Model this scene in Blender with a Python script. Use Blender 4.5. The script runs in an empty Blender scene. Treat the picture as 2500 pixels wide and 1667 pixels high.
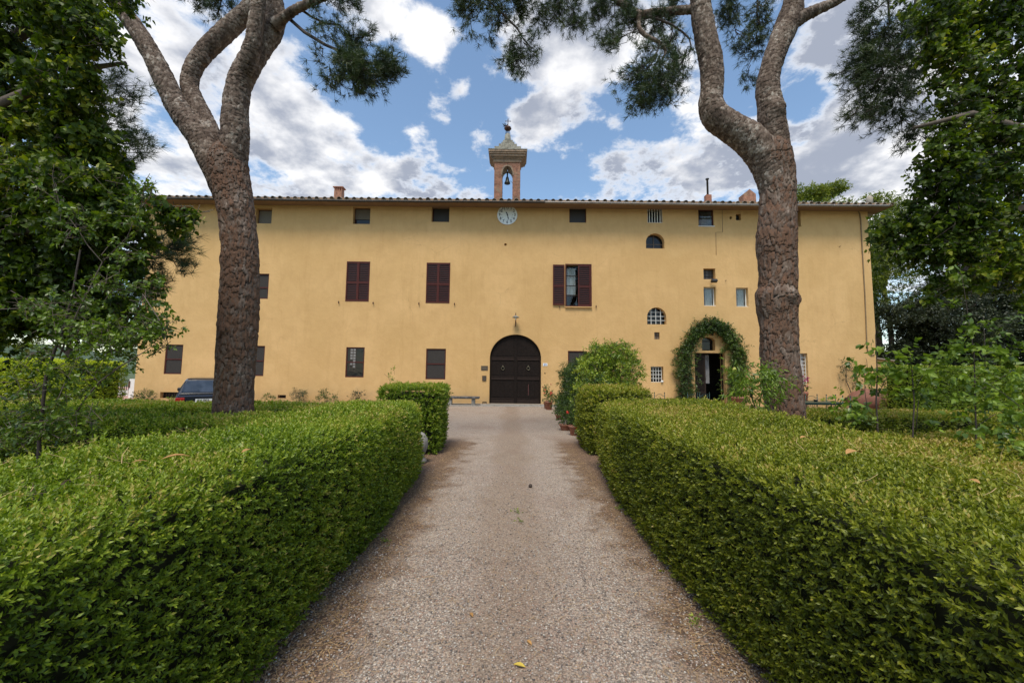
import bpy, bmesh, math, random
import numpy as np
from mathutils import Vector, Matrix

scene = bpy.context.scene
COL = scene.collection
rnd = random.Random(7)
R = math.radians

# ------------------------------------------------------------------ camera
F_PX = 972.0                       # focal length measured in pixels of a 2500 px wide frame
CAM = Vector((0.0, 0.0, 1.6))
PITCH, ROLL = math.atan(81.5 / F_PX), R(0.6)
fw = Vector((0, math.cos(PITCH), math.sin(PITCH)))
up0 = Vector((0, -math.sin(PITCH), math.cos(PITCH)))
rt0 = Vector((1, 0, 0))
UP = up0 * math.cos(ROLL) - rt0 * math.sin(ROLL)
RT = rt0 * math.cos(ROLL) + up0 * math.sin(ROLL)
cam_data = bpy.data.cameras.new("camera")
cam_data.sensor_fit = 'HORIZONTAL'
cam_data.sensor_width = 36.0
cam_data.lens = 36.0 * F_PX / 2500.0
cam_data.clip_start = 0.05
cam_data.clip_end = 3000
cam = bpy.data.objects.new("camera", cam_data)
COL.objects.link(cam)
m = Matrix.Identity(4)
for i in range(3):
    m[i][0], m[i][1], m[i][2], m[i][3] = RT[i], UP[i], -fw[i], CAM[i]
cam.matrix_world = m
scene.camera = cam

# ------------------------------------------------------------------ light
SUN_EL, SUN_AZ = R(62), R(192)          # azimuth clockwise from +Y: the soft light comes from behind the camera
EXPOSURE = 1.02
SKY_STRENGTH = 0.098
CLOUD_STRENGTH = 0.48
scene.view_settings.view_transform = 'Standard'
scene.view_settings.look = 'None'
scene.view_settings.gamma = 1.0
scene.view_settings.exposure = EXPOSURE
scene.view_settings.use_curve_mapping = False
scene.cycles.max_bounces = 6
scene.cycles.diffuse_bounces = 3
scene.cycles.glossy_bounces = 2
scene.cycles.transmission_bounces = 3
scene.cycles.transparent_max_bounces = 8
scene.cycles.use_denoising = True

sl = bpy.data.lights.new("sun", 'SUN')
sl.energy = 1.75
sl.angle = R(20)
sl.color = (1.0, 0.92, 0.80)
sun = bpy.data.objects.new("sun", sl)
COL.objects.link(sun)
sd = Vector((math.sin(SUN_AZ) * math.cos(SUN_EL), math.cos(SUN_AZ) * math.cos(SUN_EL), math.sin(SUN_EL)))
sun.rotation_euler = sd.to_track_quat('Z', 'Y').to_euler()
sun.location = sd * 60


def ray(px, py):
    return fw * F_PX + RT * (px - 1250.0) + UP * (833.5 - py)


def at(px, py, Y):
    """the point at depth Y that the photograph shows at this pixel of the 2500 px frame"""
    d = ray(px, py)
    return CAM + d * (Y / d.y)


def on_z(px, py, z=0.0):
    d = ray(px, py)
    return CAM + d * ((z - CAM.z) / d.z)


# world: blue sky with clouds laid out by direction
world = bpy.data.worlds.new("World")
scene.world = world
world.use_nodes = True
wt = world.node_tree
wt.nodes.clear()


class NT:
    def __init__(s, tree):
        s.t = tree

    def n(s, typ, **kw):
        nd = s.t.nodes.new(typ)
        for k, v in kw.items():
            if k.startswith('i_'):
                nd.inputs[int(k[2:]) if k[2:].isdigit() else k[2:].replace('_', ' ')].default_value = v
            else:
                setattr(nd, k, v)
        return nd

    def l(s, a, b):
        s.t.links.new(a, b)

    def math(s, op, a, b=None, c=None, clamp=False):
        nd = s.t.nodes.new('ShaderNodeMath')
        nd.operation = op
        nd.use_clamp = clamp
        for i, v in enumerate((a, b, c)):
            if v is None:
                continue
            if isinstance(v, (int, float)):
                nd.inputs[i].default_value = v
            else:
                s.l(v, nd.inputs[i])
        return nd.outputs[0]

    def vmath(s, op, a, b=None):
        nd = s.t.nodes.new('ShaderNodeVectorMath')
        nd.operation = op
        for i, v in enumerate((a, b)):
            if v is None:
                continue
            if isinstance(v, (tuple, list, Vector)):
                nd.inputs[i].default_value = tuple(v)
            else:
                s.l(v, nd.inputs[i])
        return nd

    def mapr(s, v, a, b, c=0.0, d=1.0, smooth=False):
        nd = s.t.nodes.new('ShaderNodeMapRange')
        if smooth:
            nd.interpolation_type = 'SMOOTHSTEP'
        s.l(v, nd.inputs[0])
        for i, x in enumerate((a, b, c, d)):
            nd.inputs[i + 1].default_value = x
        return nd.outputs[0]

    def noise(s, vec, scale, detail=4, rough=0.55, dist=0.0, lac=2.0):
        nd = s.t.nodes.new('ShaderNodeTexNoise')
        if vec is not None:
            s.l(vec, nd.inputs['Vector'])
        nd.inputs['Scale'].default_value = scale
        nd.inputs['Detail'].default_value = detail
        nd.inputs['Roughness'].default_value = rough
        nd.inputs['Distortion'].default_value = dist
        nd.inputs['Lacunarity'].default_value = lac
        return nd

    def ramp(s, fac, stops, interp='LINEAR'):
        nd = s.t.nodes.new('ShaderNodeValToRGB')
        cr = nd.color_ramp
        cr.interpolation = interp
        while len(cr.elements) < len(stops):
            cr.elements.new(0.5)
        for e, (p, c) in zip(cr.elements, stops):
            e.position = p
            e.color = (*c, 1.0) if len(c) == 3 else c
        s.l(fac, nd.inputs[0])
        return nd.outputs[0]

    def mix(s, fac, a, b, mode='MIX'):
        nd = s.t.nodes.new('ShaderNodeMix')
        nd.data_type = 'RGBA'
        nd.blend_type = mode
        nd.clamp_factor = True
        for i, v in ((0, fac), (6, a), (7, b)):
            if isinstance(v, (int, float)):
                nd.inputs[i].default_value = v
            elif isinstance(v, (tuple, list)):
                nd.inputs[i].default_value = (*v, 1.0) if len(v) == 3 else v
            else:
                s.l(v, nd.inputs[i])
        return nd.outputs[2]


W = NT(wt)
tc = W.n('ShaderNodeTexCoord')
dirv = W.vmath('NORMALIZE', tc.outputs['Generated']).outputs[0]
sky = W.n('ShaderNodeTexSky', sky_type='NISHITA', sun_disc=False)
sky.sun_elevation = SUN_EL
sky.sun_rotation = SUN_AZ
sky.air_density = 1.15
sky.dust_density = 0.6
sky.ozone_density = 1.6
sep = W.n('ShaderNodeSeparateXYZ')
W.l(dirv, sep.inputs[0])
den = W.math('ADD', W.math('MAXIMUM', sep.outputs[2], 0.0), 0.22)
comb = W.n('ShaderNodeCombineXYZ')
W.l(W.math('DIVIDE', sep.outputs[0], den), comb.inputs[0])
W.l(W.math('DIVIDE', sep.outputs[1], den), comb.inputs[1])
comb.inputs[2].default_value = 3.7
cl = comb.outputs[0]
n1 = W.noise(cl, 2.2, 9, 0.64, 0.12)
n2 = W.noise(cl, 5.6, 10, 0.64, 0.05)
cov = W.math('ADD', W.math('MULTIPLY', n1.outputs[0], 0.62), W.math('MULTIPLY', n2.outputs[0], 1.05))
cov = W.math('SUBTRACT', cov, 0.265)
# big banks and gaps of the photograph's sky, as directions: (px, py, angular radius, weight)
BLOBS = [(120, 150, .34, .10), (430, 430, .16, .15), (360, 90, .20, .10), (700, 330, .14, .09), (820, 400, .13, .20), (1040, 440, .10, .20),
         (930, 40, .09, .20), (1060, 105, .05, .16), (700, 215, .07, .07), (1290, 130, .10, .11), (1440, 130, .14, .24), (1370, 270, .07, .15), (1290, 300, .05, .15),
         (1620, 420, .13, .24), (1480, 440, .09, .15), (1750, 330, .10, .12), (1990, 130, .07, .17), (2030, 420, .20, .26), (2200, 300, .22, .16), (2150, 520, .14, .2),
         (560, 40, .09, -.04), (860, 200, .10, -.20), (1000, 200, .09, -.22), (1130, 330, .08, -.24), (1180, 40, .06, -.10), (1350, 200, .035, -.1),
         (1440, 350, .05, -.16), (1560, 310, .06, -.12), (1850, 220, .07, -.18), (1960, 240, .05, -.2), (1620, 330, .05, -.1), (400, 320, .035, -.16), (520, 200, .06, -.06),
         (1055, 105, .062, .20), (1072, 253, .040, .29), (1166, 325, .042, .27), (1128, 222, .024, .26), (1092, 295, .02, .22), (1300, 300, .055, .24), (650, 205, .055, .12), (1005, 300, .04, .12), (1500, 300, .03, .16), (1850, 330, .04, .12), (1905, 215, .03, .2)]
for bx_, by_, br_, bw_ in BLOBS:
    dv = ray(bx_, by_).normalized()
    dist = W.vmath('DISTANCE', dirv, dv).outputs['Value']
    cov = W.math('ADD', cov, W.mapr(dist, 0.0, br_ * 1.5, bw_, 0.0, True))
mask = W.mapr(cov, 0.59, 0.79, 0.0, 1.0, True)
thick = W.mapr(cov, 0.67, 0.80, 0.0, 1.0, True)
# shade of the cloud bellies: sampled a little towards the light
off = W.vmath('ADD', cl, (0.06, 0.10, 0.0)).outputs[0]
n3 = W.noise(off, 4.2, 6, 0.55, 0.05)
belly = W.mapr(n3.outputs[0], 0.36, 0.58, 0.0, 1.0, True)
shade = W.math('MULTIPLY', belly, thick)
ccol = W.mix(shade, (1.16, 1.15, 1.15), (0.42, 0.46, 0.56))
bg_sky = W.n('ShaderNodeBackground')
bg_sky.inputs[1].default_value = SKY_STRENGTH
skyc = W.mix(1.0, sky.outputs[0], (1.0, 1.03, 1.0), 'MULTIPLY')
W.l(skyc, bg_sky.inputs[0])
bg_cl = W.n('ShaderNodeBackground')
bg_cl.inputs[1].default_value = CLOUD_STRENGTH
W.l(ccol, bg_cl.inputs[0])
mx = W.n('ShaderNodeMixShader')
above = W.mapr(sep.outputs[2], -0.02, 0.03, 0.0, 1.0)
W.l(W.math('MULTIPLY', W.math('MULTIPLY', mask, 0.96), above), mx.inputs[0])
W.l(bg_sky.outputs[0], mx.inputs[1])
W.l(bg_cl.outputs[0], mx.inputs[2])
wo = W.n('ShaderNodeOutputWorld')
W.l(mx.outputs[0], wo.inputs[0])
world.cycles.sampling_method = 'MANUAL'
world.cycles.sample_map_resolution = 512

# ------------------------------------------------------------------ helpers


def link(o, parent=None, label=None, cat=None, group=None, kind=None):
    COL.objects.link(o)
    if parent is not None:
        o.parent = parent
    if label:
        o['label'] = label
    if cat:
        o['category'] = cat
    if group:
        o['group'] = group
    if kind:
        o['kind'] = kind
    return o


def thing(name, loc, label, cat, group=None, rz=0.0):
    o = bpy.data.objects.new(name, None)
    o.empty_display_size = 0.2
    o.location = loc
    o.rotation_euler = (0, 0, rz)
    return link(o, None, label, cat, group)


def obj(name, data, mat=None, parent=None, local=False, **kw):
    """data: bmesh or mesh in world coordinates; under a parent it is moved into the parent's space unless local"""
    if isinstance(data, bmesh.types.BMesh):
        me = bpy.data.meshes.new(name)
        bmesh.ops.recalc_face_normals(data, faces=data.faces[:])
        data.to_mesh(me)
        data.free()
    else:
        me = data
    if mat is not None and not me.materials:
        me.materials.append(mat)
    o = bpy.data.objects.new(name, me)
    link(o, parent, **kw)
    if parent is not None and not local:
        pm = world_of(parent)
        o.matrix_basis = pm.inverted()
    return o


def world_of(o):
    mtx = o.matrix_basis.copy()
    while o.parent is not None:
        o = o.parent
        mtx = o.matrix_basis @ mtx
    return mtx


def copy_tree(o, parent=None):
    c = o.copy()
    COL.objects.link(c)
    c.parent = parent
    for ch in list(o.children):
        copy_tree(ch, c)
    return c


def bx(bm, x0, y0, z0, x1, y1, z1, rot=None, bevel=0.0):
    xs, ys, zs = sorted((x0, x1)), sorted((y0, y1)), sorted((z0, z1))
    r = bmesh.ops.create_cube(bm, size=1.0)
    vs = r['verts']
    c = Vector(((xs[0] + xs[1]) / 2, (ys[0] + ys[1]) / 2, (zs[0] + zs[1]) / 2))
    for v in vs:
        v.co = Vector((v.co.x * (xs[1] - xs[0]), v.co.y * (ys[1] - ys[0]), v.co.z * (zs[1] - zs[0])))
        if rot is not None:
            v.co = rot @ v.co
        v.co += c
    if bevel:
        es = list({e for v in vs for e in v.link_edges})
        bmesh.ops.bevel(bm, geom=es, offset=bevel, segments=1, affect='EDGES')
    return vs


def box(*a, **k):
    bm = bmesh.new()
    bx(bm, *a, **k)
    return bm


def tube_into(bm, pts, rad, seg=8, cap=True):
    pts = [Vector(p) for p in pts]
    if isinstance(rad, (int, float)):
        rad = [rad] * len(pts)
    rings = []
    ref = None
    for i, p in enumerate(pts):
        t = (pts[min(i + 1, len(pts) - 1)] - pts[max(i - 1, 0)]).normalized()
        if ref is None:
            ref = Vector((0, 0, 1)) if abs(t.z) < 0.9 else Vector((1, 0, 0))
        u = (ref - t * ref.dot(t)).normalized()
        v = t.cross(u)
        ref = u
        rings.append([bm.verts.new(p + (u * math.cos(a) + v * math.sin(a)) * rad[i]) for a in [2 * math.pi * k / seg for k in range(seg)]])
    for a, b in zip(rings, rings[1:]):
        for k in range(seg):
            f = bm.faces.new((a[k], a[(k + 1) % seg], b[(k + 1) % seg], b[k]))
            f.smooth = True
    if cap:
        bm.faces.new(rings[0][::-1])
        bm.faces.new(rings[-1])
    return bm


def tube(pts, rad, seg=8, cap=True):
    return tube_into(bmesh.new(), pts, rad, seg, cap)


def lathe_into(bm, prof, c, seg=20, smooth=True):
    """prof: (r, z) from bottom to top"""
    c = Vector(c)
    rings = []
    for r, z in prof:
        rings.append([bm.verts.new(c + Vector((r * math.cos(2 * math.pi * k / seg), r * math.sin(2 * math.pi * k / seg), z))) for k in range(seg)])
    for a, b in zip(rings, rings[1:]):
        for k in range(seg):
            f = bm.faces.new((a[k], a[(k + 1) % seg], b[(k + 1) % seg], b[k]))
            f.smooth = smooth
    bm.faces.new(rings[0][::-1])
    bm.faces.new(rings[-1])
    return bm


def lathe(prof, c, seg=20):
    return lathe_into(bmesh.new(), prof, c, seg)


def prism_xz(bm, pts, y0, y1):
    """extrude an outline of (x, z) from y0 to y1"""
    a = [bm.verts.new((x, y0, z)) for x, z in pts]
    b = [bm.verts.new((x, y1, z)) for x, z in pts]
    n = len(pts)
    bm.faces.new(a)
    bm.faces.new(b[::-1])
    for i in range(n):
        bm.faces.new((a[i], b[i], b[(i + 1) % n], a[(i + 1) % n]))
    return bm


def arch_pts(x0, x1, z0, zs, zt, n=20):
    """outline of an opening: straight sides up to zs, arch up to zt"""
    cx, rx, rz = (x0 + x1) / 2, (x1 - x0) / 2, zt - zs
    p = [(x0, z0), (x1, z0)]
    for i in range(n + 1):
        a = math.pi * i / n
        p.append((cx + rx * math.cos(a), zs + rz * math.sin(a)))
    return p


def mesh_tris(name, V, T, attrs=None, mat=None, smooth=False):
    me = bpy.data.meshes.new(name)
    V = np.ascontiguousarray(V, dtype=np.float32)
    T = np.ascontiguousarray(T, dtype=np.int32)
    k = T.shape[1]
    me.vertices.add(len(V))
    me.vertices.foreach_set('co', V.ravel())
    me.loops.add(T.size)
    me.loops.foreach_set('vertex_index', T.ravel())
    me.polygons.add(len(T))
    me.polygons.foreach_set('loop_start', np.arange(0, T.size, k, dtype=np.int32))
    me.polygons.foreach_set('loop_total', np.full(len(T), k, dtype=np.int32))
    if smooth:
        me.polygons.foreach_set('use_smooth', np.ones(len(T), dtype=bool))
    for an, av in (attrs or {}).items():
        at_ = me.attributes.new(an, 'FLOAT', 'POINT')
        at_.data.foreach_set('value', np.ascontiguousarray(av, dtype=np.float32))
    me.update()
    if mat is not None:
        me.materials.append(mat)
    return me


def unit(a):
    return a / np.maximum(np.linalg.norm(a, axis=-1, keepdims=True), 1e-9)


def leaf_arrays(P, D, N, L, Wd, tint, fold=0.18, shape='kite', curl=0.0):
    """P base, D direction, N approximate normal; all (n,3). L, Wd (n,)."""
    n = len(P)
    D = unit(D)
    S = unit(np.cross(D, N))
    N = unit(np.cross(S, D))
    L = L[:, None]
    Wd = Wd[:, None]
    if shape == 'kite':
        v = np.stack([P, P + D * L * .45 + S * Wd * .5 + N * Wd * fold, P + D * L - N * L * curl, P + D * L * .45 - S * Wd * .5 + N * Wd * fold], 1)
        t = np.array([[0, 1, 2], [0, 2, 3]])
        k = 4
    else:   # heart-shaped or broad leaf of four triangles
        v = np.stack([P, P + D * L * .22 + S * Wd * .48 + N * Wd * fold, P + D * L * .62 + S * Wd * .36 + N * Wd * fold - N * L * curl * .5, P + D * L - N * L * curl,
                      P + D * L * .62 - S * Wd * .36 + N * Wd * fold - N * L * curl * .5, P + D * L * .22 - S * Wd * .48 + N * Wd * fold], 1)
        t = np.array([[0, 1, 2], [0, 2, 3], [0, 3, 4], [0, 4, 5]])
        k = 6
    V = v.reshape(-1, 3)
    T = (t[None] + (np.arange(n) * k)[:, None, None]).reshape(-1, 3)
    return V, T, np.repeat(tint, k)


def sprigs(P, A, rng, L, ratio, per=8, step=.16, spread=.9, shape='kite', droop=0.0, fold=.18, tint0=None, curl=0.0):
    """leafy shoots: P bases, A axes, L leaf length per shoot"""
    n = len(P)
    A = unit(A)
    ref = np.where(np.abs(A[:, 2:3]) < .9, np.array([[0, 0, 1.]]), np.array([[1., 0, 0]]))
    U = unit(np.cross(A, ref))
    Vv = np.cross(A, U)
    out = []
    st = rng.uniform(0, 6.28, n)
    if tint0 is None:
        tint0 = rng.uniform(.0, .8, n)
    for k in range(per):
        az = (st + k * 1.9 + rng.normal(0, .3, n))[:, None]
        side = np.cos(az) * U + np.sin(az) * Vv
        f = k / max(per - 1, 1)
        sp = spread * (1.15 - .7 * f)
        D = A * (1 - .45 * sp) + side * sp + rng.normal(0, .16, (n, 3))
        D[:, 2] -= droop
        N = A * 1.0 - side * .5 + rng.normal(0, .3, (n, 3))
        Pk = P + A * (L * step * k)[:, None]
        sc = rng.uniform(.75, 1.15, n) * (1 - .25 * f)
        out.append(leaf_arrays(Pk, D, N, L * sc, L * sc * ratio, np.clip(tint0 + rng.uniform(-.18, .18, n) + .22 * f, 0, 1), fold, shape, curl))
    o = 0
    Vs, Ts, As = [], [], []
    for V, T, a in out:
        Vs.append(V)
        Ts.append(T + o)
        As.append(a)
        o += len(V)
    return np.concatenate(Vs), np.concatenate(Ts), np.concatenate(As)


def join_arrays(lst):
    o = 0
    Vs, Ts, As = [], [], []
    for V, T, a in lst:
        Vs.append(V)
        Ts.append(T + o)
        As.append(a)
        o += len(V)
    return np.concatenate(Vs), np.concatenate(Ts), np.concatenate(As)


def vnoise(P, freq, seed=0):
    """cheap smooth lumps: sums of sines, about -1..1"""
    r = np.random.RandomState(seed)
    s = np.zeros(len(P))
    for k in range(6):
        w = r.normal(0, 1, 3)
        w = w / np.linalg.norm(w) * freq * r.uniform(.6, 1.7)
        s += np.sin(P @ w + r.uniform(0, 6.28))
    return s / 3.0


# ------------------------------------------------------------------ materials
MATS = {}


def new_mat(name):
    mt = bpy.data.materials.new(name)
    mt.use_nodes = True
    t = NT(mt.node_tree)
    b = mt.node_tree.nodes['Principled BSDF']
    MATS[name] = mt
    return mt, t, b


def plain(name, c, rough=.6, metal=0.0, vary=.25, scale=6.0, bump=0.0, bscale=60.0, spec=None, dirt=None):
    mt, t, b = new_mat(name)
    g = t.n('ShaderNodeNewGeometry')
    nz = t.noise(g.outputs['Position'], scale, 5, .6)
    c1 = tuple(x * (1 - vary) for x in c)
    c2 = tuple(min(1, x * (1 + vary)) for x in c)
    col = t.ramp(nz.outputs[0], [(.3, c1), (.7, c2)])
    if dirt:
        nz2 = t.noise(g.outputs['Position'], scale * .35, 6, .65)
        col = t.mix(t.mapr(nz2.outputs[0], .5, .72, 0, .8, True), col, dirt)
    t.l(col, b.inputs['Base Color'])
    b.inputs['Roughness'].default_value = rough
    b.inputs['Metallic'].default_value = metal
    if spec is not None:
        b.inputs['Specular IOR Level'].default_value = spec
    if bump:
        nb = t.noise(g.outputs['Position'], bscale, 4, .6)
        bn = t.n('ShaderNodeBump')
        bn.inputs['Strength'].default_value = bump
        bn.inputs['Distance'].default_value = .01
        t.l(nb.outputs[0], bn.inputs['Height'])
        t.l(bn.outputs[0], b.inputs['Normal'])
    return mt


def leaf_mat(name, stops, rough=.42, trans=.3, spec=.5, patch=None):
    mt, t, b = new_mat(name)
    a = t.n('ShaderNodeAttribute', attribute_name='tint')
    g = t.n('ShaderNodeNewGeometry')
    nz = t.noise(g.outputs['Position'], 1.3, 3, .6)
    fac = t.math('ADD', a.outputs['Fac'], t.mapr(nz.outputs[0], .3, .7, -.16, .16), clamp=True)
    col = t.ramp(fac, stops)
    t.l(col, b.inputs['Base Color'])
    b.inputs['Roughness'].default_value = rough
    b.inputs['Specular IOR Level'].default_value = spec
    tr = t.n('ShaderNodeBsdfTranslucent')
    t.l(t.mix(1.0, col, (1.25, 1.35, .5), 'MULTIPLY'), tr.inputs[0])
    ms = t.n('ShaderNodeMixShader')
    ms.inputs[0].default_value = trans
    t.l(b.outputs[0], ms.inputs[1])
    t.l(tr.outputs[0], ms.inputs[2])
    o = [x for x in mt.node_tree.nodes if x.type == 'OUTPUT_MATERIAL'][0]
    t.l(ms.outputs[0], o.inputs[0])
    return mt


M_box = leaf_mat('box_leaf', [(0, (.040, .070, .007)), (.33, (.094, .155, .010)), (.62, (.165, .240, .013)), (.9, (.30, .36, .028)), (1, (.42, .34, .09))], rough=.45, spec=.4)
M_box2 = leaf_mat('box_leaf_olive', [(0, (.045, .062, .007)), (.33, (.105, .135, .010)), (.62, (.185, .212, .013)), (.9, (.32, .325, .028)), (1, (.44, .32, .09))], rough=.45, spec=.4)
M_boxbright = leaf_mat('young_box_leaf', [(0, (.06, .09, .008)), (.35, (.20, .28, .014)), (1, (.58, .62, .03))])
M_lime = leaf_mat('lime_leaf', [(0, (.020, .038, .005)), (.45, (.062, .105, .008)), (.8, (.16, .21, .012)), (1, (.40, .38, .04))], rough=.5, trans=.42, spec=.35)
M_pear = leaf_mat('pear_leaf', [(0, (.028, .052, .008)), (.5, (.075, .13, .014)), (1, (.22, .31, .03))], rough=.38, trans=.35)
M_oak = leaf_mat('holm_oak_leaf', [(0, (.012, .018, .008)), (.5, (.030, .042, .016)), (1, (.075, .09, .03))], rough=.5, trans=.12)
M_wood_leaf = leaf_mat('woodland_leaf', [(0, (.03, .055, .008)), (.5, (.10, .14, .015)), (1, (.26, .28, .03))], trans=.4)
M_ivy = leaf_mat('jasmine_leaf', [(0, (.014, .034, .008)), (.5, (.045, .090, .015)), (1, (.15, .22, .035))], rough=.35)
M_shrub = leaf_mat('laurel_leaf', [(0, (.045, .085, .010)), (.5, (.17, .26, .02)), (1, (.46, .50, .06))], rough=.33)
M_pine = leaf_mat('pine_needle', [(0, (.020, .036, .014)), (.5, (.045, .075, .022)), (1, (.11, .14, .035))], rough=.5, trans=.15)
M_red = plain('geranium_petal', (.62, .04, .02), .6, vary=.2)
M_magenta = plain('magenta_petal', (.45, .03, .16), .6, vary=.3)
M_core = plain('hedge_core_shade', (.022, .024, .012), .95, vary=.5, scale=30, spec=.1)  # near-black: stands in for the shade deep inside the foliage
M_twig = plain('twig_bark', (.10, .075, .055), .85, vary=.3, scale=20)
M_darktwig = plain('dark_branch_bark', (.055, .04, .032), .9, vary=.3, scale=20)
M_drytan = plain('dry_needle', (.42, .28, .13), .8, vary=.35, scale=3)
M_dryleaf = plain('dry_leaf', (.38, .20, .06), .75, vary=.35, scale=3)


def stucco(name, base, rough=.88):
    mt, t, b = new_mat(name)
    g = t.n('ShaderNodeNewGeometry')
    p = g.outputs['Position']
    a = t.noise(p, .35, 5, .6)
    c2 = t.noise(p, 1.6, 6, .65, .4)
    fine = t.noise(p, 22, 5, .7)
    c = t.mix(t.mapr(a.outputs[0], .35, .65), tuple(x * f for x, f in zip(base, (.93, .91, .88))), tuple(x * f for x, f in zip(base, (1.06, 1.05, 1.08))))
    c = t.mix(t.mapr(c2.outputs[0], .42, .70, 0, .5), c, tuple(x * f for x, f in zip(base, (.84, .80, .76))))
    c = t.mix(t.mapr(c2.outputs[0], .22, .42, .3, 0), c, tuple(x * f for x, f in zip(base, (1.1, 1.15, 1.3))))
    # vertical weather streaks
    mp = t.n('ShaderNodeMapping')
    mp.inputs['Scale'].default_value = (2.2, 1, .22)
    t.l(p, mp.inputs[0])
    st = t.noise(mp.outputs[0], 1.5, 6, .7)
    c = t.mix(t.mapr(st.outputs[0], .52, .76, 0, .34), c, tuple(x * f for x, f in zip(base, (.72, .66, .58))))
    c = t.mix(t.mapr(fine.outputs[0], .3, .7, .0, .13), c, tuple(x * .6 for x in base))
    # damp and splashes near the ground
    sp = t.n('ShaderNodeSeparateXYZ')
    t.l(p, sp.inputs[0])
    low = t.math('SUBTRACT', t.mapr(sp.outputs[2], .0, 1.1, 1.0, 0.0), t.mapr(c2.outputs[0], .3, .7, 0.0, .8), clamp=True)
    c = t.mix(t.math('MULTIPLY', low, .55), c, (.25, .18, .11))
    # hairline cracks
    v = t.n('ShaderNodeTexVoronoi', feature='DISTANCE_TO_EDGE')
    wp = t.vmath('ADD', p, t.vmath('MULTIPLY', c2.outputs['Color'], (.5, .5, .5)).outputs[0]).outputs[0]
    t.l(wp, v.inputs['Vector'])
    v.inputs['Scale'].default_value = .45
    cm = t.math('MULTIPLY', t.mapr(v.outputs['Distance'], 0, .006, 1, 0), t.mapr(a.outputs[0], .55, .62, 0, .4))
    c = t.mix(cm, c, tuple(x * .45 for x in base))
    t.l(c, b.inputs['Base Color'])
    b.inputs['Roughness'].default_value = rough
    b.inputs['Specular IOR Level'].default_value = .25
    h = t.math('ADD', t.math('MULTIPLY', t.noise(p, 60, 3, .7).outputs[0], .25), t.math('ADD', t.math('MULTIPLY', t.noise(p, 7, 4, .6).outputs[0], 1.0), t.math('MULTIPLY', a.outputs[0], 3.0)))
    bn = t.n('ShaderNodeBump')
    bn.inputs['Strength'].default_value = .42
    bn.inputs['Distance'].default_value = .022
    t.l(h, bn.inputs['Height'])
    t.l(bn.outputs[0], b.inputs['Normal'])
    return mt


M_stucco = stucco('ochre_stucco', (.635, .405, .172))
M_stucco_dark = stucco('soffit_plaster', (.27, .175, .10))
M_redwood = plain('dark_red_painted_wood', (.075, .016, .012), .6, spec=.25, vary=.18, scale=12)
M_gate = plain('dark_brown_gate_wood', (.012, .0075, .0055), .7, spec=.15, vary=.45, scale=14, bump=.3, bscale=90)
M_gateframe = plain('worn_brown_wood', (.024, .014, .010), .65, spec=.2, vary=.35, scale=14)
M_iron = plain('black_iron', (.02, .02, .02), .5, .6, vary=.3)
M_rust = plain('rusty_iron', (.09, .04, .025), .75, .3, vary=.4)
M_brass = plain('old_brass', (.17, .15, .10), .45, .8, vary=.2)
M_white = plain('white_paint', (.72, .71, .66), .55, vary=.06)
M_enamel = plain('white_enamel', (.74, .76, .72), .35, vary=.03)
M_black = plain('black_paint', (.012, .012, .012), .45, vary=.1)
M_blind = plain('grey_brown_blind', (.17, .145, .115), .8, vary=.2, scale=40)
M_screen = plain('dark_insect_screen', (.042, .036, .032), .7, vary=.2, scale=25, spec=.2)
M_curtain = plain('pale_curtain', (.72, .71, .66), .9, vary=.1, scale=9)
M_stone = plain('grey_stone', (.26, .24, .21), .85, vary=.25, scale=9, bump=.5, bscale=40, dirt=(.10, .09, .07))
M_darkstone = plain('lichen_dark_stone', (.075, .07, .065), .9, vary=.5, scale=14, bump=.6, bscale=40, dirt=(.32, .30, .26))
M_terra = plain('terracotta', (.27, .105, .06), .8, vary=.25, scale=8, dirt=(.30, .22, .16))
M_brick = plain('weathered_brick', (.28, .135, .085), .9, vary=.45, scale=7, bump=.4, bscale=50, dirt=(.27, .21, .14))
M_mortar = plain('mortar', (.33, .28, .21), .95, vary=.2, scale=10)
M_corn = plain('weathered_cornice_stone', (.24, .165, .11), .9, vary=.35, scale=7, bump=.4, bscale=40, dirt=(.12, .10, .08))
M_capstone = plain('lichen_cap_stone', (.27, .25, .20), .9, vary=.4, scale=9, bump=.4, bscale=40, dirt=(.09, .08, .06))
M_green = plain('green_painted_metal', (.008, .045, .034), .4, .2, vary=.15)
M_cushion = plain('faded_red_cushion', (.50, .14, .13), .9, vary=.2)
M_room = plain('dark_room_shade', (.035, .03, .025), .95, vary=.1)  # near-black on all inner walls: darkness of unlit rooms put into the colour
M_copper = plain('bronze_bell_metal', (.045, .05, .045), .5, .7, vary=.3)
M_gutter = plain('weathered_grey_gutter', (.055, .045, .04), .55, .2, vary=.25, scale=5)
M_zinc = plain('pale_zinc_gutter', (.30, .27, .25), .45, .5, vary=.2, scale=5)
M_rafter = plain('old_rafter_wood', (.07, .05, .038), .85, vary=.3)
M_blue = plain('blue_enamel', (.03, .08, .35), .4, vary=.05)
M_cable = plain('dusty_cable', (.24, .165, .085), .8, vary=.2)


def tile_mat():
    mt, t, b = new_mat('weathered_roof_tile')
    oi = t.n('ShaderNodeObjectInfo')
    g = t.n('ShaderNodeNewGeometry')
    nz = t.noise(g.outputs['Position'], 9, 6, .7)
    f = t.math('ADD', t.math('MULTIPLY', oi.outputs['Random'], .5), t.math('MULTIPLY', nz.outputs[0], .5))
    c = t.ramp(f, [(.15, (.09, .08, .065)), (.4, (.25, .215, .17)), (.6, (.33, .25, .18)), (.85, (.42, .39, .33))])
    t.l(c, b.inputs['Base Color'])
    b.inputs['Roughness'].default_value = .9
    return mt


M_tile = tile_mat()


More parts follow.
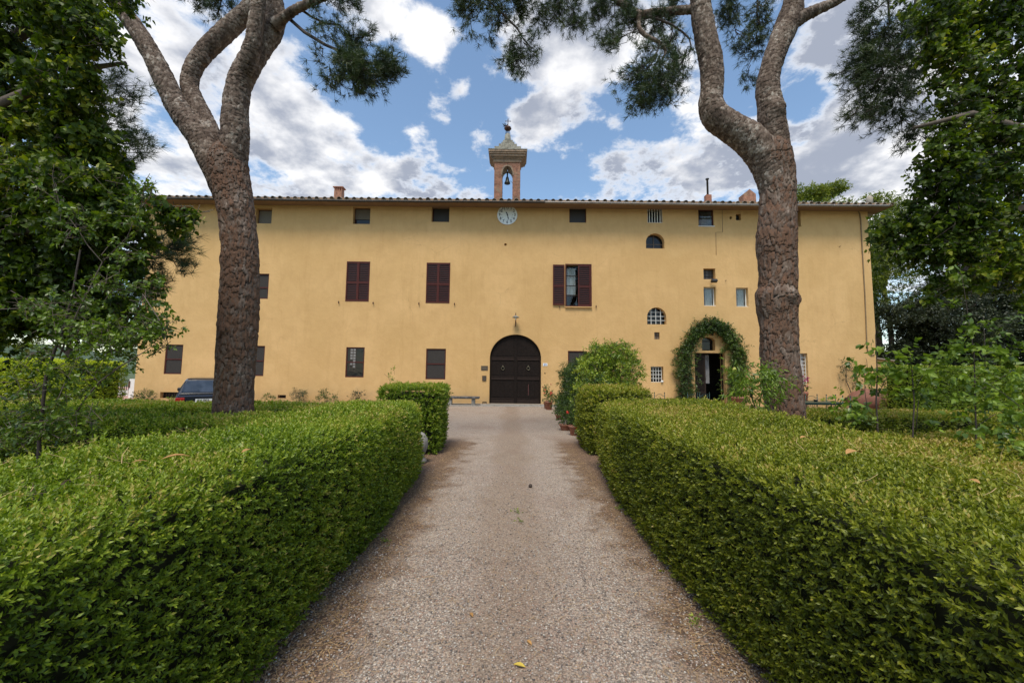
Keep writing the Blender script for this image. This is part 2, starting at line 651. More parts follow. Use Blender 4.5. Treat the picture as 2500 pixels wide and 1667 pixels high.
def glass_dark():
    mt, t, b = new_mat('dark_window_glass')
    b.inputs['Base Color'].default_value = (.012, .013, .014, 1)
    b.inputs['Roughness'].default_value = .06
    b.inputs['Specular IOR Level'].default_value = .32
    g = t.n('ShaderNodeNewGeometry')
    bn = t.n('ShaderNodeBump')
    bn.inputs['Strength'].default_value = .15
    bn.inputs['Distance'].default_value = .02
    t.l(t.noise(g.outputs['Position'], 5, 2, .5).outputs[0], bn.inputs['Height'])
    t.l(bn.outputs[0], b.inputs['Normal'])
    return mt


def glass_clear():
    mt, t, b = new_mat('clear_window_glass')
    gl = t.n('ShaderNodeBsdfGlossy')
    gl.inputs['Roughness'].default_value = .04
    tr = t.n('ShaderNodeBsdfTransparent')
    tr.inputs[0].default_value = (.9, .92, .92, 1)
    fr = t.n('ShaderNodeFresnel')
    fr.inputs[0].default_value = 1.5
    ms = t.n('ShaderNodeMixShader')
    t.l(t.math('MULTIPLY', fr.outputs[0], .8), ms.inputs[0])
    t.l(tr.outputs[0], ms.inputs[1])
    t.l(gl.outputs[0], ms.inputs[2])
    o = [x for x in mt.node_tree.nodes if x.type == 'OUTPUT_MATERIAL'][0]
    t.l(ms.outputs[0], o.inputs[0])
    return mt


M_glass = glass_dark()
M_clear = glass_clear()


def gravel():
    mt, t, b = new_mat('gravel')
    g = t.n('ShaderNodeNewGeometry')
    p = g.outputs['Position']
    v = t.n('ShaderNodeTexVoronoi')
    t.l(p, v.inputs['Vector'])
    v.inputs['Scale'].default_value = 85
    v2 = t.n('ShaderNodeTexVoronoi')
    t.l(p, v2.inputs['Vector'])
    v2.inputs['Scale'].default_value = 150
    sp = t.n('ShaderNodeSeparateColor')
    t.l(v.outputs['Color'], sp.inputs[0])
    c = t.ramp(sp.outputs[0], [(0, (.14, .108, .080)), (.2, (.35, .26, .185)), (.4, (.53, .41, .295)), (.55, (.50, .315, .21)), (.7, (.58, .47, .345)), (.85, (.36, .32, .28)), (1, (.86, .76, .62))])
    c = t.mix(t.mapr(v.outputs['Distance'], .35, .75, 0, .75), c, (.07, .055, .043))
    sp2 = t.n('ShaderNodeSeparateColor')
    t.l(v2.outputs['Color'], sp2.inputs[0])
    c = t.mix(.35, c, t.ramp(sp2.outputs[1], [(0, (.10, .085, .075)), (.6, (.32, .26, .21)), (1, (.55, .48, .42))]))
    big = t.noise(p, .55, 5, .6)
    mid = t.noise(p, 2.6, 5, .65)
    # brown, litter-strewn margins against the hedges; they follow the ground, not the light
    s = t.n('ShaderNodeSeparateXYZ')
    t.l(p, s.inputs[0])
    ax = t.math('ABSOLUTE', t.math('SUBTRACT', s.outputs[0], .05))
    edge = t.math('ADD', ax, t.mapr(mid.outputs[0], .3, .7, -.28, .28))
    em = t.mapr(edge, .78, 1.20, 0, .95, True)
    em = t.math('MULTIPLY', em, t.mapr(s.outputs[1], 9.5, 10.5, 1, 0))
    c = t.mix(em, c, t.ramp(sp.outputs[1], [(0, (.035, .02, .012)), (.6, (.13, .070, .036)), (1, (.36, .23, .13))]))
    cs = t.mapr(t.math('ADD', t.math('ABSOLUTE', t.math('SUBTRACT', s.outputs[0], .02)), t.mapr(big.outputs[0], .3, .7, -.25, .25)), .15, .5, .42, 0, True)
    c = t.mix(cs, c, (.20, .13, .075))
    c = t.mix(t.mapr(big.outputs[0], .5, .75, 0, .45), c, (.20, .115, .075))
    c = t.mix(t.mapr(mid.outputs[0], .52, .75, 0, .3), c, (.15, .10, .07))
    t.l(c, b.inputs['Base Color'])
    b.inputs['Roughness'].default_value = .85
    bn = t.n('ShaderNodeBump')
    bn.invert = True
    bn.inputs['Strength'].default_value = .9
    bn.inputs['Distance'].default_value = .006
    t.l(t.math('ADD', v.outputs['Distance'], t.math('MULTIPLY', v2.outputs['Distance'], .4)), bn.inputs['Height'])
    t.l(bn.outputs[0], b.inputs['Normal'])
    return mt


M_gravel = gravel()


def pebble_mat():
    mt, t, b = new_mat('pebble')
    a = t.n('ShaderNodeAttribute', attribute_name='tint')
    c = t.ramp(a.outputs['Fac'], [(0, (.09, .08, .075)), (.2, (.22, .18, .15)), (.4, (.36, .29, .23)), (.6, (.34, .21, .15)), (.8, (.40, .36, .32)), (.95, (.52, .47, .40)), (1, (.60, .56, .50))])
    t.l(c, b.inputs['Base Color'])
    b.inputs['Roughness'].default_value = .75
    return mt


M_pebble = pebble_mat()
M_soil = plain('garden_soil', (.085, .06, .035), .95, vary=.4, scale=3, bump=.5, bscale=25, dirt=(.04, .06, .018))
M_grass = plain('grassland', (.06, .085, .025), .95, vary=.35, scale=.4, dirt=(.11, .10, .045))
M_hill = plain('distant_hillside', (.055, .085, .045), .95, vary=.35, scale=.03)


def bark_mat(name, stops, crackc, rough=.9, cellw=.34):
    mt, t, b = new_mat(name)
    a = t.n('ShaderNodeAttribute', attribute_name='tint')
    k = t.n('ShaderNodeAttribute', attribute_name='plate')
    g = t.n('ShaderNodeNewGeometry')
    mq = t.n('ShaderNodeMapping')
    mq.inputs['Scale'].default_value = (1, 1, .4)
    t.l(g.outputs['Position'], mq.inputs[0])
    nz = t.noise(mq.outputs[0], 24, 6, .75)
    lg = t.noise(g.outputs['Position'], 1.7, 3, .6)
    f = t.math('ADD', t.math('MULTIPLY', a.outputs['Fac'], cellw), t.math('ADD', t.mapr(nz.outputs[0], .25, .75, .0, .55), t.mapr(lg.outputs[0], .3, .7, -.04, .18)), clamp=True)
    c = t.ramp(f, stops)
    c = t.mix(t.mapr(k.outputs['Fac'], .02, .5, 1, 0), c, crackc)
    t.l(c, b.inputs['Base Color'])
    b.inputs['Roughness'].default_value = rough
    b.inputs['Specular IOR Level'].default_value = .35
    mp = t.n('ShaderNodeMapping')
    mp.inputs['Scale'].default_value = (1, 1, .35)
    t.l(g.outputs['Position'], mp.inputs[0])
    bn = t.n('ShaderNodeBump')
    bn.inputs['Strength'].default_value = .8
    bn.inputs['Distance'].default_value = .02
    t.l(t.noise(mp.outputs[0], 45, 5, .7).outputs[0], bn.inputs['Height'])
    t.l(bn.outputs[0], b.inputs['Normal'])
    return mt


M_bark = bark_mat('pine_bark', [(.10, (.044, .028, .020)), (.30, (.098, .060, .041)), (.44, (.175, .090, .052)), (.54, (.122, .080, .058)), (.72, (.195, .142, .108)), (.92, (.38, .31, .265))], (.010, .008, .007))
M_bark_limb = bark_mat('pine_limb_bark', [(.15, (.036, .025, .018)), (.38, (.088, .058, .041)), (.55, (.142, .100, .074)), (.70, (.21, .158, .122)), (.88, (.42, .36, .30))], (.016, .011, .009), cellw=.42)
# ------------------------------------------------------------------ ground
D = 21.6                                    # distance of the facade


def sheet(name, pts, z, mat, **kw):
    bm = bmesh.new()
    bm.faces.new([bm.verts.new((x, y, z)) for x, y in pts])
    return obj(name, bm, mat, **kw)


sheet('ground', [(-600, -300), (600, -300), (600, 900), (-600, 900)], -.012, M_grass, kind='structure')
sheet('garden_soil', [(-24, -5), (34, -5), (34, 20.2), (-24, 20.2)], -.004, M_soil, kind='structure')
sheet('path', [(-1.75, -5), (1.8, -5), (1.9, 8.0), (2.6, 10.5), (3.2, 11.6), (24, 12.4), (24, 21.7), (-21.5, 21.7), (-21.5, 12.2), (-4.5, 11.4), (-1.9, 10.4), (-1.9, 8.0)], 0.0, M_gravel, kind='structure')
sheet('paved_yard', [(-40, 21.8), (-20.4, 21.8), (-20.4, 40), (-40, 40)], 0.0, plain('pink_paving', (.48, .27, .22), .85, vary=.15, scale=3), kind='structure')

# hills beyond the yard
bm = bmesh.new()
for k, (yy, h0) in enumerate(((260, 11), (420, 30))):
    prev = None
    for i in range(61):
        x = -700 + i * 22
        h = h0 + 5 * math.sin(i * .37 + k) + 3 * math.sin(i * 1.1 + 2 * k)
        a = bm.verts.new((x, yy + 20 * math.sin(i * .3), -2))
        b_ = bm.verts.new((x, yy + 60 + 20 * math.sin(i * .3), h))
        c_ = bm.verts.new((x, yy + 200, h * .6))
        if prev:
            bm.faces.new((prev[0], a, b_, prev[1]))
            bm.faces.new((prev[1], b_, c_, prev[2]))
        prev = (a, b_, c_)
obj('hills', bm, M_hill, kind='structure')

# ------------------------------------------------------------------ villa


def fr(x0, y0, x1, y1, Y=D):
    """a rectangle on the facade from its pixels: X0, Z0, X1, Z1"""
    xm, ym = (x0 + x1) / 2, (y0 + y1) / 2
    return at(x0, ym, Y).x, at(xm, y1, Y).z, at(x1, ym, Y).x, at(xm, y0, Y).z


villa = thing('villa', (0, D, 0), 'long ochre plastered three-storey villa with dark red shutters and a tiled roof', 'house')
XL, XR = at(325, 975, D).x, at(2140, 850, D).x
ZW = at(1238, 501, D).z
WT = .5

GATE = fr(1195.5, 816.4, 1321, 987.3)
gate_zs = at(1258, 874, D).z
DOOR = fr(1697, 861.4, 1771.5, 985)
rects = {
    'top1': fr(432, 505, 468.8, 546.5), 'top2': fr(624, 508.5, 663.5, 545.7), 'top3': fr(861.7, 505, 903.8, 547), 'top4': fr(1054, 501.5, 1097, 542),
    'top5': fr(1390, 504, 1431.5, 543.7), 'top6': fr(1580.7, 508.7, 1617, 544), 'top7': fr(1705, 511.6, 1742.4, 551.8), 'top8': fr(1915, 511, 1955, 553.5),
    'mid1': fr(598, 668, 655.5, 729.5), 'sh1': fr(845, 638.5, 902, 735.7), 'sh2': fr(1040.5, 641.5, 1098.5, 740), 'sh3': fr(1382, 647, 1442, 747),
    'sq1': fr(1717.5, 655.5, 1746.6, 681.9), 'cur1': fr(1718.4, 700.6, 1747.7, 746.6), 'cur2': fr(1797.4, 702.5, 1826.9, 748.5),
    'low1': fr(402, 841, 445, 913), 'low2': fr(600, 844, 645, 917.7), 'low3': fr(844, 847.6, 889, 921), 'low4': fr(1039.7, 851, 1088, 926),
    'low5': fr(1386.6, 856.6, 1434, 931), 'sq2': fr(1597.5, 811, 1610.5, 828.3), 'grid': fr(1589, 894.6, 1619.7, 933.2),
    'tallgrid': fr(1938, 862.4, 1972.7, 937.6), 'hole1': fr(1781.4, 529, 1787, 535), 'hole2': fr(1796.6, 522.6, 1809, 538),
    'vent1': fr(390.5, 957, 438, 972), 'vent2': fr(678, 964, 698, 972),
}
arches = {'arch1': fr(1577, 570, 1622, 606.7), 'arch2': fr(1579.8, 750.3, 1626.8, 791.7)}
LUN = fr(1713.8, 823, 1746, 855.7)

wall_bm = bmesh.new()
bx(wall_bm, XL, D, -.3, XR, D + WT, ZW)
wme = bpy.data.meshes.new('facade_wall')
wall_bm.to_mesh(wme)
cut = bmesh.new()
for r in rects.values():
    bx(cut, r[0], D - .3, r[1], r[2], D + WT + .3, r[3])
for r in arches.values():
    prism_xz(cut, arch_pts(r[0], r[2], r[1], r[1] + (r[3] - r[1]) * .42, r[3]), D - .3, D + WT + .3)
prism_xz(cut, arch_pts(GATE[0], GATE[2], .06, gate_zs, GATE[3], 32), D - .3, D + WT + .3)
prism_xz(cut, arch_pts(LUN[0], LUN[2], LUN[1], LUN[1] + (LUN[3] - LUN[1]) * .72, LUN[3], 12), D - .3, D + WT + .3)
bx(cut, DOOR[0], D - .3, .06, DOOR[2], D + WT + .3, DOOR[3])
for cx_, cy_, rr in ((731, 496, .05), (1234, 597, .075)):
    c = at(cx_, cy_, D)
    prism_xz(cut, [(c.x + rr * math.cos(a * .6283), c.z + rr * math.sin(a * .6283)) for a in range(10)], D - .3, D + .25)
bmesh.ops.recalc_face_normals(cut, faces=cut.faces[:])
cme = bpy.data.meshes.new('cut')
cut.to_mesh(cme)
cut.free()
wo_ = bpy.data.objects.new('w', wme)
co_ = bpy.data.objects.new('c', cme)
COL.objects.link(wo_)
COL.objects.link(co_)
md = wo_.modifiers.new('b', 'BOOLEAN')
md.operation = 'DIFFERENCE'
md.solver = 'EXACT'
md.object = co_
dg = bpy.context.evaluated_depsgraph_get()
dg.update()
wme2 = bpy.data.meshes.new_from_object(wo_.evaluated_get(dg))
wme2.name = 'facade_wall'
wme2.materials.clear()
bpy.data.objects.remove(wo_)
bpy.data.objects.remove(co_)
obj('facade_wall', wme2, M_stucco, villa)

bm = bmesh.new()
DEPTH = 12.5
bx(bm, XL, D + WT, -.3, XL + .4, D + DEPTH, ZW)
bx(bm, XR - .4, D + WT, -.3, XR, D + DEPTH, ZW)
bx(bm, XL + .4, D + DEPTH - .4, -.3, XR - .4, D + DEPTH, ZW)
obj('side_wall', bm, M_stucco, villa)
bm = bmesh.new()
bx(bm, XL + .4, D + 3.0, .0, XR - .4, D + 3.1, ZW)
for z_ in (3.9, 7.6):
    bx(bm, XL + .4, D + WT, z_, XR - .4, D + 2.99, z_ + .12)
for x_ in (-12, -4.5, -1.2, 1.8, 6.2, 9.6, 13.2):
    bx(bm, x_, D + WT, 0.05, x_ + .12, D + 2.98, 3.88)
bx(bm, XL + .4, D + .02, .0, XR - .4, D + 2.99, .045)
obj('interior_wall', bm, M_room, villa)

# roof with two rows of real tiles over the eave
EY, EZ = D - .78, 10.93
SL = .29
bm = bmesh.new()
xl, xr = XL - .75, XR + .75
ridge_y = D + 6.0


def rz(y):
    return EZ + (y - EY) * SL


v = [bm.verts.new(p) for p in ((xl, EY, EZ), (xr, EY, EZ), (xr - 5, ridge_y, rz(ridge_y)), (xl + 5, ridge_y, rz(ridge_y)), (xl, D + DEPTH + .7, EZ), (xr, D + DEPTH + .7, EZ))]
for f in ((0, 1, 2, 3), (4, 3, 2, 5), (0, 3, 4), (1, 5, 2), (0, 4, 5, 1)):
    bm.faces.new([v[i] for i in f])
roof = obj('roof', bm, M_tile, villa)
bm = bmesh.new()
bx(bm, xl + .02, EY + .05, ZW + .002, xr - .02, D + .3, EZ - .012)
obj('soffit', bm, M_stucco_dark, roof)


def tile_mesh(r0=.125, r1=.105, ln=.52, th=.016, n=8):
    b2 = bmesh.new()
    def ring(r, y):
        return [b2.verts.new((r * math.cos(math.pi * k / n), y, r * math.sin(math.pi * k / n) * .95)) for k in range(n + 1)]
    o0, o1, i0, i1 = ring(r0, -ln / 2), ring(r1, ln / 2), ring(r0 - th, -ln / 2), ring(r1 - th, ln / 2)
    for k in range(n):
        b2.faces.new((o0[k], o0[k + 1], o1[k + 1], o1[k]))
        b2.faces.new((i0[k + 1], i0[k], i1[k], i1[k + 1]))
        b2.faces.new((o0[k + 1], o0[k], i0[k], i0[k + 1]))
        b2.faces.new((o1[k], o1[k + 1], i1[k + 1], i1[k]))
    b2.faces.new((o0[0], o1[0], i1[0], i0[0]))
    b2.faces.new((o0[n], i0[n], i1[n], o1[n]))
    bmesh.ops.recalc_face_normals(b2, faces=b2.faces[:])
    me = bpy.data.meshes.new('tile')
    b2.to_mesh(me)
    b2.free()
    me.materials.append(M_tile)
    return me


tme = tile_mesh()
pan = bmesh.new()
bx(pan, -.17, -.26, -.02, .17, .26, .0)
bx(pan, -.17, -.26, .0, -.15, .26, .03)
bx(pan, .15, -.26, .0, .17, .26, .03)
pme = bpy.data.meshes.new('pan_tile')
pan.to_mesh(pme)
pan.free()
pme.materials.append(M_tile)
ang = math.atan(SL)
pitch_x = .40
ntile = int((xr - xl) / pitch_x)
roof_w = Vector((0, D, 0))
for row in range(3):
    for i in range(ntile + 1):
        x = xl + .12 + i * (xr - xl - .24) / ntile
        if row < 2:
            o = bpy.data.objects.new('tile', tme)
            y = EY - .03 + .26 * math.cos(ang) + row * .40
            o.location = Vector((x + rnd.uniform(-.014, .014), y + rnd.uniform(-.02, .03), rz(y) + .045 + row * .012 + rnd.uniform(-.006, .012)))
            o.rotation_euler = (ang, rnd.uniform(-.07, .07), rnd.uniform(-.05, .05))
            link(o, roof)
        elif i < ntile:
            o = bpy.data.objects.new('pan_tile', pme)
            x += pitch_x / 2
            y = EY + .24
            o.location = Vector((x, y, rz(y) + .025))
            o.rotation_euler = (ang, rnd.uniform(-.02, .02), rnd.uniform(-.02, .02))
            link(o, roof)
# joined rows further up the slope, hidden from the ground, seen only from afar
bm = bmesh.new()
yy = EY + 1.2
while yy < ridge_y - .3:
    f = (yy - EY) / (ridge_y - EY)
    n_ = int((xr - xl - 10 * f) / .8)
    for i in range(n_):
        x = xl + 5 * f + .3 + i * .8
        bx(bm, x, yy, rz(yy) + .002, x + .24, yy + .78, rz(yy) + .12, rot=None)
    yy += 1.0
obj('tile_courses', bm, M_tile, roof, kind='stuff')

# gutters
for nm, x0p, x1p, mt in (('gutter', 318, 1330, M_gutter), ('gutter', 1330, 2148, M_zinc)):
    xa, xb = at(x0p, 487, EY).x, at(x1p, 487, EY).x
    if mt is M_gutter:
        xa = xl
    else:
        xb = XR + .35
    b2 = bmesh.new()
    n = 8
    sag = lambda x: .035 * math.sin(x * .31 + 1) + .012 * math.sin(x * 1.7)
    prev = None
    steps = int((xb - xa) / .8)
    for s in range(steps + 1):
        x = xa + (xb - xa) * s / steps
        rg = []
        for rr in (.085, .07):
            for k in range(n + 1):
                a = math.pi + math.pi * k / n
                rg.append(b2.verts.new((x, EY - .075 + rr * math.cos(a), 10.88 + sag(x) * .5 + rr * math.sin(a))))
        if prev:
            for off_ in (0, n + 1):
                for k in range(n):
                    f = b2.faces.new((prev[off_ + k], prev[off_ + k + 1], rg[off_ + k + 1], rg[off_ + k]))
                    f.smooth = True
            for k in (0, n):
                b2.faces.new((prev[k], rg[k], rg[n + 1 + k], prev[n + 1 + k]))
        prev = rg
    obj('gutter', b2, mt, villa, label='long %s gutter half under the eave' % ('dark' if mt is M_gutter else 'pale zinc'))
for i in range(13):
    x = at(1370 + i * 60, 490, EY).x
    b2 = bmesh.new()
    tube_into(b2, [(x, EY - .17, 10.90), (x, EY - .15, 10.80), (x, EY - .075, 10.775), (x, EY + .02, 10.80)], .014, 5)
    obj('gutter_bracket', b2, M_zinc, villa)
rme = bpy.data.meshes.new('rafter')
b2 = bmesh.new()
bx(b2, -.05, -.35, -.055, .05, .33, .05)
b2.to_mesh(rme)
b2.free()
rme.materials.append(M_rafter)
for i in range(76):
    x = xl + .4 + i * .39
    if x > at(1330, 490, EY).x - .2:
        break
    o = bpy.data.objects.new('rafter', rme)
    o.location = Vector((x, EY + .42, ZW - .045))
    link(o, roof)

# ---- windows


def rect_frame(bm, r, y0, y1, t, mid=None, cols=0):
    x0, z0, x1, z1 = r
    bx(bm, x0, y0, z0, x0 + t, y1, z1)
    bx(bm, x1 - t, y0, z0, x1, y1, z1)
    bx(bm, x0 + t, y0, z0, x1 - t, y1, z0 + t)
    bx(bm, x0 + t, y0, z1 - t, x1 - t, y1, z1)
    if mid:
        zm = z0 + (z1 - z0) * mid
        bx(bm, x0 + t, y0, zm - t / 2, x1 - t, y1, zm + t / 2)


def inset(r, d):
    return (r[0] + d, r[1] + d, r[2] - d, r[3] - d)


def panel(r, y0, y1):
    bm = bmesh.new()
    bx(bm, r[0], y0, r[1], r[2], y1, r[3])
    return bm


G = .003
# lower windows: dark red frame, insect screens in two panes, almost flush with the wall
for key, lab in (('low1', None), ('low2', None), ('low3', 'dark red framed window with a small-paned sash showing behind its screen'), ('low4', None), ('low5', None)):
    r = inset(rects[key], G)
    bm = bmesh.new()
    rect_frame(bm, r, D + .03, D + .09, .055, mid=.5)
    w = obj('window', bm, M_redwood, villa, **({'label': lab} if lab else {}))
    zc = (r[1] + r[3]) / 2
    for za, zb in ((r[1] + .055, zc - .03), (zc + .03, r[3] - .055)):
        obj('screen_pane', panel((r[0] + .056, za, r[2] - .056, zb), D + .055, D + .062), M_screen if key != 'low3' else M_glass, w)
    if key == 'low3':
        b2 = bmesh.new()
        cw = (r[2] - r[0]) * .16
        xs = r[0] + (r[2] - r[0]) * .2
        rows = 8
        for i in range(3):
            bx(b2, xs + i * cw - .01, D + .04, r[1] + .35, xs + i * cw + .01, D + .052, r[3] - .06)
        for j in range(rows + 1):
            z = r[1] + .35 + (r[3] - .06 - r[1] - .35) * j / rows
            bx(b2, xs + .012, D + .041, z - .009, xs + 2 * cw - .012, D + .0515, z + .009)
        obj('sash_bars', b2, M_rafter, w)
        b2 = bmesh.new()
        for (i, j) in ((0, 7), (1, 7), (0, 6), (1, 6), (0, 5), (1, 5), (0, 4), (1, 4), (1, 3), (0, 2), (1, 2), (1, 1)):
            z = r[1] + .35 + (r[3] - .06 - r[1] - .35) * j / rows
            bx(b2, xs + i * cw + .018, D + .048, z + .02, xs + (i + 1) * cw - .018, D + .053, z + .13)
        obj('pale_sash_panes', b2, plain('net_curtain_grey', (.22, .21, .20), .8), w)

# attic windows
for key in ('top1', 'top2', 'top3', 'top4', 'top5'):
    r = inset(rects[key], G)
    dep = .26 if key in ('top2', 'top3', 'top4') else .12
    bm = bmesh.new()
    rect_frame(bm, r, D + dep, D + dep + .06, .045)
    w = obj('attic_window', bm, M_redwood, villa)
    obj('pane', panel(inset(r, .046), D + dep + .03, D + dep + .036), M_glass, w)
    if key in ('top2', 'top3'):
        zb = r[1] + (r[3] - r[1]) * (.30 if key == 'top3' else .0) + .05
        b2 = bmesh.new()
        n = 14
        for i in range(n):
            za = zb + (r[3] - .05 - zb) * i / n
            bx(b2, r[0] + .05, D + dep - .02, za, r[2] - .05, D + dep - .006, za + (r[3] - .05 - zb) / n * .82)
        obj('roller_blind', b2, M_blind, w)
    if key in ('top4', 'top5'):
        obj('insect_screen', panel(inset(r, .05), D + dep + .012, D + dep + .018), plain('black_screen', (.03, .027, .025), .6, vary=.2, scale=30), w)
r = inset(rects['top8'], G)
bm = bmesh.new()
rect_frame(bm, r, D + .26, D + .32, .045)
w = obj('attic_window', bm, M_redwood, villa)
obj('pane', panel(inset(r, .046), D + .29, D + .296), M_glass, w)

r = inset(rects['top6'], G)
bm = bmesh.new()
rect_frame(bm, r, D + .02, D + .05, .02)
w = obj('barred_window', bm, M_white, villa, label='attic window behind five upright white bars')
for i in range(5):
    x = r[0] + (r[2] - r[0]) * (i + .8) / 5.6
    obj('bar', panel((x - .018, r[1] + .022, x + .018, r[3] - .022), D + .02, D + .045), M_white, w)
obj('pane', panel(r, D + .36, D + .37), M_glass, w)

r = inset(rects['top7'], G)
bm = bmesh.new()
rect_frame(bm, r, D + .06, D + .12, .05)
w = obj('attic_window', bm, M_redwood, villa, label='attic window with a drawn curtain behind dark glass')
obj('pane', panel(inset(r, .051), D + .09, D + .096), M_clear, w)


def curtain(r, y, fr0=0.0, fr1=1.0, mat=None, folds=9, parent=None):
    bm = bmesh.new()
    n = folds * 6
    x0 = r[0] + (r[2] - r[0]) * fr0
    x1 = r[0] + (r[2] - r[0]) * fr1
    prev = None
    for i in range(n + 1):
        x = x0 + (x1 - x0) * i / n
        yy = y + .022 * math.sin(i / 6 * 6.28) + .01 * math.sin(i * .37)
        a, b = bm.verts.new((x, yy, r[1])), bm.verts.new((x, yy, r[3]))
        if prev:
            f = bm.faces.new((prev[0], a, b, prev[1]))
            f.smooth = True
        prev = (a, b)
    return obj('curtain', bm, mat or M_curtain, parent)


curtain(inset(r, .06), D + .17, .25, 1.0, plain('grey_curtain', (.16, .17, .17), .9), parent=w)
b2 = bmesh.new()
bx(b2, r[0] - .02, D - .03, r[1] - .045, r[2] + .03, D + .06, r[1] - .004)
obj('sill', b2, M_white, w)

# middle floor, dark window half behind the pine
r = inset(rects['mid1'], G)
bm = bmesh.new()
rect_frame(bm, r, D + .05, D + .11, .06, mid=.45)
w = obj('window', bm, M_redwood, villa)
obj('pane', panel(inset(r, .061), D + .08, D + .086), M_screen, w)

# small grated square window, curtained ones
r = inset(rects['sq1'], G)
bm = bmesh.new()
for i in range(4):
    x = r[0] + (r[2] - r[0]) * i / 3 * .985
    bx(bm, x, D + .24, r[1], x + .014, D + .26, r[3])
for j in range(4):
    z = r[1] + (r[3] - r[1]) * j / 3 * .98
    bx(bm, r[0], D + .262, z, r[2], D + .278, z + .014)
w = obj('grated_window', bm, M_iron, villa)
obj('pane', panel(r, D + .30, D + .31), plain('dusty_pane', (.085, .075, .07), .4), w)
for key in ('cur1', 'cur2'):
    r = inset(rects[key], G)
    bm = bmesh.new()
    rect_frame(bm, r, D + .20, D + .26, .045)
    bx(bm, r[0] - .0, D + .02, r[1] - .0, r[2], D + .198, r[1] + .02)
    w = obj('curtained_window', bm, M_white, villa)
    obj('pane', panel(inset(r, .046), D + .23, D + .236), M_clear, w)
    curtain(inset(r, .05), D + .33, .0, .28, plain('blue_grey_curtain', (.20, .22, .26), .9), 2, w)
    curtain(inset(r, .05), D + .31, .30, 1.0, None, 6, w)

# arched windows
for key, nv, nh in (('arch1', 1, 1), ('arch2', 3, 3)):
    r = inset(rects[key] if key in rects else arches[key], G)
    zs = r[1] + (r[3] - r[1]) * .42
    inner = (r[0], r[1], r[2] - .02, r[3] - .02)
    bm = bmesh.new()
    prism_xz(bm, arch_pts(r[0], r[2], r[1], zs, r[3]), D + .30, D + .31)
    w = obj('arched_window', bm, M_glass, villa, label=('upper small arched window with a wooden cross bar' if key == 'arch1' else 'arched window behind a white iron grille'))
    b2 = bmesh.new()
    cx_, rx_, rzz = (r[0] + r[2]) / 2, (r[2] - r[0]) / 2, r[3] - zs
    t = .022 if key == 'arch1' else .012
    mt = M_twig if key == 'arch1' else M_white
    yb = D + (.26 if key == 'arch1' else .14)
    for i in range(nv if nv > 1 else 1):
        fx_ = (i + 1) / (nv + 1)
        x = r[0] + (r[2] - r[0]) * fx_
        ztop = zs + rzz * math.sqrt(max(0, 1 - ((x - cx_) / rx_) ** 2))
        bx(b2, x - t, yb, r[1], x + t, yb + .02, ztop)
    for j in range(nh):
        z = r[1] + (r[3] - r[1]) * (.36 if nh == 1 else (j + 1) / (nh + .75) * .92)
        hw = rx_ if z <= zs else rx_ * math.sqrt(max(0, 1 - ((z - zs) / rzz) ** 2))
        bx(b2, cx_ - hw, yb + .022, z - t, cx_ + hw, yb + .04, z + t)
    if key == 'arch1':
        bx(b2, r[0], yb + .0221, r[1], r[2], yb + .0401, r[1] + .04)
    obj('window_bars', b2, mt, w)

# little square window, lower white grille windows
r = inset(rects['sq2'], G)
w = obj('small_window', panel(r, D + .12, D + .13), plain('grimy_pane', (.14, .11, .075), .5), villa)
bm = bmesh.new()
bx(bm, (r[0] + r[2]) / 2 - .008, D + .08, r[1], (r[0] + r[2]) / 2 + .008, D + .1, r[3])
bx(bm, r[0], D + .101, (r[1] + r[3]) / 2 - .008, r[2], D + .115, (r[1] + r[3]) / 2 + .008)
obj('window_bars', bm, M_rust, w)


def grille(r, cols, rows, y, t=.011, mat=M_white, name='window_grille', x_from=None):
    bm = bmesh.new()
    for i in range(cols + 1):
        x = r[0] + (r[2] - r[0] - 2 * t) * i / cols + t
        bx(bm, x - t, y, r[1], x + t, y + .018, r[3])
    for j in range(rows + 1):
        z = r[1] + (r[3] - r[1] - 2 * t) * j / rows + t
        bx(bm, r[0], y + .02, z - t, r[2], y + .034, z + t)
    return bm


r = inset(rects['grid'], G)
w = obj('grilled_window', panel(r, D + .3, D + .31), M_glass, villa, label='small square window behind a white iron grille beside the doorway')
obj('window_grille', grille((r[0], r[1], r[2] - .06, r[3] - .02), 4, 4, D + .1), M_white, w)
r = inset(rects['tallgrid'], G)
w = obj('grilled_window', panel(r, D + .3, D + .31), plain('net_curtain', (.42, .40, .40), .9), villa, label='tall window with a white grille beside the right-hand pine trunk')
obj('window_grille', grille(r, 3, 8, D + .15, .014), M_white, w)
for key in ('hole1', 'hole2', 'vent1', 'vent2'):
    r = inset(rects[key], G)
    o = obj('wall_opening', panel(r, D + .2, D + .21), M_iron, villa)
    if key.startswith('vent'):
        bm = bmesh.new()
        for i in range(1, 7):
            x = r[0] + (r[2] - r[0]) * i / 7
            tube_into(bm, [(x, D + .05, r[1]), (x, D + .05, r[3])], .008, 5)
        obj('grate', bm, M_rust, o)

# louvred shutters
slat_cache = {}


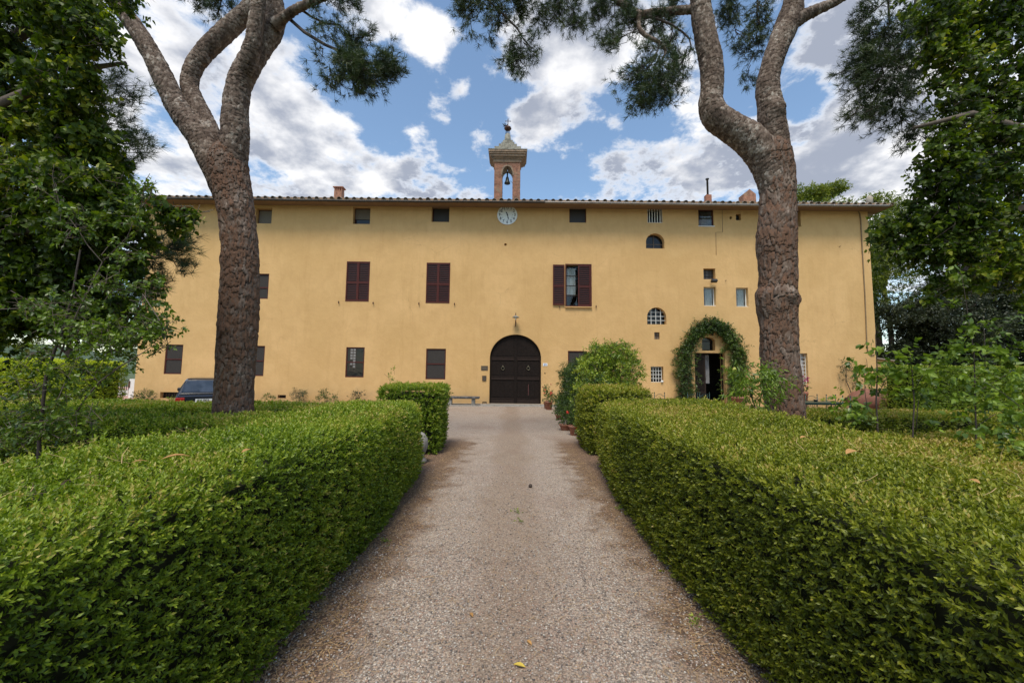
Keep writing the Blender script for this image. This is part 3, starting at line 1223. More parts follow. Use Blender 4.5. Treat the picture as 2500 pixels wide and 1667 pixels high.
def shutter_leaf(x0, z0, x1, z1, y0, y1, lab=None):
    st = .055
    bm = bmesh.new()
    bx(bm, x0, y0, z0, x0 + st, y1, z1)
    bx(bm, x1 - st, y0, z0, x1, y1, z1)
    zm = z0 + (z1 - z0) * .47
    for za, zb in ((z0, z0 + .09), (zm - .05, zm + .05), (z1 - .08, z1)):
        bx(bm, x0 + st, y0 + .002, za, x1 - st, y1 - .002, zb)
    lf = obj('shutter', bm, M_redwood, villa, **({'label': lab} if lab else {}))
    obj('backing', panel((x0 + st, z0 + .09, x1 - st, z1 - .08), y1 - .004, y1 - .001), M_black, lf)
    wd = x1 - x0 - 2 * st
    key = round(wd, 3)
    if key not in slat_cache:
        b2 = bmesh.new()
        bx(b2, -wd / 2 + .001, -.022, -.006, wd / 2 - .001, .022, .006, rot=Matrix.Rotation(R(38), 3, 'X'))
        me = bpy.data.meshes.new('slat')
        b2.to_mesh(me)
        b2.free()
        me.materials.append(M_redwood)
        slat_cache[key] = me
    for za, zb, n in ((z0 + .10, zm - .06, 9), (zm + .06, z1 - .09, 10)):
        n = max(2, int((zb - za) / .098))
        for i in range(n):
            o = bpy.data.objects.new('slat', slat_cache[key])
            o.location = Vector(((x0 + x1) / 2, y0 + .024, za + (zb - za) * (i + .5) / n))
            link(o, lf)
    return lf


for key in ('sh1', 'sh2'):
    r = inset(rects[key], G)
    xm = (r[0] + r[2]) / 2
    shutter_leaf(r[0], r[1], xm - .004, r[3], D - .02, D + .03)
    shutter_leaf(xm + .004, r[1], r[2], r[3], D - .02, D + .03)
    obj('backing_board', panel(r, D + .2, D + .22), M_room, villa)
r = inset(rects['sh3'], G)
bm = bmesh.new()
rect_frame(bm, (r[0] - .05, r[1] - .05, r[2] + .05, r[3] + .05), D - .04, D - .003, .05)
w = obj('window', bm, M_redwood, villa, label='middle-floor window with one shutter folded back')
shutter_leaf(at(1349.7, 700, D).x, at(1363, 745, D).z, at(1377.8, 700, D).x, at(1363, 647, D).z, D - .085, D - .042, 'shutter folded back flat against the wall')
shutter_leaf(at(1411.5, 700, D).x, r[1], r[2] - .01, r[3], D - .03, D + .02)
ra = (r[0], r[1], at(1414, 700, D).x, r[3])
bm = bmesh.new()
rect_frame(bm, ra, D + .14, D + .2, .05, mid=.27)
bx(bm, ra[0] + .05, D + .141, r[1] + (r[3] - r[1]) * .5, ra[2] - .05, D + .199, r[1] + (r[3] - r[1]) * .5 + .03)
bx(bm, ra[0] + .05, D + .141, r[1] + (r[3] - r[1]) * .74, ra[2] - .05, D + .199, r[1] + (r[3] - r[1]) * .74 + .03)
obj('sash', bm, M_gateframe, w)
obj('pane', panel(inset(ra, .051), D + .17, D + .176), M_clear, w)
curtain((ra[0] + .05, r[1] + .6, ra[2] - .16, r[3] - .12), D + .26, 0, 1, M_curtain, 4, w)
bm = bmesh.new()
bx(bm, r[0] - .06, D - .10, r[1] - .10, r[2] + .06, D - .003, r[1] - .052)
obj('sill', bm, M_stucco, w)

# small iron shutter catches below the shutters
for px_, py_ in ((828, 738), (912, 739.7), (1023.4, 741), (1110, 742), (1454.8, 748), (1366, 749)):
    p = at(px_, py_, D)
    bm = bmesh.new()
    tube_into(bm, [(p.x, D + .01, p.z), (p.x, D - .07, p.z)], .012, 5)
    lathe_into(bm, [(.004, -.10), (.028, -.04), (.034, .01), (.012, .05), (.004, .07)], (p.x, D - .075, p.z), 8)
    obj('shutter_catch', bm, M_rust, villa)

# ---- the arched gate
zc = gate_zs
xc = (GATE[0] + GATE[2]) / 2 + .02
YG = D + .16


def gate_leaf(x0, x1, lab):
    pts = []
    cx_, rx_, rzz = (GATE[0] + GATE[2]) / 2, (GATE[2] - GATE[0]) / 2 - .004, GATE[3] - zc - .004
    n = 18
    pts.append((x0, .07))
    pts.append((x1, .07))
    top = []
    for i in range(n + 1):
        x = x1 + (x0 - x1) * i / n
        top.append((x, zc + rzz * math.sqrt(max(0, 1 - ((x - cx_) / rx_) ** 2))))
    pts += top
    bm = prism_xz(bmesh.new(), pts, YG, YG + .06)
    leaf = obj('gate_leaf', bm, M_gate, villa, label=lab)
    # rails and stiles
    zt = lambda x: zc + rzz * math.sqrt(max(0, 1 - ((x - cx_) / rx_) ** 2))
    rails = [(at(1258, 985, D).z + .0, at(1258, 972, D).z), (at(1258, 927, D).z, at(1258, 918.5, D).z), (at(1258, 879, D).z, at(1258, 870.5, D).z)]
    for za, zb in rails:
        za = max(za, .075)
        b2 = bmesh.new()
        bx(b2, x0 + .085, YG - .028, za, x1 - .085, YG - .001, zb)
        bx(b2, x0 + .085, YG - .048, zb - .035, x1 - .085, YG - .0285, zb)
        bx(b2, x0 + .085, YG - .048, za, x1 - .085, YG - .0285, za + .03)
        obj('rail', b2, M_gateframe, leaf)
    b2 = bmesh.new()
    for xa, xb in ((x0 + .004, x0 + .083), (x1 - .083, x1 - .004)):
        zz = min(zt(xa), zt(xb)) - .02
        bx(b2, xa, YG - .034, .075, xb, YG - .001, max(zz, .5))
    obj('stile', b2, M_gate, leaf)
    # sunk vertical boards between the rails
    for bi in range(5):
        xa = x0 + .11 + (x1 - x0 - .22) * bi / 5
        xb = x0 + .11 + (x1 - x0 - .22) * (bi + 1) / 5 - .012
        for za, zb in ((rails[0][1] + .05, rails[1][0] - .05), (rails[1][1] + .05, rails[2][0] - .05), (rails[2][1] + .05, None)):
            if zb is None:
                zb = min(zt(xa), zt(xb)) - .10
                if zb < za + .1:
                    continue
            b2 = bmesh.new()
            bx(b2, xa, YG - .012 - .004 * (bi % 2), za, xb, YG - .001, zb)
            obj('board', b2, M_gate, leaf)
    return leaf


lf_a = gate_leaf(GATE[0] + .006, xc - .004, 'gate leaf beside the brown wall plaque')
lf_b = gate_leaf(xc + .004, GATE[2] - .006, 'gate leaf beside the white number tile')
for lf, (px_, py_) in ((lf_a, (1227.5, 899)), (lf_b, (1290, 899))):
    p = at(px_, py_, D)
    bm = bmesh.new()
    lathe_into(bm, [(.05, -.01), (.05, .01), (.02, .03)], (p.x, YG - .04, p.z + .13), 10)
    pts = [(p.x + .085 * math.sin(a * .5236), YG - .055, p.z + .085 * math.cos(a * .5236)) for a in range(13)]
    tube_into(bm, pts, .016, 6)
    obj('knocker_ring', bm, M_brass, lf)
bm = bmesh.new()
bx(bm, at(1290, 955, D).x - .008, YG - .03, at(1290, 965, D).z, at(1290, 955, D).x + .012, YG - .013, at(1290, 938, D).z)
obj('bolt', bm, plain('reddish_bolt', (.16, .05, .045), .6), lf_b)
bm = bmesh.new()
bx(bm, xc - .045, YG - .05, .08, xc + .035, YG - .0355, zc + .9)
obj('cover_strip', bm, M_gate, lf_a)

# ---- doorway on the right
r = DOOR
bm = bmesh.new()
rect_frame(bm, (r[0] + .004, .065, r[2] - .004, r[3] - .004), D + .22, D + .3, .06)
df = obj('doorway', bm, M_gateframe, villa, label='open brown doorway under the arch of climbing jasmine')
xm = at(1728, 920, D).x
b2 = bmesh.new()
bx(b2, r[0] + .066, D + .235, .07, xm, D + .28, r[3] - .07)
dl = obj('door_leaf', b2, M_gateframe, df)
b2 = bmesh.new()
w_ = xm - r[0] - .066
for za, zb in ((.2, .75), (.85, 1.25), (1.4, r[3] - .2)):
    bx(b2, r[0] + .066 + w_ * .14, D + .215, za, xm - w_ * .14, D + .2345, zb, bevel=.012)
obj('door_panel', b2, M_gate, dl)
curtain((at(1730, 900, D).x, at(1735, 936, D).z, at(1742, 900, D).x, r[3] - .08), D + .5, 0, 1, plain('hanging_grey_cloth', (.22, .21, .21), .9), 2, df)
b2 = prism_xz(bmesh.new(), arch_pts(LUN[0] + G, LUN[2] - G, LUN[1] + G, LUN[1] + (LUN[3] - LUN[1]) * .72, LUN[3] - G, 12), D + .3, D + .31)
w = obj('fanlight', b2, M_glass, villa)
b2 = bmesh.new()
rect_frame(b2, (LUN[0] + .03, LUN[1] + .02, LUN[2] - .08, LUN[1] + (LUN[3] - LUN[1]) * .74), D + .26, D + .295, .035)
obj('fanlight_frame', b2, M_gate, w)
# raised plaster bands either side of the door
pa = arch_pts(at(1706, 0 + 900, D).x - .12, at(1772, 900, D).x + .12, DOOR[3] + .02, DOOR[3] + .30, at(1733, 817, D).z + .05, 16)[2:]
bmr = bmesh.new()
prev = None
for x, z in pa:
    cxx = (pa[0][0] + pa[-1][0]) / 2
    dx, dz = (x - cxx), (z - DOOR[3] - .1)
    l_ = math.hypot(dx, dz) or 1
    o_ = (x + dx / l_ * .10, z + dz / l_ * .10)
    rg = [bmr.verts.new((x, D - .004, z)), bmr.verts.new((x, D - .045, z)), bmr.verts.new((o_[0], D - .045, o_[1])), bmr.verts.new((o_[0], D - .004, o_[1]))]
    if prev:
        for k in range(4):
            bmr.faces.new((prev[k], prev[(k + 1) % 4], rg[(k + 1) % 4], rg[k]))
    prev = rg
obj('plaster_arch', bmr, M_stucco, villa)

# chimneys belong to the house
def chimney(px_, y_top, y_bot, wpx, Y, pot=False):
    c = at(px_, y_bot, Y)
    zt = at(px_, y_top, Y).z
    w2 = wpx / 972 * Y / 2
    bm = bmesh.new()
    bx(bm, c.x - w2 * .75, Y - w2 * .6, rz(Y) - .3, c.x + w2 * .75, Y + w2 * .6, zt - .30)
    o = obj('chimney', bm, M_brick, villa)
    b2 = bmesh.new()
    for k in (-1, -.33, .33, 1):
        bx(b2, c.x + k * w2 * .62 - .04, Y - w2 * .55, zt - .298, c.x + k * w2 * .62 + .04, Y + w2 * .55, zt - .09)
    bx(b2, c.x - w2, Y - w2 * .7, zt - .088, c.x + w2, Y + w2 * .7, zt - .02, bevel=.01)
    obj('chimney_cap', b2, M_terra, o)


chimney(828, 458, 476, 26, 25.0)
c = at(1728, 480, 24.5)
bm = bmesh.new()
lathe_into(bm, [(.06, 0), (.06, 1.05), (.10, 1.06), (.11, 1.12), (.02, 1.17)], (c.x, 24.5, at(1728, 478, 24.5).z), 12)
o = obj('stove_pipe', bm, M_black, villa)
b2 = bmesh.new()
bx(b2, c.x - .17, 24.35, rz(24.5) - .3, c.x + .17, 24.65, at(1728, 478, 24.5).z + .01)
obj('pipe_base', b2, M_terra, o)
c = at(1824, 480, 25.5)
bm = bmesh.new()
zt = at(1824, 467, 25.5).z
prism_xz(bm, [(c.x - .40, rz(25.5) - .2), (c.x + .40, rz(25.5) - .2), (c.x + .40, zt - .32), (c.x, zt), (c.x - .40, zt - .32)], 25.2, 25.8)
obj('chimney', bm, M_brick, villa)
c = at(2122, 478, 23.5)
bm = bmesh.new()
lathe_into(bm, [(.16, -.5), (.17, .0), (.12, .10), (.03, .16)], (c.x, 23.5, at(2122, 484, 23.5).z), 8)
obj('ridge_stone', bm, M_tile, villa)

# pavement strip with separate slabs
pav = bpy.data.objects.new('pavement', None)
pav.location = (0, D, 0)
link(pav, kind='structure')
bm = bmesh.new()
x = -6.4
while x < 5.6:
    w_ = rnd.uniform(.75, 1.25)
    obj('slab', box(x + .006, D - .62, -.05, min(x + w_, 5.9) - .006, D - .004, .055 + rnd.uniform(-.006, .006), bevel=.008), M_stone, pav)
    x += w_
x = -5.8
while x < 5.2:
    w_ = rnd.uniform(1.0, 1.7)
    obj('kerb_stone', box(x + .006, D - 1.25, -.08, x + w_ - .006, D - .628, .03 + rnd.uniform(-.006, .006), bevel=.012), M_stone, pav)
    x += w_
obj('door_step', box(GATE[0] + .01, D + .005, -.05, GATE[2] - .01, D + .155, .062), M_stone, pav)

# annex at the far right corner
c0, c1 = at(2139, 900, 23.2), at(2161, 900, 23.2)
bm = bmesh.new()
zt0, zt1 = at(2140, 874, 23.2).z, at(2161, 882, 23.2).z
prism_xz(bm, [(XR + .01, 0), (c1.x, 0), (c1.x, zt1), (XR + .01, zt0)], 22.6, 25)
an = obj('annex', bm, M_stucco, label='low ochre lean-to against the right end of the villa', cat='outbuilding')
bm = bmesh.new()
prism_xz(bm, [(XR + .02, zt0 + .01), (c1.x + .22, zt1 - .06), (c1.x + .22, zt1 + .0), (XR + .02, zt0 + .08)], 22.4, 25.1)
obj('roof', bm, M_tile, an)

# ------------------------------------------------------------------ wall fittings
# clock
c = at(1238.5, 525.5, D)
CR = 25.2 / 972 * D
clock = thing('wall_clock', (c.x, D, c.z), 'round white enamel clock with black figures high on the ochre wall', 'clock')


def disc_y(c, r, y0, y1, n=48):
    return prism_xz(bmesh.new(), [(c.x + r * math.cos(2 * math.pi * k / n), c.z + r * math.sin(2 * math.pi * k / n)) for k in range(n)], y0, y1)


obj('clock_face', disc_y(c, CR, D - .05, D - .003), M_enamel, clock)


def text_obj(name, s, size, loc, mat, parent, rot=(math.pi / 2, 0, 0), ext=.002, sx=1.0, **kw):
    cu = bpy.data.curves.new(name, 'FONT')
    cu.body = s
    cu.size = size
    cu.align_x = 'CENTER'
    cu.align_y = 'CENTER'
    cu.extrude = ext
    cu.offset = size * .022
    tmp = bpy.data.objects.new('t', cu)
    COL.objects.link(tmp)
    d = bpy.context.evaluated_depsgraph_get()
    me = bpy.data.meshes.new_from_object(tmp.evaluated_get(d))
    bpy.data.objects.remove(tmp)
    me.name = name
    me.materials.clear()
    me.materials.append(mat)
    me.transform(Matrix.Translation(loc) @ Matrix.Rotation(rot[2], 4, 'Z') @ Matrix.Rotation(rot[0], 4, 'X') @ Matrix.Diagonal((sx, 1, 1, 1)))
    return obj(name, me, None, parent, **kw)


for h in range(1, 13):
    a = math.pi / 2 - h * math.pi / 6
    text_obj('numeral', str(h), .215, (c.x + CR * .76 * math.cos(a), D - .053, c.z + CR * .76 * math.sin(a)), M_black, clock, sx=.85)
bm = bmesh.new()
for k in range(60):
    a = 2 * math.pi * k / 60
    if k % 5:
        continue
    p = Vector((c.x + CR * .545 * math.cos(a), 0, c.z + CR * .545 * math.sin(a)))
    bx(bm, p.x - .009, D - .056, p.z - .022, p.x + .009, D - .0505, p.z + .022, rot=Matrix.Rotation(math.pi / 2 - a, 3, 'Y'))
obj('minute_marks', bm, M_black, clock)


def hand(a, ln, tail, w, y):
    bm = bmesh.new()
    d = Vector((math.sin(a), 0, math.cos(a)))
    s = Vector((d.z, 0, -d.x))
    pts = [(-tail, w * .5), (-tail * .7, w * .9), (0, w * .6), (ln * .45, w * .55), (ln * .62, w * 1.0), (ln * .74, w * .5), (ln, 0.004)]
    out = [c + d * t + s * ww for t, ww in pts] + [c + d * t - s * ww for t, ww in pts[::-1]]
    return prism_xz(bm, [(p.x, p.z) for p in out], y - .008, y)


obj('hour_hand', hand(R(336), CR * .36, .06, .032, D - .062), M_black, clock)
obj('minute_hand', hand(R(165), CR * .56, .10, .030, D - .072), M_black, clock)
obj('hand_boss', disc_y(c, .035, D - .085, D - .0505, 12), M_black, clock)

# lamp over the gate
c = at(1259, 775, D)
lamp = thing('wall_lamp', (c.x, D, c.z), 'small iron lamp with a flat disc shade above the arched gate', 'lamp')
z0, z1 = at(1259, 797.5, D).z, at(1259, 766, D).z
bm = bmesh.new()
tube_into(bm, [(c.x, D - .03, z0), (c.x, D - .03, z0 + .30), (c.x, D - .10, z0 + .42), (c.x, D - .30, z1 - .12), (c.x, D - .34, z1)], .022, 6)
obj('lamp_bracket', bm, M_rust, lamp)
obj('lamp_shade', lathe([(.035, .12), (.06, .10), (.19, .02), (.195, .0), (.17, .012), (.03, .05)], (c.x, D - .34, z1 - .26), 20), plain('grey_enamel', (.20, .20, .18), .5), lamp)
obj('bulb', lathe([(.01, -.13), (.035, -.10), (.045, -.06), (.02, .0), (.02, .03)], (c.x, D - .34, z1 - .25), 12), M_white, lamp)

# plaques, number tile, bell push, boot scraper
r = fr(1174.6, 893, 1191, 904)
pl = obj('name_plaque', panel(r, D - .02, D - .003), plain('dark_bronze_plaque', (.07, .05, .03), .5, vary=.2), label='brown horizontal name plaque beside the gate', cat='plaque')
b2 = bmesh.new()
for i in range(9):
    xx = r[0] + .07 + i * .024
    bx(b2, xx, D - .0225, (r[1] + r[3]) / 2 - .015, xx + .014, D - .0205, (r[1] + r[3]) / 2 + .015)
obj('lettering', b2, plain('dull_gold', (.22, .17, .09), .6), pl)
r = fr(1177.3, 917, 1187.3, 929.5)
ip = obj('intercom', panel(r, D - .03, D - .003), plain('dark_bronze_box', (.06, .045, .028), .5), label='small square intercom box below the brown plaque', cat='intercom')
b2 = bmesh.new()
rect_frame(b2, r, D - .036, D - .0305, .015)
obj('rim', b2, M_rust, ip)
r = fr(1325.5, 886.4, 1336.6, 893.2)
nt = obj('number_tile', panel(r, D - .016, D - .003), M_enamel, label='white enamel house number tile with blue figures beside the gate', cat='sign')
text_obj('figures', '2/5', .12, ((r[0] + r[2]) / 2, D - .018, (r[1] + r[3]) / 2), M_blue, nt)
c = at(1330.4, 910.5, D)
obj('bell_push', disc_y(c, .028, D - .02, D - .002, 12), M_iron, label='small dark round bell push under the number tile', cat='bell push')
c = at(1183, 987, D - .35)
bm = bmesh.new()
tube_into(bm, [(c.x - .11, D - .35, .06), (c.x - .11, D - .35, .17), (c.x + .11, D - .35, .17), (c.x + .11, D - .35, .06)], .012, 6)
bx(bm, c.x - .1, D - .355, .10, c.x + .1, D - .345, .15)
obj('boot_scraper', bm, M_iron, label='little iron boot scraper at the foot of the wall by the gate', cat='boot scraper')

# floodlight
c = at(1738, 687, D)
fl = thing('floodlight', (c.x, D, c.z), 'dark floodlight tilted down under the small grated window', 'floodlight')
bm = bmesh.new()
tube_into(bm, [(c.x - .06, D + .0, c.z + .03), (c.x - .08, D - .14, c.z - .04)], .018, 6)
obj('arm', bm, M_iron, fl)
bm = bmesh.new()
bx(bm, c.x - .14, D - .32, c.z - .10, c.x + .17, D - .14, c.z + .06, rot=Matrix.Rotation(R(-24), 3, 'X'), bevel=.02)
obj('lamp_housing', bm, M_black, fl)

# cables
pts = [(1951, 511), (2040, 512), (2085, 513.5), (2094, 516), (2098.5, 524), (2100.5, 540), (2103, 590), (2106, 643), (2110, 712), (2113, 780), (2115, 835), (2117, 855), (2121, 863), (2127, 867), (2134, 865)]
obj('cable', tube([Vector((at(a, b, D).x, D - .035, at(a, b, D).z)) for a, b in pts], .028, 6), M_cable, label='thick sagging cable down the wall near the right corner', cat='cable')
pts = [(1763, 508), (1763.7, 567), (1747.5, 567.6), (1748.3, 623)]
obj('cable', tube([Vector((at(a, b, D).x, D - .012, at(a, b, D).z)) for a, b in pts], .010, 5), M_cable, label='thin wire stepping down the wall beside an attic window', cat='cable')
for px_, py_, l_ in ((1771, 685, 'iron peg in the wall beside the floodlight'), (2049, 602, 'iron peg high on the wall beside the sagging cable')):
    p = at(px_, py_, D)
    obj('wall_peg', tube([(p.x, D + .01, p.z), (p.x, D - .09, p.z - .01)], .016, 6), M_rust, label=l_, cat='peg')

# hanging lantern over the doorway
c = at(1736, 812, D)
ln = thing('hanging_lantern', (c.x, D, c.z), 'small dark lantern hanging above the doorway in the jasmine arch', 'lantern')
obj('hook', tube([(c.x, D, c.z + .35), (c.x, D - .12, c.z + .34), (c.x, D - .13, c.z + .05)], .011, 5), M_iron, ln)
obj('lantern_body', lathe([(.02, -.16), (.055, -.13), (.07, .0), (.03, .05), (.008, .08)], (c.x, D - .13, c.z), 8), M_iron, ln)

# ------------------------------------------------------------------ bell tower
YB = D + .35
BY0, BY1 = YB, YB + .80
S = YB / 972


def bxp(px_, py_):
    p = at(px_, py_, YB)
    return p.x, p.z


cxT, _ = bxp(1238.3, 430)
tower = thing('bell_tower', (cxT, YB, 11.3), 'small open brick bell tower with a stepped stone cap on the villa roof', 'bell tower')
zb = bxp(1238, 478)[1] - .25
zt = bxp(1238, 394.5)[1]
pxs = [(1206.5, 1226.2), (1251.4, 1270.3)]
xin0, xin1 = bxp(1226.2, 430)[0], bxp(1251.4, 430)[0]
z_spring, z_peak = bxp(1238, 424)[1], bxp(1238, 406)[1]


def arch_half(z):
    """half width of the pointed opening at height z"""
    if z <= z_spring:
        return (xin1 - xin0) / 2
    f = (z - z_spring) / (z_peak - z_spring)
    return (xin1 - xin0) / 2 * math.sqrt(max(0, 1 - f ** 1.6))


xmid = (xin0 + xin1) / 2
x_out = [bxp(1206.5, 430)[0], bxp(1270.3, 430)[0]]
for side in (0, 1):
    core = bmesh.new()
    n = 26
    ol = []
    for k in range(n + 1):
        z = zb + (zt - zb) * k / n
        ol.append((z, arch_half(z) if z < z_peak else 0.0))
    if side == 0:
        pts = [(x_out[0] + .012, zb), ] + [(xmid - h - .012, z) for z, h in ol] + [(x_out[0] + .012, zt)]
    else:
        pts = [(x_out[1] - .012, zb), ] + [(xmid + h + .012, z) for z, h in ol] + [(x_out[1] - .012, zt)]
    prism_xz(core, pts, BY0 + .012, BY1 - .012)
    pier = obj('pier', core, M_mortar, tower)
    bk = bmesh.new()
    z = zb
    row = 0
    ch = .068
    while z < zt - .04:
        h = max(arch_half(z), arch_half(z + ch)) if z < z_peak else .0
        if z < z_peak and z > z_spring:
            h = arch_half(z)
        xa, xb = (x_out[0], xmid - h) if side == 0 else (xmid + h, x_out[1])
        x = xa - (.12 if row % 2 else 0)
        while x < xb:
            x0_, x1_ = max(x, xa), min(x + .25, xb)
            if x1_ - x0_ > .03:
                j = rnd.uniform(-.008, .006)
                bx(bk, x0_ + .004, BY0 + j, z + .004, x1_ - .004, BY0 + .11, z + ch - .005)
            x += .25
        for yb_ in range(4):   # flank bricks outside and inside
            ya = BY0 + .115 + yb_ * .21
            xo = x_out[0] if side == 0 else x_out[1]
            j = rnd.uniform(-.006, .006)
            bx(bk, xo + j, ya, z + .004, xo + (.1 if side == 0 else -.1), ya + .2, z + ch - .005)
            if z < z_spring:
                xi = xin0 if side == 0 else xin1
                bx(bk, xi + j * .5, ya, z + .004, xi + (-.1 if side == 0 else .1), ya + .2, z + ch - .005)
        z += ch
        row += 1
    obj('brick_courses', bk, M_brick, pier, kind='stuff')
# projecting pointed arch ring
ring = bmesh.new()
prev = None
for k in range(25):
    t = -1 + 2 * k / 24
    zz = z_peak - (z_peak - z_spring + .1) * abs(t) ** 1.3
    hh = arch_half(min(zz, z_peak))
    s_ = -1 if t < 0 else 1
    x = xmid + s_ * hh
    nx, nz = s_ * .8, .6 * (1 - abs(t)) + .2
    rg = [ring.verts.new((x, BY0 - .035, zz)), ring.verts.new((x, BY0 + .1, zz)), ring.verts.new((x + nx * .085, BY0 + .1, zz + nz * .085)), ring.verts.new((x + nx * .085, BY0 - .035, zz + nz * .085))]
    if prev:
        for q in range(4):
            ring.faces.new((prev[q], prev[(q + 1) % 4], rg[(q + 1) % 4], rg[q]))
    prev = rg
obj('pointed_arch', ring, M_corn, tower)
# cornice steps: sizes read off at the depth of each front face
prof = [(1204, 1273, 395, 387, .05), (1201, 1277, 387, 383.5, .10), (1199, 1279.5, 383.5, 380, .14), (1196, 1283, 380, 374, .20), (1194, 1285, 374, 369, .25), (1192.5, 1287, 369, 364.5, .29)]
ym = (BY0 + BY1) / 2
for xa, xb, ya, yb_, e in prof:
    yf = BY0 - e
    x0_, x1_ = at(xa, ya, yf).x, at(xb, ya, yf).x
    z0_, z1_ = at(1239, ya, yf).z, at(1239, yb_, yf).z
    obj('cornice_course', box(x0_, yf, z0_ - .02, x1_, BY1 + e, z1_, bevel=.01), M_corn, tower)
yf = BY0 - .31
zcur = at(1239, 364.5, yf).z
obj('cap_slab', box(at(1192, 364, yf).x, yf, zcur + .002, at(1287.5, 364, yf).x, BY1 + .31, zcur + .05, bevel=.01), M_capstone, tower)
for (xa, xb, yb_, dp) in ((1207, 1272, 357, .62), (1217.5, 1262, 350.5, .46), (1224, 1256, 346, .34), (1227.5, 1252, 341.5, .27)):
    yf = ym - dp
    x0_, x1_ = at(xa, 357, yf).x, at(xb, 357, yf).x
    z1_ = at(1239, yb_, yf).z
    w_ = x1_ - x0_
    n = max(2, int(w_ / .34))
    for k in range(n):
        a0 = x0_ + w_ * k / n
        obj('cap_stone', box(a0 + .004, yf + rnd.uniform(-.015, .015), zcur - .01, a0 + w_ / n - .004, ym + dp, z1_ + rnd.uniform(-.015, .0), bevel=.012), M_capstone, tower)
    zcur = z1_
zc0, zc1 = zcur, at(1239, 327.5, ym).z
xcp = at(1239.5, 335, ym).x
obj('cone', lathe([(9.4 * S, 0), (8.3 * S, (zc1 - zc0) * .3), (7.2 * S, (zc1 - zc0) * .82), (4.5 * S, zc1 - zc0)], (xcp, ym, zc0 + .004), 10), M_capstone, tower)


def bxp(px_, py_):
    p = at(px_, py_, ym)
    return p.x, p.z


# iron crown, vane and cross on top
zt0, zt1 = zc1, bxp(1239, 317)[1]
vane = thing('weather_vane', (xcp, ym, zt0), 'iron finial with a round dish, small beast and cross on the bell tower', 'weather vane')
bm = bmesh.new()
for k in range(6):
    a = k * math.pi / 3
    tube_into(bm, [(xcp + .15 * math.cos(a), ym + .15 * math.sin(a), zt0 - .18), (xcp + .09 * math.cos(a), ym + .09 * math.sin(a), zt1)], .012, 5)
tube_into(bm, [(xcp, ym, zt0 - .1), (xcp, ym, bxp(1240.5, 291)[1])], .014, 6)
obj('stand', bm, M_iron, vane)
obj('dish', lathe([(.06, -.03), (.17, .0), (.215, .06), (.19, .13), (.05, .19)], (xcp, ym, zt1), 16), M_rust, vane)
xq, zq = bxp(1240.6, 296.5)
bm = bmesh.new()
bx(bm, xq - .15, ym - .01, zq - .012, xq + .15, ym + .01, zq + .012)
bx(bm, xq - .013, ym - .012, zq - .30, xq + .013, ym + .012, zq + .13)
for dx, dz in ((-.15, 0), (.15, 0), (0, .13)):
    bx(bm, xq + dx - .02, ym - .014, zq + dz - .02, xq + dx + .02, ym + .014, zq + dz + .02)
obj('cross', bm, M_rust, vane)
xw, zw = bxp(1233.5, 307)
bm = bmesh.new()
tube_into(bm, [(xw - .07, ym, zw + .0), (xw, ym, zw + .02), (xw + .10, ym, zw + .0), (xw + .14, ym, zw + .07)], [.03, .045, .04, .02], 6)
for dx in (-.06, -.02, .08, .12):
    tube_into(bm, [(xw + dx, ym, zw), (xw + dx + .01, ym, zw - .12)], .012, 5)
tube_into(bm, [(xw - .06, ym, zw), (xw - .12, ym, zw + .09), (xw - .17, ym, zw + .10)], [.03, .022, .01], 6)
tube_into(bm, [(xw - .05, ym, zw - .01), (xw - .14, ym, zw - .07)], [.02, .008], 5)
tube_into(bm, [(xw, ym, zw + .03), (xw - .03, ym, zw + .13), (xw + .05, ym, zw + .12)], [.015, .03, .006], 5)
obj('beast', bm, M_iron, vane)

# bell
xb_, zb_ = bxp(1238.6, 440)
bell = thing('bell', (xb_, ym, zb_), 'bronze bell hanging in the opening of the bell tower', 'bell')
BSC = 1.18
prof = [(.145, -.16), (.15, -.14), (.115, -.07), (.085, .03), (.075, .12), (.05, .18), (.012, .19)]
obj('bell_body', lathe([(r_ * BSC, z_ * BSC) for r_, z_ in prof], (xb_, ym, bxp(1238, 441)[1]), 18), M_copper, bell)
obj('clapper', lathe([(.012, .0), (.035, .02), (.02, .07), (.01, .1)], (xb_, ym, bxp(1238, 447.5)[1]), 8), M_rust, bell)
bm = bmesh.new()
z_y = bxp(1238, 424)[1]
tube_into(bm, [(xin0 - .02, ym, z_y - .04), (xb_ - .12, ym, z_y + .02), (xb_, ym, z_y + .03), (xb_ + .12, ym, z_y + .02), (xin1 + .02, ym, z_y - .04)], .016, 6)
lathe_into(bm, [(.03, -.3), (.035, -.2), (.045, -.05), (.03, .05), (.04, .1), (.02, .12)], (xb_, ym, z_y), 8)
tube_into(bm, [(xb_ + .12, ym, bxp(1238, 445)[1]), (xb_ + .2, ym, bxp(1238, 442)[1]), (xin1 - .01, ym, bxp(1238, 447)[1])], .012, 5)
obj('yoke', bm, M_iron, bell)
# ------------------------------------------------------------------ hedges


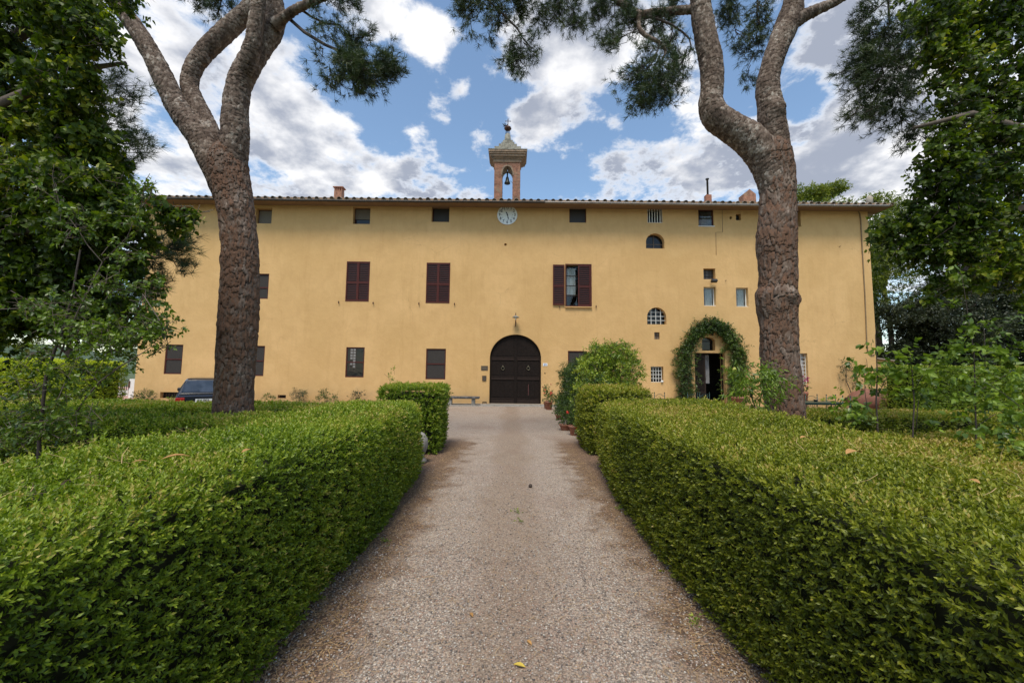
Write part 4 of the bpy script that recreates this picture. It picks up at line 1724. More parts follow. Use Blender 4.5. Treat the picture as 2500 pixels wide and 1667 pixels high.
def rounded_box_points(n, x0, x1, y0, y1, z1, r, rng, faces):
    """points and normals on a rounded box; faces: {'top','xn','xp','yn','yp'} -> density factor"""
    LX, LY, H = x1 - x0, y1 - y0, z1
    ar = {'top': LX * LY, 'xn': LY * H, 'xp': LY * H, 'yn': LX * H, 'yp': LX * H}
    keys = [k for k in ar if faces.get(k, 0) > 0]
    w = np.array([ar[k] * faces[k] for k in keys])
    cnt = (n * w / sum(ar[k] * max(faces.values()) for k in keys)).astype(int)
    Ps, Ns = [], []
    for k, c in zip(keys, cnt):
        u, v = rng.uniform(0, 1, c), rng.uniform(0, 1, c)
        if k == 'top':
            P = np.stack([x0 + u * LX, y0 + v * LY, np.full(c, H)], 1)
            N0 = np.array([0, 0, 1.])
        elif k in ('xn', 'xp'):
            P = np.stack([np.full(c, x0 if k == 'xn' else x1), y0 + u * LY, v * H], 1)
            N0 = np.array([-1. if k == 'xn' else 1., 0, 0])
        else:
            P = np.stack([x0 + u * LX, np.full(c, y0 if k == 'yn' else y1), v * H], 1)
            N0 = np.array([0, -1. if k == 'yn' else 1., 0])
        lo = np.array([x0 + r, y0 + r, -1.0])
        hi = np.array([x1 - r, y1 - r, H - r])
        Q = np.clip(P, lo, hi)
        d = P - Q
        l = np.linalg.norm(d, axis=1, keepdims=True)
        N = np.where(l > 1e-6, d / np.maximum(l, 1e-6), N0)
        Ps.append(Q + N * np.minimum(l, r) if False else Q + N * r)
        Ns.append(N)
    return np.concatenate(Ps), np.concatenate(Ns)


def hedge(x0, x1, y0, y1, z1, label, mat, faces, seed, density=1.0, r=.14, warp=None, lump=.035, lsize=(.0215, .0052, .07), bright_top=.20, group=None, name='box_hedge', gap=0.0):
    rng = np.random.RandomState(seed)
    root = thing(name, ((x0 + x1) / 2, (y0 + y1) / 2, 0), label, 'hedge', group)

    def shape(P):
        P = P.copy()
        n = vnoise(P, 2.2, seed) * lump + vnoise(P, 6.0, seed + 1) * lump * .45
        c = np.array([(x0 + x1) / 2, (y0 + y1) / 2])
        sx = np.sign(P[:, 0] - c[0]) * np.minimum(1, np.abs(P[:, 0] - c[0]) / ((x1 - x0) / 2 - r * .99)) ** 6
        sy = np.sign(P[:, 1] - c[1]) * np.minimum(1, np.abs(P[:, 1] - c[1]) / ((y1 - y0) / 2 - r * .99)) ** 6
        P[:, 0] += n * sx
        P[:, 1] += n * sy
        P[:, 2] += n * np.clip(P[:, 2] / z1, 0, 1) * .8 * (P[:, 2] > z1 * .5)
        # the sides lean in a little towards the ground
        k = np.clip(1 - P[:, 2] / .35, 0, 1) ** 1.5 * .06
        P[:, 0] -= sx * k
        P[:, 1] -= sy * k
        if warp is not None:
            P = warp(P)
        return P

    # solid core for the twigs, the hedge's inner shade put into its colour
    nx, ny, nz = max(3, int((x1 - x0) / .25)), max(3, int((y1 - y0) / .25)), 5
    bm = bmesh.new()
    bmesh.ops.create_grid(bm, x_segments=1, y_segments=1, size=.5)
    bm.clear()
    d = .10
    X0, X1, Y0, Y1, Z1 = x0 + d, x1 - d, y0 + d, y1 - d, z1 - d * 1.05
    vs = {}

    def V(i, j, k):
        key = (i, j, k)
        if key not in vs:
            p = np.array([[X0 + (X1 - X0) * i / nx, Y0 + (Y1 - Y0) * j / ny, Z1 * k / nz + (.02 if k == 0 else 0)]])
            q = np.clip(p, [[X0 + r, Y0 + r, -1]], [[X1 - r, Y1 - r, Z1 - r]])
            dd = p - q
            l = np.linalg.norm(dd)
            if l > r:
                p = q + dd / l * r
            vs[key] = bm.verts.new(shape(p)[0])
        return vs[key]
    for i in range(nx):
        for j in range(ny):
            bm.faces.new((V(i, j, nz), V(i + 1, j, nz), V(i + 1, j + 1, nz), V(i, j + 1, nz)))
    for k in range(nz):
        for i in range(nx):
            bm.faces.new((V(i, 0, k), V(i + 1, 0, k), V(i + 1, 0, k + 1), V(i, 0, k + 1)))
            bm.faces.new((V(i, ny, k), V(i + 1, ny, k), V(i + 1, ny, k + 1), V(i, ny, k + 1)))
        for j in range(ny):
            bm.faces.new((V(0, j, k), V(0, j + 1, k), V(0, j + 1, k + 1), V(0, j, k + 1)))
            bm.faces.new((V(nx, j, k), V(nx, j + 1, k), V(nx, j + 1, k + 1), V(nx, j, k + 1)))
    obj('dark_core', bm, M_core, root)

    # leafy shell
    LX, LY = x1 - x0, y1 - y0
    area = LX * LY + 2 * LY * z1 + 2 * LX * z1
    l0, lk, lmax = lsize
    dmin = max(.6, math.hypot(max(0, max(x0, -x1)), max(y0, .5)))
    lmin = min(max(l0, l0 + lk * (dmin - 1.5)), lmax)
    per = 7
    dens = 2.0 * density / (lmin ** 2 * .5 * .5 * per) / .82
    P, N = rounded_box_points(int(area * dens), x0, x1, y0, y1, z1, r, rng, faces)
    dist = np.linalg.norm(P[:, :2], axis=1)
    behind = P[:, 1] < .35
    L = np.clip(l0 + lk * (dist - 1.5), l0, lmax)
    keep = rng.uniform(0, 1, len(P)) < (lmin / L) ** 2 * np.where(behind, .25, 1.0)
    if gap:
        keep &= vnoise(P, 9.0, seed + 5) > -1.6
    P, N, L = P[keep], N[keep], L[keep]
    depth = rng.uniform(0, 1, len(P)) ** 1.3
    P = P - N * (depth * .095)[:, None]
    P = shape(P)
    P[:, 2] = np.maximum(P[:, 2], .02)
    A = N + rng.normal(0, .42, N.shape)
    A[:, 2] += .30
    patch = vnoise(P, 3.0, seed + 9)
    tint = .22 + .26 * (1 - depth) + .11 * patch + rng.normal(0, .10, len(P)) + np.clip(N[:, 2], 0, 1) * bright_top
    out = rng.uniform(0, 1, len(P)) < .04
    P = P + A * (out * rng.uniform(.01, .04, len(P)))[:, None]
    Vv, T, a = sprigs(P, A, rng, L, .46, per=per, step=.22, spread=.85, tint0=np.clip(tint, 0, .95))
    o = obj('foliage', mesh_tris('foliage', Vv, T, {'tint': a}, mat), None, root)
    return root, len(T)


def face_warp(P, sign):
    """the path widens slightly away from the camera"""
    P = P.copy()
    P[:, 0] += sign * np.clip((P[:, 1] - 3.4) / 3.4, 0, 1) * (.16 if sign < 0 else .24)
    return P


NT_TOT = 0
specs = [
    dict(a=(-2.45, -1.285, -1.6, 6.75, 1.145), label='long clipped box hedge along the path, on the same side as the parked car', mat=M_box, faces=dict(top=1, xp=1, xn=.25, yp=.4), seed=11, r=.15, warp=lambda P: face_warp(P, -1), lump=.045),
    dict(a=(1.245, 3.05, -1.6, 7.1, 1.13), label='long clipped box hedge along the path, on the same side as the open doorway', mat=M_box2, faces=dict(top=1, xn=1, xp=.25, yp=.4), seed=12, r=.10, warp=lambda P: face_warp(P, 1), lump=.04),
    dict(a=(-9.2, -2.5, 5.85, 7.15, .84), label='low crosswise box hedge nearest the camera in front of the car side pine', mat=M_box, faces=dict(top=1, yn=1, yp=.1, xn=.1), seed=13, r=.12),
    dict(a=(-17.5, -2.7, 9.1, 10.9, .74), label='far crosswise box hedge between the pine trunk and the parked car', mat=M_box, faces=dict(top=1, yn=1, xp=.5), seed=14, r=.12),
    dict(a=(-2.74, -1.44, 8.05, 9.4, 1.34), label='taller clipped box block ending the hedge, beside the stone bench', mat=M_box, faces=dict(top=1, yn=1, xp=1, xn=.3), seed=15, r=.09, lump=.045),
    dict(a=(1.64, 2.84, 8.15, 9.4, 1.30), label='taller clipped box block beside the potted geraniums', mat=M_box2, faces=dict(top=1, yn=1, xn=1, xp=.5), seed=16, r=.09, lump=.045),
    dict(a=(-23.5, -13.8, 13.2, 14.4, 1.86), label='bright green hedge with yellow-green new growth beside the yard gate', mat=M_boxbright, faces=dict(top=1, yn=1, xp=.8), seed=17, r=.15, bright_top=.42),
    dict(a=(3.25, 9.5, 4.85, 5.8, .80), label='low crosswise box hedge among the young fruit saplings', mat=M_box2, faces=dict(top=1, yn=1), seed=18, r=.12),
    dict(a=(5.4, 19.0, 9.3, 11.0, .70), label='far crosswise box hedge in front of the garden tables', mat=M_box2, faces=dict(top=1, yn=1), seed=19, r=.12),
    dict(a=(15.6, 30.0, 15.6, 17.0, 2.05), label='tall dark hedge under the trees at the end of the villa', mat=M_box, faces=dict(top=1, yn=1, xn=.6), seed=20, r=.2, bright_top=.1),
]
for s in specs:
    _, n_ = hedge(*s['a'], s['label'], s['mat'], s['faces'], s['seed'], r=s['r'], warp=s.get('warp'), lump=s.get('lump', .035), bright_top=s.get('bright_top', .20))
    NT_TOT += n_
print('hedge triangles', NT_TOT)

# ------------------------------------------------------------------ bark
def catmull(pts, n):
    P = np.array(pts, dtype=float)
    P = np.vstack([2 * P[0] - P[1], P, 2 * P[-1] - P[-2]])
    out = []
    segs = len(P) - 3
    for i in range(n):
        t = i / (n - 1) * segs
        k = min(int(t), segs - 1)
        f = t - k
        p0, p1, p2, p3 = P[k:k + 4]
        out.append(.5 * ((2 * p1) + (-p0 + p2) * f + (2 * p0 - 5 * p1 + 4 * p2 - p3) * f * f + (-p0 + 3 * p1 - 3 * p2 + p3) * f ** 3))
    return np.array(out)


def bark_tube(name, pts, rad, res, cw, chh, amp, seed, mat, parent, knots=(), lump=.03):
    """a limb with plates of bark as real relief. pts (x,y,z), rad metres, res metres between vertices, plates cw wide and chh tall"""
    rng = np.random.RandomState(seed)
    Q = np.hstack([np.array([list(p) for p in pts], dtype=float), np.array(rad, dtype=float)[:, None]])
    length = np.sum(np.linalg.norm(np.diff(Q[:, :3], axis=0), axis=1))
    n = max(6, int(length / res))
    C = catmull(Q, n)
    c, rr = C[:, :3], C[:, 3]
    T = unit(np.gradient(c, axis=0))
    U = np.zeros_like(T)
    ref = np.array([0, -1., 0])
    for i in range(n):
        u = ref - T[i] * ref.dot(T[i])
        U[i] = u / np.linalg.norm(u)
        ref = U[i]
    Vv = np.cross(T, U)
    rm = float(np.mean(rr))
    m_ = max(16, int(2 * math.pi * rm / res))
    th = np.linspace(0, 2 * math.pi, m_, endpoint=False)
    s = np.concatenate([[0], np.cumsum(np.linalg.norm(np.diff(c, axis=0), axis=1))])
    TH, SS = np.meshgrid(th, s)
    nu = max(5, int(round(2 * math.pi * rm / cw)))
    v_jit = .9
    dirv_ = np.cos(TH)[..., None] * U[:, None] + np.sin(TH)[..., None] * Vv[:, None]
    base = c[:, None] + dirv_ * rr[:, None, None]
    wp = base.reshape(-1, 3)
    w1 = vnoise(wp, 9, seed + 1).reshape(TH.shape)
    w2 = vnoise(wp, 9, seed + 2).reshape(TH.shape)
    w3 = vnoise(wp, 28, seed + 3).reshape(TH.shape)
    u = TH / (2 * math.pi) * nu + w1 * .38 + w3 * .13
    v = SS / chh + w2 * .35 + w3 * .10
    iu, iv = np.floor(u).astype(int), np.floor(v).astype(int)
    M1 = 9973
    tab = rng.uniform(0, 1, (M1, 3))
    f1 = np.full(TH.shape, 9.)
    f2 = np.full(TH.shape, 9.)
    cid = np.zeros(TH.shape, int)
    slope = np.zeros(TH.shape)
    slope2 = np.zeros(TH.shape)
    for du in (-1, 0, 1):
        for dv in (-2, -1, 0, 1, 2):
            a, b_ = iu + du, iv + dv
            h = (np.mod(a, nu) * 7919 + b_ * 104729) % M1
            jx, jy = tab[h, 0], tab[h, 1]
            dx = (a + .5 + (jx - .5) * .8) - u
            dy = (b_ + .5 + (jy - .5) * .9) - v
            dd = np.sqrt(dx * dx + dy * dy * 1.0)
            new = dd < f1
            f2 = np.where(new, f1, np.minimum(f2, dd))
            cid = np.where(new, h, cid)
            slope = np.where(new, dy, slope)
            slope2 = np.where(new, dx, slope2)
            f1 = np.where(new, dd, f1)
    e = np.clip((f2 - f1 - .015) / .10, 0, 1)
    plate = e * e * (3 - 2 * e)
    hgt = tab[cid, 2]
    # every plate tilts a little, as overlapping flakes do, and its face is chipped
    w4 = vnoise(wp * [1, 1, .22], 85, seed + 6).reshape(TH.shape)
    disp = amp * (plate * (.70 + .45 * hgt + .22 * slope + .5 * (tab[cid, 0] - .5) * slope2) + (.14 * w3 + .20 * w4) * (.4 + plate)) - amp * .5 + lump * rm * vnoise(wp, 2.2, seed + 4).reshape(TH.shape)
    for (ks, kth, kr, kh) in knots:
        dth = np.angle(np.exp(1j * (TH - kth))) * rm
        dk = np.sqrt(dth ** 2 + (SS - ks) ** 2) / kr
        disp += kh * np.exp(-dk ** 2 * 1.4) - kh * .5 * np.exp(-(dk * 3.0) ** 2)
    P = base + dirv_ * disp[..., None]
    idx = np.arange(n * m_).reshape(n, m_)
    a = idx[:-1]
    b_ = np.roll(idx, -1, axis=1)[:-1]
    c_ = np.roll(idx, -1, axis=1)[1:]
    d_ = idx[1:]
    quads = np.stack([a, b_, c_, d_], -1).reshape(-1, 4)
    me = mesh_tris(name, P.reshape(-1, 3), quads, {'tint': (tab[cid, 0] * .8 + .2 * hgt).ravel(), 'plate': plate.ravel()}, mat)
    return obj(name, me, None, parent), (2 * len(quads))


def pxline(lst, Y):
    """[(y, xleft, xright)] -> points and radii at depth Y; a 4th number shifts the depth"""
    pts, rad = [], []
    for row in lst:
        y, a, b_ = row[:3]
        yy = Y + (row[3] if len(row) > 3 else 0)
        c = at((a + b_) / 2, y, yy)
        w = (b_ - a) / 972 * yy / 2 * .955 / math.sqrt(1 + (c.x / c.y) ** 2)
        pts.append((c.x, yy, c.z))
        rad.append(w)
    return pts, rad


def pxpath(lst, Y):
    """[(x, y, halfwidth px, dY)] -> points and radii"""
    pts, rad = [], []
    for x, y, hw, dy in lst:
        yy = Y + dy
        c = at(x, y, yy)
        pts.append((c.x, yy, c.z))
        rad.append(hw * .955 / 972 * yy / math.sqrt(1 + (c.x / c.y) ** 2))
    return pts, rad


YT = 8.1
tt = 0
# ---- pine on the car's side
c0 = at(572, 1000, YT)
pineA = thing('pine_tree', (c0.x, YT, 0), 'big stone pine whose three limbs fork low, beside the parked car', 'tree', 'stone pines flanking the path')
p, r_ = pxline([(1080, 512, 632), (1000, 519, 622), (911, 523, 624), (843, 525, 629), (753, 530.7, 636), (685, 535, 638), (617, 538, 637), (549, 533, 630), (504, 525, 625), (472, 518, 621), (436, 509, 617), (405, 502, 613), (375, 512, 608), (345, 540, 590)], YT)
p[0] = (p[0][0], YT, -.1)
_, n_ = bark_tube('trunk', p, r_, .015, .056, .20, .026, 31, M_bark, pineA, knots=[(5.0, .3, .16, .05), (2.55, -.1, .12, .05), (1.0, .5, .08, .05), (4.0, -.6, .14, .04)])
tt += n_
LIMBS_A = [
    ('limb', [(552, 480, 34, 0), (535, 430, 40, 0), (510, 380, 41, 0), (484, 330, 41, -.02), (453, 291, 38, -.05), (424, 245, 34.5, -.1), (396, 184, 33, -.15), (364, 122, 31, -.2), (326, 61, 30, -.25), (280, 0, 29, -.3), (225, -80, 27, -.4), (150, -190, 24, -.6), (60, -330, 20, -.9)]),
    ('limb', [(520, 370, 40, .15), (508, 321, 34, .15), (482, 262, 29, .18), (463, 211, 26.5, .2), (470, 172, 27, .22), (492, 136, 27, .25), (535, 92, 27, .3), (575, 55, 26, .35), (610, 20, 24, .4), (640, -30, 23, .5), (672, -120, 20, .7), (690, -240, 15, .9)]),
    ('limb', [(562, 470, 38, 0), (566, 410, 43, 0), (574, 337, 41, -.05), (574, 275, 38, -.08), (582, 214, 36.5, -.1), (596, 180, 37, -.1), (612, 150, 36, -.08), (640, 110, 32, 0), (662, 80, 30, .05), (672, 45, 27, .1), (668, 10, 27, .15), (660, -50, 25, .25), (668, -140, 22, .4), (700, -260, 17, .6)]),
    ('limb', [(588, 235, 17, 0), (597, 195, 23, -.10), (604, 160, 26, -.22), (614, 120, 24, -.32), (620, 92, 22, -.36), (628, 31, 21.5, -.4), (631, 0, 21, -.42), (634, -70, 20, -.5), (610, -170, 17, -.6), (560, -290, 12, -.8)]),
    ('limb', [(672, 62, 20, -.1), (700, 38, 13.5, -.2), (735, 17, 11.5, -.3), (770, 2, 10.5, -.4), (830, -22, 9.5, -.6), (910, -60, 8, -.8), (1000, -120, 6, -1.0)]),
    ('limb', [(640, -60, 15, .1), (560, -110, 12, .2), (470, -150, 10, .3), (380, -230, 8, .4)]),
]
for i, (nm, l) in enumerate(LIMBS_A):
    p, r_ = pxpath(l, YT)
    _, n_ = bark_tube(nm, p, r_, .018 if i < 4 else .028, .060, .085, .019, 40 + i, M_bark_limb, pineA, lump=.05, knots=[(2.4, 1.4, .12, .07)] if i == 1 else ())
    tt += n_

# ---- pine on the doorway's side
c0 = at(1912, 1010, YT)
pineB = thing('pine_tree', (c0.x, YT, 0), 'big stone pine with a wide two-armed fork, in front of the garden tables', 'tree', 'stone pines flanking the path')
p, r_ = pxline([(1100, 1866, 1975), (1010, 1868, 1966), (933, 1858, 1959), (880, 1854, 1954), (828, 1851, 1953), (776, 1848, 1951), (749, 1840, 1952), (723, 1840, 1952.5), (697, 1848, 1949), (645, 1848, 1948), (608, 1844, 1948), (582, 1842, 1949), (514, 1848, 1949), (462, 1849, 1948), (425, 1845, 1946), (399, 1832, 1942), (373, 1828, 1937), (350, 1845, 1930), (325, 1862, 1910)], YT)
p[0] = (p[0][0], YT, -.1)
_, n_ = bark_tube('trunk', p, r_, .015, .062, .22, .029, 61, M_bark, pineB, knots=[(3.35, .1, .14, .06), (3.3, 1.2, .12, .05), (3.35, -1.2, .12, .05), (5.0, -.3, .1, .04)])
tt += n_
LIMBS_B = [
    ('limb', [(1897, 490, 38, 0), (1888, 430, 46, 0), (1866, 382, 48, 0), (1828, 340, 45, 0), (1785, 312, 40, 0), (1748, 285, 38, 0), (1735, 252, 34, 0), (1738, 220, 32.5, 0), (1738, 181, 33, 0), (1734, 144, 33, 0), (1722, 90, 30, 0), (1713, 36, 29, 0), (1709, 0, 28, 0), (1704, -70, 26, .1), (1690, -170, 22, .2), (1650, -290, 17, .3)]),
    ('limb', [(1897, 480, 36, 0), (1896, 410, 42, 0), (1891, 340, 40, -.05), (1884, 300, 38.5, -.08), (1879, 253, 36, -.1), (1874, 217, 34.5, -.1), (1878, 181, 31.5, -.1), (1889, 144, 32.5, -.1), (1902, 108, 34, -.1), (1917, 72, 37, -.1), (1930, 36, 36, -.1), (1938, 0, 29, -.1), (1948, -60, 25, 0), (1940, -160, 21, .1), (1960, -280, 15, .2)]),
    ('limb', [(1925, 62, 25, -.15), (1958, 42, 20, -.2), (1990, 27, 16.5, -.25), (2025, 12, 14, -.3), (2066, -10, 12, -.4), (2150, -60, 10, -.6), (2250, -130, 8, -.8)]),
    ('limb', [(1700, 22, 16, .1), (1687, 24, 11.5, .1), (1640, 28, 11, .15), (1595, 33, 11, .2), (1560, 36, 11, .25), (1538, 22, 8.5, .3), (1508, 0, 8, .35), (1470, -40, 7.5, .4), (1400, -110, 6, .5)]),
    ('limb', [(1562, 34, 8, .25), (1559, 52, 6.2, .2), (1562, 72, 5.6, .15), (1578, 88, 5.2, .1), (1602, 100, 4.8, .05), (1618, 113, 4, 0), (1625, 128, 3.2, 0), (1616, 144, 2, 0)]),
]
for i, (nm, l) in enumerate(LIMBS_B):
    p, r_ = pxpath(l, YT)
    _, n_ = bark_tube(nm, p, r_, .018 if i < 3 else .028, .060, .085, .019 if i < 4 else .008, 70 + i, M_bark_limb, pineB, lump=.05, knots=[(1.8, .1, .17, .09)] if i == 1 else ())
    tt += n_
print('bark triangles', tt)

# ------------------------------------------------------------------ pine needles
def needle_tufts(P, A, rng, ln=.13, per=22, w=.0045, tint0=None):
    n = len(P)
    A = unit(A)
    if tint0 is None:
        tint0 = rng.uniform(.1, .7, n)
    Vs, As = [], []
    for k in range(per):
        d = unit(rng.normal(0, 1, (n, 3))) * .85 + A * .75
        d = unit(d)
        s = unit(np.cross(d, rng.normal(0, 1, (n, 3))))
        L = ln * rng.uniform(.7, 1.1, n)[:, None]
        b_ = P + A * rng.uniform(-.5, .5, n)[:, None] * ln * .55
        Vs.append(np.stack([b_ - s * w / 2, b_ + s * w / 2, b_ + d * L + s * w * .12, b_ + d * L - s * w * .12], 1))
        As.append(np.repeat(np.clip(tint0 + rng.uniform(-.15, .15, n), 0, 1), 4))
    V = np.concatenate([v.reshape(-1, 3) for v in Vs])
    T = np.arange(len(V)).reshape(-1, 4)
    return V, T, np.concatenate(As)


def pine_spray(root, blobs, Y, seed, tw_from=None, per=20, ln=.14, twigs=True, w=.0085):
    """blobs: (px, py, rx px, ry px, tufts, dY, origin px, origin py, origin dY)"""
    rng = np.random.RandomState(seed)
    PP, AA = [], []
    bm = bmesh.new()
    for (x, y, rx, ry, nt, dy, ox, oy, ody) in blobs:
        yy = Y + dy
        c = np.array(at(x, y, yy))
        sx, sz = rx / 972 * yy, ry / 972 * yy
        o = np.array(at(ox, oy, Y + ody))
        nb = max(2, int(nt / 9 * .8))
        for b_ in range(nb):
            # a branchlet from the origin into the blob, tufts towards its end
            d = unit(rng.normal(0, 1, 3))
            tip = c + d * np.array([sx, (sx + sz) * .6, sz]) * rng.uniform(.35, 1.0) ** .6
            st = o + (c - o) * rng.uniform(.0, .75)
            mid = (st + tip) / 2 + rng.normal(0, .06, 3) + np.array([0, 0, -.05])
            if twigs:
                tube_into(bm, [tuple(st), tuple(mid), tuple(tip)], [.011, .007, .0035], 3, cap=False)
            axis = unit(tip - mid)
            for k in range(9):
                f = 1 - rng.uniform(0, .55) ** 1.2
                q = st * (1 - f) ** 2 + 2 * mid * f * (1 - f) + tip * f * f + rng.normal(0, .085, 3) * (1.25 if k else .3)
                if twigs and k % 2 == 0:
                    tube_into(bm, [tuple(st * (1 - f * .9) ** 2 + 2 * mid * f * .9 * (1 - f * .9) + tip * (f * .9) ** 2), tuple(q)], [.004, .003], 3, cap=False)
                PP.append(q)
                AA.append(axis + rng.normal(0, .35, 3) + np.array([0, 0, .25]))
    P, A = np.array(PP), np.array(AA)
    V, T, a = needle_tufts(P, A, rng, ln, per, w)
    if twigs:
        obj('twigs', bm, M_darktwig, root, kind='stuff')
    else:
        bm.free()
    obj('crown', mesh_tris('crown', V, T, {'tint': a}, M_pine), None, root)
    return 2 * len(T)


nt = 0
# a hanging bough with its branch, on the car side pine
p, r_ = pxpath([(700, 40, 7, 0), (716, 55, 5.2, -.1), (743, 79, 5, -.2), (794, 110, 4.5, -.3), (852, 135, 4, -.4), (893, 153, 3.4, -.45), (926, 158, 2.8, -.5), (950, 160, 1.8, -.5)], YT)
obj('bough', tube(p, r_, 6), M_darktwig, pineA)
p, r_ = pxpath([(733, 22, 5, -.2), (758, 40, 3.4, -.2), (790, 57, 2.8, -.2), (830, 62, 2.2, -.2), (868, 110, 1.8, -.2), (900, 140, 1.4, -.2)], YT)
obj('bough', tube(p, r_, 5), M_darktwig, pineA)
blA = [(954, 160, 34, 32, 260, -.5, 905, 155, -.45), (905, 195, 50, 30, 210, -.5, 890, 152, -.4), (860, 180, 60, 42, 230, -.4, 850, 135, -.4), (815, 205, 38, 26, 70, -.4, 800, 150, -.3), (880, 105, 45, 45, 170, -.3, 845, 90, -.3),
       (800, 70, 45, 55, 70, -.3, 770, 40, -.3), (785, 140, 30, 30, 26, -.3, 790, 110, -.3), (850, 150, 30, 24, 110, -.4, 850, 140, -.4),
       (530, 12, 60, 34, 160, .9, 560, -40, .6), (470, -20, 60, 30, 130, .9, 500, -60, .6), (820, 2, 40, 14, 60, -.4, 800, -10, -.4), (865, 6, 30, 12, 40, -.6, 830, -20, -.5), (775, 25, 22, 18, 30, -.4, 760, 10, -.4),
       (250, -150, 260, 90, 420, -.3, 250, -120, -.3), (560, -190, 260, 100, 460, .3, 560, -120, .3), (850, -150, 200, 80, 340, -.6, 830, -60, -.5), (60, -330, 200, 120, 200, -.9, 60, -300, -.9), (700, -330, 300, 100, 320, .4, 690, -240, .5)]
nt += pine_spray(pineA, blA, YT, 5)
# doorway side pine: ragged clumps over the path and behind the limbs
p, r_ = pxpath([(1470, -40, 5, .4), (1380, -30, 4, .3), (1290, -25, 3.5, .2), (1190, 0, 3.2, .1), (1229, 36, 3, .1), (1264, 71, 2.6, .1), (1279, 98, 1.8, .1), (1300, 120, 1, .1)], YT)
obj('bough', tube(p, r_, 5), M_darktwig, pineB)
p, r_ = pxpath([(1580, 40, 5, .2), (1610, 48, 3.6, .1), (1639, 60, 3.4, 0), (1668, 80, 3, 0), (1683, 95, 2.6, 0), (1687, 113, 2, 0), (1680, 140, 1.2, 0)], YT)
obj('bough', tube(p, r_, 5), M_darktwig, pineB)
p, r_ = pxpath([(1610, 108, 2.5, 0), (1600, 140, 2, -.1), (1585, 165, 1.6, -.1), (1565, 182, 1, -.1)], YT)
obj('bough', tube(p, r_, 5), M_darktwig, pineB)
p, r_ = pxpath([(2060, -30, 5, -.4), (2168, 0, 4.2, -.3), (2172, 60, 4, -.3), (2150, 95, 3.4, -.3), (2145, 140, 2.6, -.3), (2160, 190, 1.8, -.3)], YT)
obj('bough', tube(p, r_, 5), M_darktwig, pineB)
p, r_ = pxpath([(2240, -30, 6, -.4), (2232, 30, 5, -.3), (2225, 70, 4, -.3), (2180, 140, 3.4, -.3), (2120, 165, 2.4, -.3)], YT)
obj('bough', tube(p, r_, 5), M_darktwig, pineB)
p, r_ = pxpath([(1855, 60, 4, .6), (1848, 35, 3, .7), (1850, 0, 3, .7), (1858, -60, 4, .6)], YT)
obj('bough', tube(p, r_, 5), M_darktwig, pineB)
blB = [(1130, 14, 48, 22, 170, .1, 1200, -10, .1), (1210, 30, 70, 26, 160, .1, 1230, 10, .1), (1290, 20, 60, 32, 170, .1, 1240, -20, .1), (1375, 18, 70, 34, 200, .3, 1370, -30, .3), (1405, 62, 40, 20, 100, .3, 1400, 20, .3), (1330, 38, 30, 26, 70, .3, 1320, 0, .3),
       (1235, 140, 46, 30, 90, .1, 1265, 75, .1), (1285, 120, 46, 34, 90, .1, 1268, 80, .1), (1262, 160, 34, 18, 60, .1, 1265, 110, .1), (1145, 85, 30, 22, 10, .1, 1150, 30, .1), (1195, 70, 34, 26, 16, .1, 1220, 30, .1),
       (1490, 105, 38, 24, 110, .1, 1560, 70, .15), (1540, 60, 50, 30, 150, .3, 1560, 40, .25), (1620, 50, 50, 30, 150, .3, 1600, 40, .1), (1640, 110, 46, 30, 90, .1, 1640, 70, 0), (1500, 20, 60, 26, 150, .4, 1500, 0, .35), (1460, 40, 40, 26, 110, .4, 1480, 0, .4),
       (1545, 185, 50, 32, 130, -.1, 1600, 140, 0), (1610, 190, 62, 36, 190, -.1, 1610, 130, 0), (1660, 170, 42, 36, 130, 0, 1680, 110, 0), (1580, 235, 60, 24, 190, -.1, 1600, 170, -.1), (1560, 262, 34, 12, 60, -.1, 1570, 220, -.1), (1635, 232, 40, 20, 60, -.1, 1620, 180, -.1), (1590, 135, 50, 30, 60, 0, 1600, 100, 0),
       (1790, 30, 40, 40, 170, .9, 1780, -20, .8), (1850, 60, 46, 46, 150, .9, 1850, 0, .7), (1800, 95, 36, 30, 60, .9, 1790, 50, .8), (1840, 130, 40, 36, 90, .9, 1850, 60, .7), (1825, 185, 26, 18, 40, .9, 1840, 130, .8), (1760, -20, 60, 30, 120, .9, 1760, -60, .8), (1650, 5, 36, 20, 80, .4, 1640, -20, .4),
       (2120, 30, 50, 30, 90, -.3, 2168, 0, -.3), (2110, 75, 30, 24, 70, -.3, 2150, 60, -.3), (2160, 110, 70, 46, 260, -.3, 2160, 60, -.3), (2090, 165, 46, 34, 210, -.3, 2150, 130, -.3), (2180, 170, 70, 46, 290, -.3, 2170, 130, -.3), (2130, 225, 60, 32, 190, -.3, 2150, 180, -.3),
       (2110, 275, 60, 22, 110, -.3, 2150, 220, -.3), (2190, 250, 66, 36, 210, -.3, 2180, 200, -.3), (2210, 310, 60, 30, 120, -.3, 2190, 260, -.3), (2230, 60, 60, 50, 200, -.3, 2230, 30, -.3), (2270, 180, 50, 80, 200, -.1, 2225, 140, -.2), (2245, 350, 46, 20, 60, -.3, 2220, 300, -.3), (2060, 290, 20, 8, 16, -.3, 2110, 260, -.3),
       (1300, -130, 260, 90, 480, .3, 1350, -60, .3), (1650, -160, 260, 90, 480, .3, 1650, -100, .3), (2000, -160, 240, 90, 460, -.1, 1990, -80, -.1), (2300, -130, 160, 90, 300, -.6, 2250, -100, -.6), (1700, -330, 360, 110, 400, .3, 1680, -240, .3), (2050, -320, 240, 90, 240, .3, 1990, -240, .2)]
nt += pine_spray(pineB, blB, YT, 6)
print('needle triangles', nt)
# ------------------------------------------------------------------ broadleaved trees and plants


